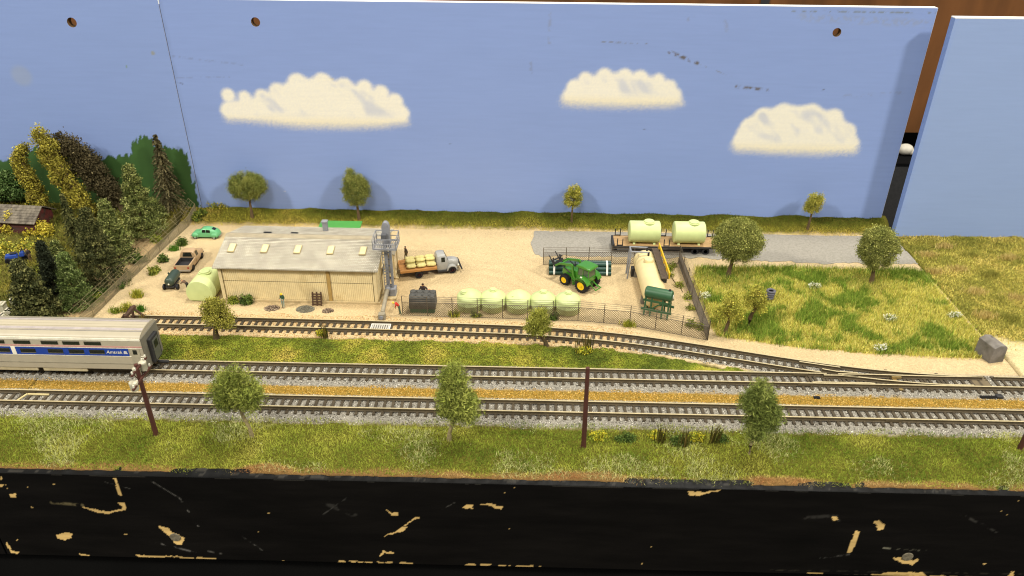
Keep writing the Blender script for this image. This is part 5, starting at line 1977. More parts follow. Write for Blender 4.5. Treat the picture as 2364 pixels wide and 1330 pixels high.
MB().loft(carbody(secs)).build('hood', gpaint, tk, 60)
for s in (-1, 1):
    f = MB()
    pr = []
    for k in range(13):
        a = math.pi * k / 12
        pr.append((2.25 + .36 * math.cos(a), .24 + .36 * math.sin(a)))
    inn = [(2.25 + .27 * math.cos(math.pi * k / 12), .22 + .27 * math.sin(math.pi * k / 12)) for k in range(12, -1, -1)]
    f.prism(pr + inn, s * .3, s * .62, 'xz')
    f.build('fender', gpaint, tk, 40, bevel=.03)
    wheel(tk, (2.25, s * .54, .27), .27, .18, redrim, .55)
    wheel(tk, (0, s * .62, .27), .27, .26, redrim, .55)
    MB().box((1.65, s * .5, .22), (.7, .16, .14)).build('running_board', gunm, tk, bevel=.02)
    MB().ball((2.7, s * .42, .52), (.06, .07, .07), 10, 6).build('headlight', lampw, tk, 60)
MB().box((2.82, 0, .48), (.06, .56, .42), rot=(0, -8, 0)).build('grille', gunm, tk)
MB().box((2.9, 0, .28), (.08, 1.2, .12)).build('bumper', gunm, tk, bevel=.02)
# sacks on the bed
sackm = mat('pale_sack', 'c4b777', rough=.8, var=.14, scale=6, bump=.35, bscale=9)
rws = ['nearest row', 'middle row', 'farthest row']
cls = ['beside the cab', 'in the middle', 'at the tail']
ca, sa = math.cos(math.radians(16.5)), math.sin(math.radians(16.5))
sk0 = MB()
rr = []
for k in range(9):
    u = -1 + 2 * k / 8
    e = (1 - abs(u) ** 4) ** .5
    rr.append([(u * .32, .175 * (e * .75 + .25) * math.cos(a) * (1.0 + .1 * math.cos(2 * a)), .13 + .13 * (e * .6 + .4) * math.sin(a)) for a in [2 * math.pi * j / 14 for j in range(14)]])
sk0.loft(rr)
sk_mesh = None
for c_ in range(3):
    for r_ in range(3):
        for lv in range(1):
            lx = .88 - c_ * .66
            ly = -.5 + r_ * .36
            lz = .715 + (.22 if r_ == 1 else .22 if r_ == 2 else 0)
            x = -7.2 + lx * ca - ly * sa
            y = 44.75 + lx * sa + ly * ca
            o = sk0.build('sack', sackm, None, 60) if sk_mesh is None else bpy.data.objects.new('sack', sk_mesh)
            if sk_mesh is None:
                sk_mesh = o.data
            else:
                COL.objects.link(o)
            o.location = (x * S, y * S, lz * S)
            o.rotation_euler = (random.Random(c_ * 9 + r_).uniform(-.08, .08), 0, math.radians(16.5 + (c_ * 7 + r_ * 5) % 9 - 4))
            tag(o, 'pale yellow sack on top of the load, %s, %s' % (rws[r_], cls[c_]), 'sack', 'sacks loaded on the flatbed truck')
            if r_ > 0:      # the sack under it
                o2 = bpy.data.objects.new('sack', sk_mesh)
                COL.objects.link(o2)
                o2.location = (x * S, y * S, .715 * S)
                o2.rotation_euler = (0, 0, math.radians(16.5))
                tag(o2, 'pale yellow sack in the bottom layer, %s, %s' % (rws[r_], cls[c_]), 'sack', 'sacks loaded on the flatbed truck')

# green tractor with front loader
jg = mat('tractor_green', '3c7a22', rough=.25, var=.04, spec=.55, coat=.3)
jy = mat('tractor_yellow', 'dfb90f', rough=.35, var=.04)
tr = thing('tractor', 'green tractor with yellow wheels and raised front loader', 'tractor', (3.98, 43.15, 0), 140)
for s in (-1, 1):
    wheel(tr, (0, s * .58, .48), .48, .38, jy, .56, lug=22)
    wheel(tr, (1.42, s * .52, .36), .36, .32, jy, .56, lug=18)
    pr = [(.56 * math.cos(math.pi * k / 12), .5 + .58 * math.sin(math.pi * k / 12)) for k in range(1, 12)]
    inn = [(.5 * math.cos(math.pi * k / 12), .5 + .52 * math.sin(math.pi * k / 12)) for k in range(11, 0, -1)]
    MB().prism(pr + inn, s * .38, s * .8, 'xz').build('fender', jg, tr, 40, bevel=.03)
    MB().box((.02, s * .72, 1.1), (.12, .1, .05)).build('fender_lamp', lampw, tr)
MB().box((.6, 0, .45), (1.9, .34, .34)).build('chassis', mat('tractor_dark_green', '24481a', rough=.45), tr, bevel=.04)
secs = [(.62, .33, .5, .82, .3, 1.14), (1.0, .32, .5, .82, .29, 1.12), (1.5, .29, .5, .78, .26, 1.06), (1.82, .25, .52, .74, .22, .98), (1.9, .2, .54, .7, .18, .92)]
MB().loft(carbody(secs)).build('hood', jg, tr, 50)
MB().box((1.9, 0, .72), (.04, .34, .34)).build('grille', gunm, tr)
# cab: lower shell, pillars, glass, roof
MB().box((.12, 0, .82), (.92, .82, .34), top=(1, 1)).build('cab_shell', jg, tr, bevel=.05)
MB().box((.13, 0, 1.25), (.86, .76, .56), top=(.9, .86)).build('cab_glass', mat('cab_glass', '4a5844', rough=.08, var=.1, spec=.7), tr, bevel=.03)
for x, y in ((-.3, -.38), (-.3, .38), (.56, -.38), (.56, .38), (.14, .39), (.14, -.39)):
    MB().cyl((x, y, .95), (x * .9 + .013, y * .88, 1.56), .032, n=6).build('pillar', jg, tr)
MB().prism([(-.42, 1.52), (.64, 1.52), (.68, 1.6), (.58, 1.7), (.1, 1.73), (-.38, 1.7), (-.46, 1.6)], -.46, .46, 'xz').build('roof', jg, tr, 40, bevel=.06)
MB().box((.1, 0, 1.05), (.3, .32, .3)).build('seat', gunm, tr, bevel=.04)
MB().box((-.05, 0, 1.28), (.09, .32, .4)).build('seat_back', gunm, tr, bevel=.04)
for s in (-1, 1):
    st_ = MB()
    st_.box((.62, s * .5, .5), (.04, .04, .62), rot=(0, 14, 0))
    st_.box((.86, s * .5, .5), (.04, .04, .62), rot=(0, 14, 0))
    so = st_.build('steps', jg, tr)
    for k in range(3):
        MB().box((.67 + k * .045, s * .5, .3 + k * .16), (.26, .12, .03)).build('tread', jg, so)
    # loader arm in two links
    MB().prism([(.72, .62), (.88, .6), (1.02, 1.42), (1.12, 1.5), (1.05, 1.6), (.92, 1.52)], s * .36, s * .47, 'xz').build('loader_mast', jg, tr, bevel=.015)
    MB().prism([(1.0, 1.42), (1.12, 1.58), (2.02, 1.34), (2.42, 1.02), (2.34, .94), (1.95, 1.22)], s * .36, s * .46, 'xz').build('loader_arm', jg, tr, bevel=.015)
    MB().cyl((1.12, s * .41, .9), (1.8, s * .41, 1.22), .035, n=8).build('cylinder', gunm, tr, 40)
MB().cyl((1.95, -.45, 1.24), (1.95, .45, 1.24), .045, n=8).build('cross_tube', jg, tr)
MB().cyl((2.36, -.5, 1.0), (2.36, .5, 1.0), .05, n=8).build('cross_tube', gunm, tr)
fk = MB()
fk.box((2.44, 0, 1.1), (.07, 1.0, .16), rot=(0, 20, 0))
fk.box((2.5, 0, 1.32), (.06, 1.0, .08), rot=(0, 20, 0))
fo = fk.build('fork_frame', gunm, tr)
for y in (-.34, .34):
    MB().box((2.52, y, 1.2), (.07, .09, .5), rot=(0, 20, 0)).build('fork_back', gunm, fo)
    MB().box((2.78, y, 1.3), (.06, .08, .62), rot=(0, 38, 0), top=(.4, .7)).build('tine', gunm, fo)
for s in (-1, 1):
    MB().cyl((-.35, s * .18, .5), (-.85, s * .28, .28), .035, n=6).build('hitch_arm', jg, tr)
MB().cyl((-.4, 0, .72), (-.85, 0, .42), .035, n=6).build('top_link', jg, tr)
MB().box((-.86, 0, .3), (.06, .62, .06)).build('hitch_bar', jg, tr)
MB().cyl((1.2, -.2, 1.0), (1.2, -.2, 1.45), .03, n=8).build('exhaust', gunm, tr, 40)

# flatbed road trailer with two drums
dk_ = mat('deck_tan', 'a9895e', rough=.8, var=.2, scale=5, stretch=(.3, 1, 1))
fb = thing('flatbed_trailer', 'black flatbed road trailer with stake posts on the grey road', 'trailer', (9.75, 48.85, 0), 0)
X0, X1, W2 = -3.6, 3.6, .8
MB().box((0, 0, .60), (X1 - X0, 2 * W2, .08)).build('deck', dk_, fb)
for s in (-1, 1):
    MB().box((0, s * (W2 + .02), .57), (X1 - X0, .05, .14)).build('side_rail', gunm, fb)
    MB().box((0, s * .3, .46), (X1 - X0 - .4, .1, .2)).build('chassis_beam', gunm, fb)
for x in (-3.25, -.02, 3.3):
    for s in (-1, 1):
        a, b = (-.18, .18)
        q = MB()
        q.box((x + a, s * (W2 + .0), .9), (.06, .06, .56))
        q.box((x + b, s * (W2 + .0), .9), (.06, .06, .56))
        q.box((x, s * (W2 + .0), .68), (.36, .05, .06))
        q.build('stake_frame', gunm, fb)
for x in (2.0, 2.75):
    for s in (-1, 1):
        wheel(fb, (x, s * .62, .27), .27, .3, gunm, .5)
    MB().cyl((x, -.6, .27), (x, .6, .27), .05, n=8).build('axle', gunm, fb)
for s in (-1, 1):
    MB().box((1.2, s * .5, .28), (.1, .08, .52)).build('landing_leg', gunm, fb)
    MB().box((1.2, s * .5, .03), (.2, .16, .04)).build('landing_foot', gunm, fb)
MB().cyl((-3.4, -.55, .34), (-2.6, -.55, .34), .16, n=14).build('air_tank', mat('tank_grey', '6f7074', rough=.4), fb, 40)
MB().box((-3.66, 0, .44), (.12, 1.5, .5)).build('headboard', gunm, fb)
MB().box((-.9, -.6, .4), (2.0, .08, .16)).build('under_rail', mat('tank_grey', '6f7074', rough=.4), fb)
for lab, cx in (('pale green drum tank on the trailer, the one nearer its front posts', 8.22), ('pale green drum tank on the trailer beside the round tree', 11.32)):
    t = thing('drum_tank', lab, 'tank', (cx, 48.8, .64), 0, 'drum tanks on the trailer')
    drum(t, 2.12, .76, .76, 'x', tankg)
    lid(t, (.28, 0, 1.46), .37, .14)
    for x in (-.7, .7):
        MB().prism([(-.5, 0), (.5, 0), (.42, .2), (0, .06), (-.42, .2)], x - .08, x + .08, 'yz').build('cradle', tankg, t)

# ------------------------------------------------------------------ passenger train car
silver = mat('silver_body', 'a89f8a', rough=.42, var=.05, scale=1.5, spec=.45)
silver2 = mat('silver_roof', 'b0a68f', rough=.5, var=.06, scale=1.2, stretch=(.15, 1, 1))
bluep = mat('deep_blue_stripe', '1d3f95', rough=.4, var=.05)
pink = mat('dusty_red_stripe', 'bf8f86', rough=.5)
whit = mat('white_stripe', 'ece6d2', rough=.45)
TX, TL = -28.02, 16.3
X_AT0, X_ATK = -27.47, .02303
pc = thing('passenger_car', 'silver double deck passenger train car with deep blue stripe', 'train car', (TX, T2, 0))
W = .95
hx_ = TL / 2
rings = []
for x in (-hx_, hx_):
    sec = [(-W * .9, .58), (-W, .64), (-W, 2.48), (-W * .985, 2.56), (-W * .94, 2.63), (-.82, 2.7), (-.62, 2.77), (-.34, 2.82), (0, 2.84)]
    rings.append([(x, a, b) for a, b in sec] + [(x, -a, b) for a, b in sec[-2::-1]])
MB().loft(rings).build('body', silver, pc, 30)
# roof sheets and seams
for y0, z0, y1, z1 in ((-.96, 2.42, -.945, 2.6),):
    MB().box((0, -.955, 2.51), (TL - .02, .03, .15)).build('cornice', whit, pc, bevel=.01)
    MB().box((0, .955, 2.51), (TL - .02, .03, .15)).build('cornice', whit, pc, bevel=.01)
for s in (-1, 1):
    MB().box((0, s * .56, 2.785), (TL - .04, .05, .03), rot=(s * -16, 0, 0)).build('roof_seam', mat('grey_seam', '857f78', rough=.6), pc)
    MB().box((0, s * .4, 2.812), (TL - .04, .16, .02), rot=(s * -10, 0, 0)).build('roof_seam', mat('mauve_sheet', 'a39a97', rough=.6), pc)
    MB().box((0, s * .12, 2.838), (TL - .04, .2, .02)).build('roof_sheet', silver2, pc)
    MB().box((0, s * .958, 2.06), (TL - .02, .022, .08)).build('upper_stripe', pink, pc)
    MB().box((0, s * .958, 1.475), (TL - .02, .022, .04)).build('white_line', whit, pc)
    MB().box((0, s * .958, 1.985), (TL - .02, .022, .025)).build('white_line', whit, pc)
    MB().box((0, s * .962, 1.0), (TL - .02, .02, .03)).build('sill_line', mat('sill_grey', '8d8674', rough=.6), pc)
SIDE = -1
xs_up = [(39, 79), (103, 141), (152, 190), (201, 240), (-25, 24)]
def x_at(p):
    return X_AT0 + (p) * X_ATK - TX   # offset along the car for a place on its near side


ww = .88
for s in (-1, 1):
    n = 0
    base = [x_at(59), x_at(122), x_at(171), x_at(220), x_at(0), x_at(-60), x_at(-110), x_at(-180), x_at(-230)]
    for cx in base:
        w = MB().box((cx, s * .962, 2.26), (ww, .03, .22)).build('upper_window', glassm, pc, bevel=.03)
        MB().box((cx, s * .975, 2.365), (ww * .95, .015, .03)).build('window_rail', mat('rail_trim', '6f6a5e', rough=.5), w)
    lows = [x_at(67), x_at(130), x_at(178), x_at(225), x_at(8), x_at(-52), x_at(-102), x_at(-172), x_at(-222)]
    edges = [x_at(-330), x_at(29), x_at(39), x_at(297)]
    MB().box(((edges[2] + edges[3]) / 2, s * .960, 1.725), (edges[3] - edges[2], .024, .46)).build('blue_panel', bluep, pc)
    MB().box(((edges[0] + edges[1]) / 2, s * .960, 1.725), (edges[1] - edges[0], .024, .46)).build('blue_panel', bluep, pc)
    MB().box(((edges[1] + edges[2]) / 2, s * .963, 1.72), (.22, .02, .5)).build('white_door_edge', whit, pc)
    for cx in lows:
        w = MB().box((cx, s * .968, 1.74), (ww * .92, .03, .26)).build('lower_window', glassm, pc, bevel=.03)
        MB().box((cx, s * .98, 1.62), (ww * .9, .015, .03)).build('window_sill', mat('rail_trim', '6f6a5e', rough=.5), w)
    dr = MB().box((hx_ - .42, s * .958, 1.5), (.5, .03, .95)).build('door', mat('door_silver', 'a59d88', rough=.5), pc, bevel=.015)
    MB().box((hx_ - .42, s * .975, 1.75), (.22, .02, .28)).build('door_window', glassm, dr, bevel=.02)
    for x0, x1 in ((-hx_ + 3.3, -1.6), (-1.3, 2.2), (2.5, hx_ - 3.3)):
        MB().box(((x0 + x1) / 2, s * .86, .6), (x1 - x0, .1, .4)).build('skirt', mat('skirt_cream', 'b3a888', rough=.55), pc, bevel=.02)


def text_mesh(body, size, m, parent, loc, rot, shear=.2):
    cu_ = bpy.data.curves.new('lettering', 'FONT')
    cu_.body = body
    cu_.size = size * S
    cu_.shear = shear
    cu_.extrude = .004 * S
    cu_.align_x = 'LEFT'
    o = bpy.data.objects.new('lettering', cu_)
    COL.objects.link(o)
    bpy.context.view_layer.update()
    me = bpy.data.meshes.new_from_object(o.evaluated_get(bpy.context.evaluated_depsgraph_get()))
    bpy.data.objects.remove(o)
    me.materials.clear()
    me.materials.append(m)
    t = bpy.data.objects.new('lettering', me)
    COL.objects.link(t)
    t.parent = parent
    t.location = [v * S for v in loc]
    t.rotation_euler = rot
    return t


text_mesh('Amtrak', .27, whit, pc, (x_at(246), -.98, 1.65), (math.radians(90), 0, 0))
lg = MB()
for k in range(3):
    lg.box((x_at(290), -.978, 1.66 + k * .065), (.2 - .03 * k, .012, .03))
lg.build('emblem', whit, pc)
# end of the car: diaphragm, door, bogies
MB().box((hx_ + .02, 0, 1.6), (.06, 1.84, 1.9)).build('end_plate', mat('end_grey', '6f6b5e', rough=.6), pc, bevel=.02)
db = MB().box((hx_ + .13, 0, 1.45), (.2, .92, 1.5)).build('diaphragm', gunm, pc, bevel=.05)
MB().box((hx_ + .24, 0, 1.42), (.03, .62, 1.2)).build('end_door', mat('end_door_grey', '55574f', rough=.4), db)
MB().box((hx_ + .26, 0, 1.72), (.02, .36, .4)).build('door_window', glassm, db)
for bx in (-hx_ + 2.0, hx_ - 2.0):
    MB().box((bx, 0, .42), (2.6, 1.3, .16)).build('bogie_frame', gunm, pc, bevel=.03)
    for dx in (-.8, .8):
        for s in (-1, 1):
            m = MB()
            m.lathe([(.01, -.06), (.27, -.06), (.28, .02), (.3, .03), (.3, .06), (.01, .06)], 20, (0, 0, 0), 'y')
            m.build('bogie_wheel', gunm, pc, 40, loc=(bx + dx, s * .44, .53))
    for s in (-1, 1):
        MB().box((bx, s * .66, .5), (2.5, .1, .14)).build('side_frame', gunm, pc, bevel=.02)
MB().box((hx_ + .4, 0, .5), (.6, .14, .12)).build('coupler', gunm, pc, bevel=.03)
MB().box((0, 0, .62), (TL - .6, 1.5, .34)).build('underframe', gunm, pc)

# ------------------------------------------------------------------ telegraph poles
whitec = mat('white_ceramic', 'd6d2be', rough=.35, var=.1)


def pole(label, loc, h, arms, lean=0.0):
    t = thing('telegraph_pole', label, 'pole', (loc[0], loc[1], hz1(loc[0], loc[1]) - .08), 0, 'telegraph poles along the front verge')
    lx = lean * h
    MB().limb([(0, 0, 0), (lx * .5, 0, h * .5), (lx, 0, h)], [.125, .11, .092], 12).build('pole', polem, t, 40)
    MB().lathe([(.01, .0), (.26, .0), (.2, .06), (.14, .09), (.01, .1)], 12).build('foot', polem, t, 60)
    if arms:
        for z, L in ((h - .12, 1.5), (h - .75, 1.9)):
            MB().box((lx * z / h + .12, 0, z), (.09, L, .11)).build('crossarm', polem, t, bevel=.01)
            for k in (-1, -.55, .55, 1):
                MB().lathe([(.01, 0), (.035, 0), (.05, .06), (.03, .1), (.045, .13), (.01, .15)], 8).build('insulator', whitec, t, 60, loc=(lx * z / h + .12, k * L * .44, z + .05))
        for x, y, z in ((-.02, -.55, h - 1.02), (.14, .3, h - .5), (-.12, .12, h - .72)):
            c = MB()
            r_ = .19 if y < 0 else .17
            c.lathe([(.01, 0), (r_ * .9, 0), (r_, .04), (r_, .36), (r_ * 1.05, .37), (r_ * 1.0, .43), (r_ * .4, .5), (.01, .51)], 16)
            tn = c.build('transformer', mat('transformer_cream', 'bdb8a0', rough=.4, var=.1), t, 40, loc=(x, y, z))
            MB().cyl((.08, 0, .48), (.1, 0, .62), .025, n=6).build('bushing', whitec, tn)
        MB().cyl((lx * .8, 0, h - .95), (lx * .9 + .12, .55, h - .2), .025, n=5).build('stay', polem, t)
        MB().cyl((lx * .8, 0, h - .95), (lx * .9 + .12, -.55, h - .2), .025, n=5).build('stay', polem, t)
    return t


pole('brown telegraph pole with crossarms and cream transformers in front of the train', (-17.708, 28.279, 0), 4.25, True)
pole('bare dark brown pole standing in the verge near the middle', (2.897, 28.013, 0), 4.72, False, -.012)
pole('reddish brown pole leaning out of the right edge of the picture', (23.638, 28.493, 0), 4.5, False, .03)


# ------------------------------------------------------------------ people
def person(label, loc, rz, h, J, cols, hat=None, hair='3a2a20', kind=None):
    """J: joint offsets in body heights, facing +x. One continuous skinned body."""
    base = dict(pel=(0, 0, .5), wai=(0, 0, .6), che=(0, 0, .74), nec=(0, 0, .84), hea=(.01, 0, .885), top=(.01, 0, .945),
                shl=(0, .1, .8), shr=(0, -.1, .8), ell=(-.01, .14, .64), elr=(-.01, -.14, .64), hal=(.05, .14, .5), har=(.05, -.14, .5),
                hil=(0, .055, .48), hir=(0, -.055, .48), knl=(.015, .06, .27), knr=(.015, -.06, .27), anl=(-.01, .065, .045), anr=(-.01, -.065, .045), tol=(.07, .075, .02), tor=(.07, -.075, .02))
    base.update(J)
    rad = dict(pel=.078, wai=.07, che=.085, nec=.033, hea=.052, top=.045, shl=.045, shr=.045, ell=.032, elr=.032, hal=.022, har=.022, hil=.06, hir=.06, knl=.043, knr=.043, anl=.028, anr=.028, tol=.022, tor=.022)
    names = list(base)
    idx = {k: i for i, k in enumerate(names)}
    E = [('pel', 'wai', 'b'), ('wai', 'che', 't'), ('che', 'nec', 't'), ('nec', 'hea', 's'), ('hea', 'top', 's'), ('che', 'shl', 't'), ('che', 'shr', 't'), ('shl', 'ell', 't'), ('shr', 'elr', 't'), ('ell', 'hal', 'a'), ('elr', 'har', 'a'), ('pel', 'hil', 'b'), ('pel', 'hir', 'b'), ('hil', 'knl', 'b'), ('hir', 'knr', 'b'), ('knl', 'anl', 'b'), ('knr', 'anr', 'b'), ('anl', 'tol', 'f'), ('anr', 'tor', 'f')]
    me = bpy.data.meshes.new('person')
    bm = bmesh.new()
    lay = bm.verts.layers.skin.verify()
    vs = []
    K = h * 10
    for k in names:
        v = bm.verts.new([c * K for c in base[k]])
        v[lay].radius = (rad[k] * K, rad[k] * K)
        v[lay].use_root = (k == 'pel')
        vs.append(v)
    for a, b, _ in E:
        bm.edges.new((vs[idx[a]], vs[idx[b]]))
    # five fingers on each hand
    for hn, en in (('hal', 'ell'), ('har', 'elr')):
        d = Vector(base[hn]) - Vector(base[en])
        d.normalize()
        sd = d.cross(Vector((1, .3, 0)))
        if sd.length < .1:
            sd = d.cross(Vector((0, 1, 0)))
        sd.normalize()
        for q, L in ((-1.1, .026), (-.5, .04), (0, .044), (.5, .04), (1, .03)):
            p = Vector(base[hn])
            v = bm.verts.new((p + d * L + sd * q * .014) * K)
            v[lay].radius = (.007 * K, .007 * K)
            bm.edges.new((vs[idx[hn]], v))
    bm.to_mesh(me)
    bm.free()
    o = bpy.data.objects.new('person', me)
    COL.objects.link(o)
    o.modifiers.new('skin', 'SKIN')
    sb = o.modifiers.new('sub', 'SUBSURF')
    sb.levels = 1
    sb.render_levels = 1
    bpy.context.view_layer.update()
    nm = bpy.data.meshes.new_from_object(o.evaluated_get(bpy.context.evaluated_depsgraph_get()))
    bpy.data.objects.remove(o)
    keys = {'t': 0, 'b': 1, 's': 2, 'a': 3, 'f': 4}
    mats_ = [mat('cloth_' + cols[0], cols[0], rough=.8, var=.1), mat('cloth_' + cols[1], cols[1], rough=.8, var=.1), mat('skin_tone', 'c08a62', rough=.6), mat('cloth_' + cols[2], cols[2], rough=.8, var=.1), mat('shoe_black', '201a16', rough=.6)]
    nm.materials.clear()
    for m in mats_:
        nm.materials.append(m)
    segs = [(np.array(base[a]) * K, np.array(base[b]) * K, keys[t]) for a, b, t in E]
    for p in nm.polygons:
        c = np.array(p.center)
        best = (1e9, 0)
        for a, b, t in segs:
            v = b - a
            f = np.clip(np.dot(c - a, v) / np.dot(v, v), 0, 1)
            d = np.linalg.norm(c - a - v * f)
            if t == 3 and f > .8:
                t = 2
            best = min(best, (d, t))
        p.material_index = best[1]
        p.use_smooth = True
    for v in nm.vertices:
        v.co = v.co * (S / 10)
    o = bpy.data.objects.new('person', nm)
    COL.objects.link(o)
    o.location = (loc[0] * S, loc[1] * S, loc[2] * S)
    o.rotation_euler = (0, 0, math.radians(rz))
    tag(o, label, 'person', 'model people in the yard')
    hd = Vector(base['hea']).lerp(Vector(base['top']), .75) * h
    up = (Vector(base['top']) - Vector(base['nec'])).normalized()
    M = Matrix.Translation(hd) @ up.to_track_quat('Z', 'Y').to_matrix().to_4x4()
    if hat:
        q = MB()
        q.lathe([(.01, .065 * h), (.035 * h, .058 * h), (.052 * h, .03 * h), (.056 * h, -.005 * h), (.075 * h, -.012 * h), (.075 * h, -.02 * h), (.01, -.02 * h)], 14, M=M)
        q.build('hat', mat('hat_' + hat, hat, rough=.5), o, 60)
    else:
        q = MB()
        q.ball((-.012 * h, 0, .004 * h), (.054 * h, .052 * h, .05 * h), 12, 8, M=M)
        q.build('hair', mat('hair_' + hair, hair, rough=.8), o, 60)
    fw = Vector((1, 0, 0))
    f = MB()      # nose and ears
    f.ball((.055 * h, 0, -.03 * h), (.012 * h, .009 * h, .014 * h), 6, 4, M=M)
    for s in (-1, 1):
        f.ball((.0, s * .052 * h, -.025 * h), (.012 * h, .008 * h, .018 * h), 6, 4, M=M)
    f.build('face', MATS['skin_tone'], o, 60)
    e = MB()
    for s in (-1, 1):
        e.ball((.05 * h, s * .02 * h, -.015 * h), (.006 * h, .008 * h, .006 * h), 6, 4, M=M)
    e.build('eyes', MATS['shoe_black'], o, 60)
    return o


person('man in brown jacket and olive trousers walking behind the truck bed', (-8.213, 46.611, 0), 215, 1.07, dict(anl=(-.12, .06, .06), tol=(-.06, .07, .02), knl=(-.03, .06, .28), anr=(.08, -.06, .045), tor=(.16, -.06, .02), knr=(.05, -.06, .27), hal=(-.02, .17, .5), ell=(-.04, .18, .65), har=(.02, -.16, .49)), ('4a3e32', '5d5236', '4a3e32'), hair='2c221c')
person('man in brown bending down beside the dark green tank trailer', (-21.425, 41.899, 0), 165, 1.05, dict(wai=(.06, 0, .58), che=(.19, 0, .64), nec=(.28, 0, .66), hea=(.33, 0, .665), top=(.385, 0, .67), shl=(.22, .1, .66), shr=(.22, -.1, .66), ell=(.3, .13, .56), elr=(.3, -.13, .56), hal=(.4, .1, .52), har=(.4, -.1, .52)), ('5a4432', '2f2a26', '5a4432'), hair='3a2a20')
person('man in green shirt and yellow hard hat standing at the warehouse wall', (-14.85, 40.12, 0), 250, 1.08, dict(hea=(.03, 0, .88), top=(.045, 0, .93), hal=(.12, .1, .58), har=(.12, -.1, .58), anl=(.03, .06, .045), tol=(.1, .07, .02)), ('33503a', '8f9a8c', '33503a'), hat='dcb824')
person('worker in red shirt, green trousers and yellow hard hat bending at the fence', (-7.598, 39.534, 0), 185, 1.08, dict(wai=(.03, 0, .6), che=(.13, 0, .71), nec=(.22, 0, .77), hea=(.27, 0, .79), top=(.32, 0, .815), shl=(.15, .1, .75), shr=(.15, -.1, .75), ell=(.2, .12, .6), elr=(.2, -.12, .6), hal=(.2, .08, .47), har=(.2, -.08, .47), anl=(-.1, .07, .05), knl=(-.04, .06, .27), tol=(-.03, .08, .02)), ('b3281c', '4b5a44', 'c08a62'), hat='dcb824')
person('dark haired man with raised arm standing behind the grey crate', (-6.3, 41.0, .0), 265, 1.42, dict(ell=(.04, .2, .7), hal=(.06, .3, .72), elr=(.03, -.17, .68), har=(.1, -.22, .6)), ('2c1f1c', '2f2a26', 'c08a62'), hair='2c1a14')
# blue motor tricycle with its rider, half hidden in the undergrowth
bm_ = mat('blue_paint', '24418c', rough=.35, var=.08)
c = (-34.384, 45.265, 0)
at_ = thing('motor_tricycle', 'blue motor tricycle half hidden in the bushes at the left', 'tricycle', (c[0], c[1], .12), 20)
MB().box((-.25, 0, .42), (.8, .5, .26), top=(.85, .8)).build('body', bm_, at_, bevel=.05)
MB().box((.4, 0, .5), (.34, .44, .3), top=(.7, .8)).build('cowl', bm_, at_, bevel=.05)
MB().cyl((.42, -.26, .78), (.42, .26, .78), .03, n=6).build('handlebar', gunm, at_)
for x, y in ((.5, 0), (-.45, .3), (-.45, -.3)):
    wheel(at_, (x, y, .2), .2, .14, gunm, .5)
MB().box((-.1, 0, .62), (.4, .26, .1)).build('seat', gunm, at_, bevel=.03)
person('dark clothed person standing beside the blue tricycle in the bushes', (-33.483, 45.299, 0), 160, 1.1, dict(wai=(.02, 0, .6), che=(.06, 0, .73), nec=(.1, 0, .82), hea=(.12, 0, .86), top=(.15, 0, .91), hal=(.2, .1, .55), har=(.2, -.1, .55)), ('2a2320', '5d4a33', '2a2320'), hair='4a4420')

# ------------------------------------------------------------------ trees and plants
def leaves_mesh(name, pts, size, cols, parent, m=leafm, longf=1.0, up=0.0, gain=1.4):
    """one small triangle-pair leaf per point"""
    n = len(pts)
    cols = np.minimum(cols * gain, .8)
    u = rng.normal(0, 1, (n, 3))
    u[:, 2] += up
    u /= np.linalg.norm(u, axis=1)[:, None] + 1e-9
    w = rng.normal(0, 1, (n, 3))
    v = np.cross(u, w)
    v /= np.linalg.norm(v, axis=1)[:, None] + 1e-9
    s = size[:, None]
    a = pts + u * s * longf
    b = pts + v * s * .55
    c = pts - u * s * longf
    d = pts - v * s * .55
    V = np.stack([a, b, c, d], 1).reshape(-1, 3)
    F = (np.array([(0, 1, 2), (0, 2, 3)])[None] + (np.arange(n) * 4)[:, None, None]).reshape(-1, 3)
    return mesh_np(name, V, F, m, np.repeat(cols, 4, 0), parent)


def crown_pts(blobs, ncl, nlf, sig, shell=.55):
    """clusters of points over the blobs: centres and leaf points"""
    blobs = np.array([tuple(b) + ((1, 1, 1) if len(b) == 4 else ()) for b in blobs], float)
    wgt = blobs[:, 3] ** 2
    wgt /= wgt.sum()
    k = rng.choice(len(blobs), ncl, p=wgt)
    d = rng.normal(0, 1, (ncl, 3))
    d /= np.linalg.norm(d, axis=1)[:, None]
    rr = shell + (1 - shell) * rng.uniform(0, 1, ncl) ** .6
    sx = blobs[k, 4:7] if blobs.shape[1] > 4 else np.ones((ncl, 3))
    C_ = blobs[k, :3] + d * (blobs[k, 3] * rr)[:, None] * sx
    P_ = C_[:, None, :] + rng.normal(0, 1, (ncl, nlf, 3)) * sig
    return P_.reshape(-1, 3), np.repeat(np.arange(ncl), nlf)


def colmix(idx, ncl, hexes, jit=.2, cj=.22):
    cs = np.array([lin(h) for h in hexes])
    cc = cs[rng.choice(len(cs), ncl)] * rng.uniform(1 - cj, 1 + cj, (ncl, 1))
    n = len(idx)
    other = cs[rng.choice(len(cs), n)]
    t = rng.uniform(0, .5, (n, 1))
    return (cc[idx] * (1 - t) + other * t) * rng.uniform(1 - jit, 1 + jit, (n, 1))


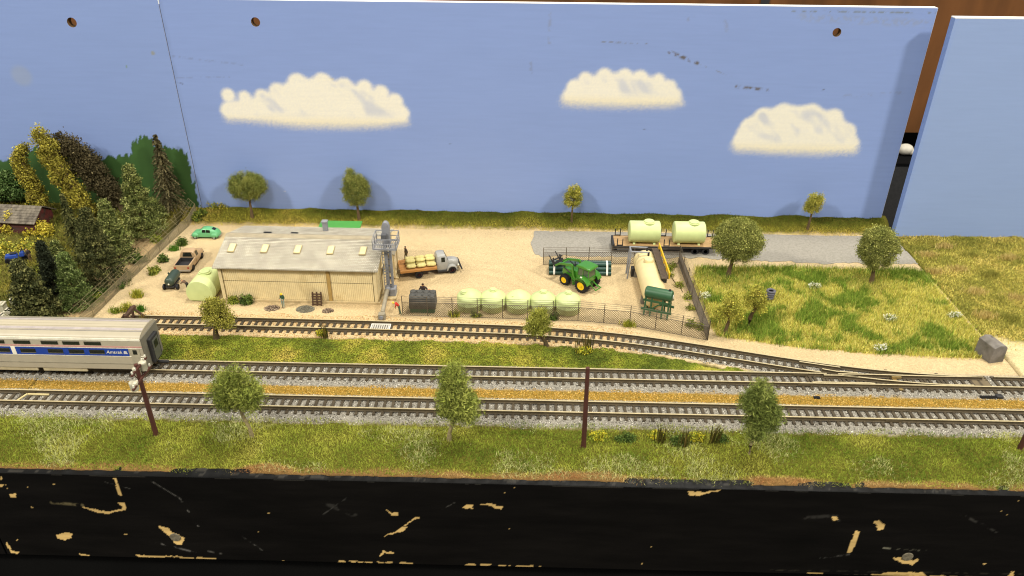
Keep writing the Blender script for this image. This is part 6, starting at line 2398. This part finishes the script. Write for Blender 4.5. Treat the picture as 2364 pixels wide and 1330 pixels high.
def tree(name, label, base, trunk, blobs, hexes, ncl, nlf, sig, leaf, cat='tree', group=None, longf=1.0, up=0.0, bm=barkm, tr_=None, branches=8, shell=.55, seed=1, hj=.22):
    """trunk: list of (dx,dy,z); blobs: (dx,dy,z,r[,sx,sy,sz]) relative to the base"""
    t = thing(name, label, cat, base, 0, group)
    rnd = random.Random(seed)
    n = len(trunk)
    r0 = tr_ or .13
    mb_ = MB()
    mb_.limb([(p[0], p[1], p[2] - (.1 if i == 0 else 0)) for i, p in enumerate(trunk)], [r0 * (1.25 if i == 0 else 1 - .6 * i / n) for i in range(n)], 8, .12, rnd)
    top = Vector(trunk[-1])
    mid = Vector(trunk[max(0, n - 2)])
    for k in range(branches):
        b = blobs[k % len(blobs)]
        sx = b[4:7] if len(b) > 4 else (1, 1, 1)
        dr = Vector((rnd.gauss(0, 1) * sx[0], rnd.gauss(0, 1) * sx[1], rnd.gauss(0, .7) * sx[2])).normalized()
        e = Vector(b[:3]) + dr * b[3] * .75
        st = mid.lerp(top, rnd.uniform(.3, 1))
        m1 = st.lerp(e, .5) + Vector((0, 0, .08))
        mb_.limb([st, m1, e], [r0 * .38, r0 * .24, r0 * .1], 5)
    mb_.build('trunk', bm, t, 60)
    P_, idx = crown_pts(blobs, ncl, nlf, sig, shell)
    c = colmix(idx, ncl, hexes, .2, hj)
    leaves_mesh('crown', P_, rng.uniform(leaf * .6, leaf * 1.3, len(P_)), c, t, longf=longf, up=up)
    return t


OLV = ['5e6a24', '74792c', '8a8a38', '4a5520', '6a7030']
ROUND = ['656a34', '7a7d3e', '92914f', '525629']
LIME = ['7e8030', '98923a', '6a6c28', 'a89e48']
# three wispy trees on the front verge
WISP = ['5e682a', '727a33', '8a8d45', '4c5623', '7d823b']
fz = lambda p: (p[0], p[1], hz1(p[0], p[1]) - .05)
b0 = fz((-13.079, 28.365, 0))
tree('verge_tree', 'bushy wispy tree on the front verge left of centre, leaning trunk', b0, [(0, 0, 0), (-.05, 0, .6), (-.25, .02, 1.3), (-.38, .05, 2.1), (-.35, .05, 2.9)], [(-.35, 0, 3.0, .82, 1, .9, .95), (-.95, .1, 2.65, .6), (.35, -.1, 2.75, .6), (-.45, 0, 3.55, .55), (-.15, .1, 2.2, .5), (-.9, 0, 2.15, .4), (.62, 0, 2.3, .35)], WISP, 190, 80, .17, .028, longf=3.8, bm=mat('pale_bark', '8a7d58', rough=.9, var=.3, scale=7, bump=.4), tr_=.1, seed=3, shell=.3)
b0 = fz((-3.551, 28.297, 0))
tree('verge_tree', 'tall ragged tree on the front verge in the centre of the picture', b0, [(0, 0, 0), (.05, 0, .5), (.18, 0, 1.0), (.42, 0, 1.6), (.5, 0, 2.6), (.4, 0, 3.6)], [(.35, 0, 3.75, .62), (.15, 0, 3.1, .62, .9, .9, 1.1), (.6, .05, 2.7, .72), (.85, 0, 2.15, .65), (.2, 0, 2.2, .5), (.5, 0, 1.7, .5), (1.05, 0, 1.6, .35), (-.1, 0, 1.75, .3), (.4, 0, 4.05, .4)], WISP, 230, 80, .16, .028, longf=3.8, bm=MATS['pale_bark'], tr_=.11, seed=4, shell=.3)
b0 = fz((10.66, 27.722, 0))
tree('verge_tree', 'narrow dense tree on the front verge towards the right', b0, [(0, 0, 0), (-.02, 0, .6), (.05, 0, 1.2), (.1, 0, 2.2), (.08, 0, 3.4)], [(.05, 0, 3.7, .5), (-.1, 0, 3.1, .68, 1, .9, 1), (.3, 0, 2.75, .68), (.25, 0, 2.1, .68, .95, .9, 1.1), (.05, 0, 1.6, .45), (-.45, 0, 3.2, .4), (.6, 0, 2.3, .4)], ['55602b', '687233', '7d8342', '475023'], 230, 80, .15, .028, longf=3.8, bm=MATS['pale_bark'], tr_=.09, seed=5, shell=.3)
# two trees between the tracks and the siding
b0 = fz((-17.719, 36.508, 0))
tree('verge_tree', 'bushy olive tree beside the siding in front of the warehouse', b0, [(0, 0, 0), (.02, 0, .5), (.12, 0, .9), (.25, 0, 1.4)], [(.35, 0, 1.85, .75), (.05, 0, 2.05, .6), (.6, 0, 1.45, .62), (.4, 0, 2.4, .45), (.85, .0, 1.25, .4), (-.1, 0, 1.6, .45)], ['6e6c28', '847f35', '5a5a20', '9a9344'], 260, 44, .1, .042, bm=mat('dark_bark', '4d4028', rough=.9, var=.3, scale=7, bump=.4), tr_=.17, seed=6, shell=.35)
b0 = fz((1.294, 36.456, 0))
tree('verge_tree', 'small crooked olive tree leaning over the siding near the tanks', b0, [(0, 0, 0), (-.12, 0, .35), (-.35, 0, .75), (-.5, 0, 1.2)], [(-.5, 0, 1.45, .58), (-.65, 0, 1.9, .5), (-.35, 0, 2.1, .42), (-.9, 0, 1.3, .42), (-.2, 0, 1.3, .38)], ['6e7028', '858638', '585c20', '9a9848'], 210, 44, .1, .042, bm=MATS['dark_bark'], tr_=.15, seed=7, shell=.35)
# two round clipped trees by the road
b0 = (13.4, 45.0, 0)
tree('round_tree', 'large ball shaped tree beside the end of the trailer', b0, [(0, 0, 0), (.05, 0, .6), (.15, 0, 1.3), (.25, 0, 2.2)], [(.28, 0, 2.7, 1.42, 1.1, 1, .95), (.2, 0, 2.9, 1.25)], ROUND, 1000, 44, .12, .046, tr_=.16, seed=8, shell=.72, branches=16, hj=.16)
b0 = (22.65, 44.5, 0)
tree('round_tree', 'ball shaped tree near the right end of the grey road', b0, [(0, 0, 0), (-.02, 0, .6), (-.1, 0, 1.3), (-.1, 0, 2.2)], [(-.1, 0, 2.55, 1.18, .98, 1, 1.1), (-.25, 0, 3.1, .88)], ROUND, 800, 44, .12, .046, tr_=.15, seed=9, shell=.72, branches=14, hj=.16)
# two small open trees at the meadow edge
b0 = (11.75, 38.15, 0)
tree('young_tree', 'small open yellowish tree at the fence corner, the nearer of two', b0, [(0, 0, 0), (.03, 0, .4), (.1, 0, .8), (.05, 0, 1.3)], [(.05, 0, 1.95, .5), (-.45, 0, 1.35, .42), (.5, 0, 1.4, .45), (.0, 0, 2.4, .4), (.2, 0, 1.6, .4)], LIME, 210, 22, .1, .05, tr_=.13, seed=10, shell=.4, branches=12)
b0 = (13.3, 38.85, 0)
tree('young_tree', 'small forked yellowish tree in the meadow beside the tyres', b0, [(0, 0, 0), (-.02, 0, .6), (.05, 0, .95), (.25, 0, 1.4)], [(.1, 0, 2.2, .5), (-.2, 0, 1.8, .4), (.5, 0, 1.55, .42), (.1, 0, 2.6, .35), (.35, 0, 1.9, .4)], LIME, 210, 22, .1, .05, tr_=.15, seed=11, shell=.4, branches=12)
# four trees standing on the bank in front of the backdrop
BK = ['606832', '757a3a', '888846', '50572a']
bz = lambda x, y: (x, y, hz1(x, y) - .05)
tree('bank_tree', 'wide round olive tree on the bank at the left of the backdrop', bz(-20.6, 52.3), [(0, 0, 0), (.02, 0, .7), (.02, 0, 1.9)], [(.05, 0, 2.55, 1.2, 1.15, .6, .9), (-.5, 0, 2.4, .8, 1, .7, 1), (.6, 0, 2.65, .8, 1, .7, 1)], BK, 560, 44, .11, .045, tr_=.12, seed=12, shell=.65, branches=10, hj=.16)
tree('bank_tree', 'pear shaped olive tree on the bank below the large cloud', bz(-12.55, 52.3), [(0, 0, 0), (-.02, 0, .7), (-.05, 0, 1.7)], [(-.05, 0, 2.2, .98, 1, .7, 1), (-.1, 0, 2.9, .8, 1, .75, 1), (-.3, 0, 3.65, .35), (.35, 0, 2.7, .6, 1, .7, 1)], BK, 500, 44, .11, .045, tr_=.12, seed=13, shell=.6, branches=10, hj=.16)
tree('bank_tree', 'small yellow green tree on the bank below the middle cloud', bz(3.35, 52.35), [(0, 0, 0), (.0, 0, .7), (.02, 0, 1.5)], [(.02, 0, 1.95, .66, 1, .75, 1.05), (.1, 0, 2.45, .45)], LIME, 210, 36, .09, .043, tr_=.09, seed=14, shell=.5)
tree('bank_tree', 'small yellow tree on the bank below the right hand cloud', bz(20.75, 52.05), [(0, 0, 0), (.05, 0, .7), (.08, 0, 1.4)], [(.1, 0, 1.95, .6, 1, .75, 1), (.15, 0, 2.4, .48), (-.2, 0, 1.8, .35)], ['7e7c32', '94903f', '6a6a2a', 'a89f4a'], 220, 36, .09, .043, tr_=.1, seed=15, shell=.5)

# trees of the left board
lz = lambda p: (p[0], p[1], float(hz_side(np.array([p[0]]), np.array([p[1]]))[0]) - .1)
GOLD = ['77702a', '8d8532', '5f5a22', 'a1963f', '6b5f2a']
b0 = lz((-35.607, 51.47, 0.8))
tree('aspen_tree', 'ragged golden leaved tree behind the red barn, left one of two', b0, [(0, 0, 0), (-.15, 0, 1.3), (-.45, 0, 2.6), (-.6, 0, 4.2)], [(-.75, 0, 4.3, .45), (-.45, 0, 4.75, .35), (0, 0, 5.05, .3), (-.8, 0, 3.7, .5), (-.6, 0, 3.1, .55), (-.4, 0, 2.5, .55), (-.25, 0, 1.9, .45), (-.55, 0, 1.2, .5), (.15, 0, 1.3, .3), (-.1, 0, .8, .35)], GOLD, 420, 24, .12, .075, tr_=.17, seed=16, shell=.4, branches=14)
b0 = lz((-31.997, 51.002, 0.8))
tree('aspen_tree', 'tall golden leaved tree rising above the barn, right one of two', b0, [(0, 0, 0), (-.5, 0, 1.4), (-1.2, 0, 3.2), (-1.75, 0, 5.4)], [(-1.95, 0, 6.5, .45), (-1.9, 0, 5.95, .55), (-1.5, 0, 5.5, .5), (-2.0, 0, 5.0, .5), (-1.65, 0, 4.4, .7), (-1.3, 0, 3.8, .65), (-1.35, 0, 3.1, .7), (-.95, 0, 2.5, .7), (-.6, 0, 1.8, .65), (-.95, 0, 1.5, .5), (-.3, 0, 1.2, .5), (0, 0, .7, .4)], GOLD, 560, 24, .13, .075, tr_=.18, seed=17, shell=.4, branches=16)
DARK = ['3c3522', '4a422c', '2d2819', '585038']
b0 = lz((-29.959, 51.936, 0.9))
tree('dark_tree', 'large dark brown leaning tree against the painted hills', b0, [(0, 0, 0), (-.5, 0, 1.0), (-1.3, 0, 2.6), (-2.4, 0, 4.4)], [(-3.3, 0, 5.3, .75, 1, .7, 1), (-2.6, 0, 5.1, .75, 1, .7, 1), (-2.1, 0, 4.5, .8, 1, .8, 1), (-2.8, 0, 4.4, .75, 1, .8, 1), (-1.6, 0, 3.8, .8, 1, .8, 1), (-2.1, 0, 3.4, .85, 1, .8, 1), (-1.2, 0, 3.0, .8, 1, .8, 1), (-1.5, 0, 2.4, .8, 1, .8, 1), (-.8, 0, 2.1, .7), (-.9, 0, 1.4, .65), (-.35, 0, 1.3, .5)], DARK, 760, 26, .14, .085, bm=MATS['dark_bark'], tr_=.2, seed=18, shell=.45, branches=16)
b0 = lz((-38.853, 52.674, 0.8))
tree('leafy_bush', 'bright green leafy bush behind the barn at the left edge', b0, [(0, 0, 0), (0, 0, .8), (.1, 0, 1.5)], [(-.6, 0, 1.4, 1.0), (.6, 0, 1.3, .8), (-1.5, 0, 1.2, .9), (0, 0, 2.0, .7), (1.2, 0, .9, .6)], ['42582c', '546c3a', '33461f', '6c7f4c'], 380, 22, .13, .09, cat='bush', tr_=.12, seed=19, shell=.5)


def conifer(label, base, h, r, hexes, style='needle', lean=(0, 0), n=2600, leaf=.1, seed=1, taper=.85):
    t = thing('conifer', label, 'conifer', base, 0, 'conifers at the left')
    MB().limb([(0, 0, -.1), (lean[0] * .5, lean[1] * .5, h * .5), (lean[0], lean[1], h * .98)], [.11, .07, .015], 7).build('trunk', MATS['dark_bark'], t, 60)
    if style == 'frond':      # drooping fronds with fringes
        nf = n // 44
        f = rng.uniform(0.03, .99, nf) ** .85
        az = rng.uniform(0, 6.28, nf)
        L = r * (1 - f) ** taper * rng.uniform(.75, 1.12, nf) + .08
        pts = []
        cols = []
        cs = np.array([lin(q) for q in hexes])
        bc = cs[rng.choice(len(cs), nf)] * rng.uniform(.75, 1.25, (nf, 1))
        for j in range(44):
            s = (j + rng.uniform(0, 1, nf)) / 44
            rad = L * s
            z = f * h + .12 * s - .75 * L * s ** 1.5
            side = rng.normal(0, .035, nf) * (1.4 - s)
            x = np.cos(az) * rad - np.sin(az) * side + lean[0] * f
            y = np.sin(az) * rad + np.cos(az) * side + lean[1] * f
            pts.append(np.stack([x, y, z + rng.normal(0, .02, nf)], 1))
            cols.append(bc * rng.uniform(.8, 1.25, (nf, 1)))
        P_ = np.concatenate(pts)
        c = np.concatenate(cols)
        leaves_mesh('foliage', P_, rng.uniform(leaf * .6, leaf * 1.2, len(P_)), c, t, longf=1.3, gain=1.3)
    else:
        ncl = n // 16
        f = rng.uniform(0.0, .98, ncl) ** 1.15
        az = rng.uniform(0, 6.28, ncl)
        rr = r * (1 - f) ** taper * (.55 + .5 * rng.uniform(0, 1, ncl)) + .05
        rr *= 1 + .18 * np.sin(f * 34 + az)
        cx = np.cos(az) * rr + lean[0] * f
        cy = np.sin(az) * rr + lean[1] * f
        cz = f * h + .15
        cs = np.array([lin(q) for q in hexes])
        cc = cs[rng.choice(len(cs), ncl)] * rng.uniform(.75, 1.25, (ncl, 1))
        P_ = np.stack([cx, cy, cz], 1)[:, None, :] + rng.normal(0, 1, (ncl, 16, 3)) * np.array([.1, .1, .07])
        P_ = P_.reshape(-1, 3)
        c = np.repeat(cc, 16, 0) * rng.uniform(.75, 1.3, (len(P_), 1))
        leaves_mesh('foliage', P_, rng.uniform(leaf * .6, leaf * 1.2, len(P_)), c, t, gain=1.2)
    return t


SPR = ['4b4630', '5d563b', '3a3524', '6b6446']
CON = ['4a5228', '5d6532', '757a44', '3a4120', '8c8f55']
DKC = ['343820', '454828', '585934', '282c15', '6c6b40']
BRT = ['47542a', '586634', '38441f', '6f7a48']
conifer('tall grey brown spruce with drooping branches against the painted hills', lz((-26.491, 52.183, 0.85)), 5.943, 1.5, SPR, 'frond', n=15000, leaf=.06)
conifer('broad olive fir left of the tall spruce', lz((-27.291, 49.078, 0)), 5.164, 1.35, CON, n=17000, leaf=.07)
conifer('thin dark spruce standing below the golden tree', lz((-31.475, 47.558, 0)), 3.955, .75, DKC, 'frond', n=11000, leaf=.05)
conifer('wide dark fir in the middle of the left thicket', lz((-27.1, 42.637, 0)), 5.345, 1.35, DKC, n=17000, leaf=.07)
conifer('full green fir between the dark firs on the left', lz((-27.774, 45.885, 0)), 4.396, 1.2, CON, n=15000, leaf=.07)
conifer('slim blackish green spruce near the beehives', lz((-29.148, 40.658, 0)), 4.002, .75, ['262b1c', '33392a', '1c2015'], n=9500, leaf=.065)
conifer('plump bright green fir by the brass fence', lz((-27.39, 39.789, 0)), 3.617, .95, BRT, n=12000, leaf=.065)
conifer('big dark fir with clumped leaves in front of the beehives', lz((-29.027, 38.15, 0)), 4.09, 1.35, DKC, n=15000, leaf=.085)
conifer('small brownish fir behind the green ones beneath the dark tree', lz((-31.12, 52.489, 0.7)), 2.51, .7, SPR, n=6000, leaf=.065)


conifer('young fir filling the gap behind the slim spruce', lz((-30.183, 43.382, 0)), 2.6, .8, CON, n=7000, leaf=.065)
conifer('dark fir half hidden behind the thin spruce', lz((-29.534, 45.819, 0)), 3.2, .95, DKC, n=8000, leaf=.07)
conifer('low fir at the foot of the tall spruce', lz((-27.091, 50.763, 0.3)), 1.6, .8, CON, n=5000, leaf=.065)


def bush(label, base, blobs, hexes, ncl=60, nlf=16, sig=.09, leaf=.075, name='bush', longf=1.0, fl=None):
    t = thing(name, label, 'bush' if name == 'bush' else 'flowers', base)
    m = MB()
    rnd = random.Random(int(abs(base[0] * 100)))
    for b in blobs:
        m.limb([(b[0] * .3, b[1] * .3, -.05), (b[0] * .8, b[1] * .8, b[2] * .6), (b[0], b[1], b[2] + b[3] * .4)], [.035, .025, .01], 5)
    m.build('stem', MATS['dark_bark'], t)
    P_, idx = crown_pts(blobs, ncl, nlf, sig, .35)
    P_[:, 2] = np.maximum(P_[:, 2], .0)
    leaves_mesh('leaves', P_, rng.uniform(leaf * .6, leaf * 1.2, len(P_)), colmix(idx, ncl, hexes), t, longf=longf)
    if fl:
        P2, id2 = crown_pts(blobs, fl[1], 4, .05, .8)
        P2[:, 2] = np.maximum(P2[:, 2] + .04, .1)
        leaves_mesh('blossom', P2, rng.uniform(.025, .05, len(P2)), colmix(id2, fl[1], fl[0], .1, .1), t)
    return t


GB = ['35461c', '475a26', '5c6a30', '2a3816']
YB_ = ['9c8f2c', 'b0a23a', '83792a', 'c4b24c']
gz = lambda p: (p[0], p[1], float((hz if XL < p[0] < XR else hz_side)(np.array([p[0]]), np.array([p[1]]))[0]))
bush('dark green leafy bush against the warehouse wall near the small tree', gz((-17.325, 40.557, 0)), [(0, 0, .2, .3), (.25, .05, .18, .22)], GB, 60)
bush('low yellow green weed beside the dark bush at the warehouse wall', gz((-18.029, 40.636, 0)), [(0, 0, .1, .22), (-.2, 0, .08, .15)], OLV, 40)
bush('round dark green bush inside the brass fence near the mint green car', gz((-24.408, 48.294, 0)), [(0, 0, .2, .3), (.2, 0, .15, .2)], GB, 60)
bush('small dark bush inside the brass fence left of the pickup', gz((-24.675, 45.749, 0)), [(0, 0, .15, .25)], GB, 45)
bush('olive weed clump inside the brass fence below the pickup', gz((-24.659, 44.051, 0)), [(0, 0, .15, .26), (.1, .3, .12, .2)], OLV, 50)
bush('green shrub outside the brass fence under the broad fir', gz((-26.176, 48.228, 0)), [(0, 0, .15, .28), (.3, 0, .1, .2)], OLV, 50)
bush('leafy green shrub outside the brass fence beside the wide dark fir', gz((-26.374, 45.624, 0)), [(0, 0, .2, .35), (.35, .1, .15, .25)], GB, 70)
bush('small green shrub outside the brass fence near its front end', gz((-26.586, 41.174, 0)), [(0, 0, .15, .28), (-.15, -.3, .12, .25)], GB, 60)
bush('low shrub under the brass fence strands', gz((-25.982, 42.12, 0)), [(0, 0, .12, .22)], GB, 40)
bush('brown green weed patch at the fence foot near the plump fir', gz((-26.553, 40.437, 0)), [(0, 0, .1, .3)], OLV, 50)
bush('golden bush in front of the red barn', lz((-36.811, 49.206, 0)), [(0, 0, .6, .55), (.1, 0, 1.05, .35), (-.4, -.2, .3, .5)], YB_, 120, 16, .1, .085)
bush('yellow flowering bush right of the barn door', lz((-34.777, 49.072, 0)), [(0, 0, .35, .6), (.6, -.2, .3, .5), (-.5, -.3, .2, .5)], YB_, 130, 16, .1, .085)
bush('wide yellow green thicket at the left edge below the barn', lz((-35.797, 46.543, 0)), [(0, 0, .2, .7), (1.0, .4, .2, .6), (-1.2, 0, .2, .8), (1.5, 1.0, .2, .5)], YB_ + OLV, 190, 16, .12, .085)
bush('dark undergrowth between the firs at the left', lz((-31.308, 43.341, 0)), [(0, 0, .1, .6), (.9, .5, .1, .5), (-.8, .4, .1, .6)], DKC + OLV, 120, 16, .12, .085)
bush('yellow green bush at the back end of the brass fence', gz((-23.526, 53.217, 0)), [(0, 0, .05, .4), (.6, .1, .0, .35), (-.6, .2, .1, .35)], YB_ + OLV, 90, 16, .1, .075)
bush('dark olive bush at the left end of the bank behind the car', gz((-24.764, 52.086, 0)), [(0, 0, .1, .4), (-.3, .5, .1, .4), (.3, .6, .15, .4)], GB + OLV, 100, 16, .1, .075)
bush('green weed between the second and third tank outside the fence', gz((-3.017, 39.547, 0)), [(0, 0, .08, .22), (.2, 0, .05, .15)], GB + OLV, 45, 14, .07, .06)
bush('green weed at the fence foot near the fourth and fifth tank', gz((1.65, 39.32, 0)), [(0, 0, .12, .24), (.2, .05, .2, .18)], GB, 50, 14, .07, .06)
bush('olive weeds inside the fence along the cream tank', gz((10.182, 42.061, 0)), [(0, 0, .05, .3), (.1, -1.2, .05, .3), (-.2, 1.6, .05, .3), (-.6, 3.0, .05, .3)], OLV, 90, 12, .09, .06)
bush('dense weeds inside the front fence corner by the meadow', gz((9.932, 38.937, 0)), [(0, 0, .08, .32), (.5, -.3, .06, .25)], OLV, 60, 14, .08, .06)
bush('dry weeds at the back corner of the tank yard', gz((9.674, 45.908, 0)), [(0, 0, .05, .3), (.3, .4, .05, .25)], OLV, 50, 12, .08, .06)
# white flowers in the meadow
WF = ['d9d6b0', 'e6e3c4', 'c9c69c']
for lab, p in [('white flowers outside the fence corner near the round tree', (11.279, 42.101, 0)), ('white flowers in the middle of the meadow', (18.611, 43.56, 0)), ('white flowers in the meadow near the concrete block, larger clump', (21.974, 39.837, 0)), ('white flowers at the sandy front edge of the meadow', (20.152, 36.581, 0)), ('sparse white flowers near the right edge of the meadow', (26.033, 40.321, 0))]:
    bush(lab, gz(p), [(0, 0, .22, .28, 1.2, .8, .6), (.25, .1, .2, .2, 1.2, .8, .6)], OLV, 26, 10, .09, .05, 'flower_clump', fl=(WF, 70))
# yellow flowers and dark weeds on the verge
YF_ = ['b0a428', 'c4b83c', '9c9024']
for lab, p, s in [('yellow flowers in the front verge beside the middle pole', (3.626, 28.713, 0), .9), ('yellow flowers left of the reeds in the front verge', (6.495, 28.931, 0), .9), ('yellow flowers between two reed clumps in the front verge', (8.357, 28.802, 0), .9), ('bright yellow flowers at the foot of the tall reeds by the siding', (3.328, 35.753, 0), .9), ('yellow flowers beside the thin reeds near the warehouse siding', (-11.803, 37.116, 0), .6)]:
    bush(lab, gz(p), [(0, 0, .14, .3 * s), (.25 * s, 0, .2, .24 * s), (-.22 * s, 0, .16, .24 * s)], ['57631f', '6f7a2a', '8c8a2c'], 40, 12, .07, .055, 'flower_clump', fl=(YF_, 80))
bush('dark green low plant in the front verge among the flowers', gz((4.884, 28.753, 0)), [(0, 0, .08, .3), (.3, 0, .06, .25), (-.2, 0, .08, .2)], GB, 70, 14, .08, .06)
bush('dark plant under the reeds on the front verge', gz((7.394, 28.523, 0)), [(0, 0, .08, .28), (.3, 0, .08, .25)], GB, 70, 14, .08, .06)
bush('dark plant at the right end of the verge flower bed', gz((9.588, 28.811, 0)), [(0, 0, .08, .25)], GB, 50, 14, .08, .06)


def reeds(label, base, n, h, spread, hexes, lean=.18, w=.035, name='reeds', cat='reeds', azi=None, parts=None):
    t = thing(name, label, cat, base)
    x = rng.normal(0, spread, n)
    y = rng.normal(0, spread * .6, n)
    cs = np.array([lin(q) for q in hexes])
    c = cs[rng.choice(len(cs), n)] * rng.uniform(.75, 1.25, (n, 1))
    V, F, C_ = blades(x, y, np.zeros(n) - .03, rng.uniform(h * .6, h, n), np.full(n, w), rng.uniform(0, lean, n), c, True, azi)
    mesh_np('blades', V, F, turfm, C_, t)
    return t


RD2 = ['4d4a1e', '5a5426', '3d3c18', '6a5a2c']
RD = ['5d5a24', '6d6a30', '4c4a1c', '7d6a34']
reeds('tall brown reeds on the grass beside the curving siding', gz((3.465, 36.012, 0)), 38, 1.45, .24, RD2, .2, .06)
reeds('thin olive reeds beside the siding in front of the warehouse', gz((-11.479, 36.812, 0)), 18, 1.4, .1, RD2, .22, .055)
reeds('thin upright reeds beside the first yellow flowers of the verge', gz((6.602, 28.498, 0)), 20, 1.4, .13, RD2, .2, .065)
reeds('middle clump of dark reeds on the front verge', gz((7.645, 28.286, 0)), 22, 1.4, .14, RD2, .22, .065)
reeds('rightmost reeds of the front verge, fanning to the right', gz((9.138, 28.641, 0)), 26, 1.4, .15, RD2, .45, .065, azi=rng.uniform(-.5, .5, 26))
reeds('brown reeds at the end of the short brass fence', gz((-22.773, 38.273, 0)), 18, .75, .2, RD, .5, .04)
TF = ['8f9430', 'a5a43a', '7a8228', 'b8b04a']
TG = ['4f7a24', '628a30', '3f6a1c']
for lab, p, h, cs, n in [('large yellow green grass tuft inside the brass fence', (-24.325, 41.042, 0), .75, TF, 130), ('yellow green grass tuft behind the buffer stop', (-24.202, 39.397, 0), .8, TF, 110), ('bright green spiky tuft right of the buffer stop', (-23.389, 39.426, 0), .65, TG, 70), ('soft green grass tuft left of the buffer stop', (-24.817, 39.176, 0), .6, ['6d7f2c', '889238'], 80), ('spiky green tuft inside the brass fence above the pickup', (-24.61, 47.419, 0), .6, TG, 90), ('yellow grass tuft at the fence between crate and tanks', (-4.249, 39.504, 0), .55, TF, 90), ('yellow green grass tuft outside the fence below the tank stand', (6.149, 38.758, 0), .6, TF, 90)]:
    reeds(lab, gz(p), int(n * 1.8), h, .16, cs, .85, .04, 'grass_tuft', 'grass tuft')
# straw tufts on the right hand board
ST = ['c4ac68', 'd6c27e', 'ab9558']
k = 0
for p, nm in [((29.924, 50.004, 0), 'at the back beside the joint'), ((28.083, 48.603, 0), 'nearest the joint at the back'), ((31.143, 48.717, 0), 'second from the back in the middle'), ((27.559, 46.081, 0), 'beside the joint halfway along'), ((29.171, 46.442, 0), 'in the middle of the board'), ((31.07, 45.614, 0), 'halfway along towards the right'), ((28.832, 43.376, 0), 'alone and orange in the middle'), ((28.151, 40.642, 0), 'front left of the sandy patch'), ((29.353, 40.437, 0), 'front right of the sandy patch'), ((33.554, 48.161, 0), 'at the right edge towards the back'), ((31.003, 42.804, 0), 'at the right edge halfway along')]:
    cs = ST if k % 3 != 2 else ['8f8a40', 'a39a4c', '787a34']
    t = reeds('dry straw grass tuft on the right hand board, %s' % nm, gz(p), 260, .5, .34, cs, .6, .03, 'grass_tuft', 'grass tuft')
    tag(t, group='straw tufts on the right hand board')
    k += 1
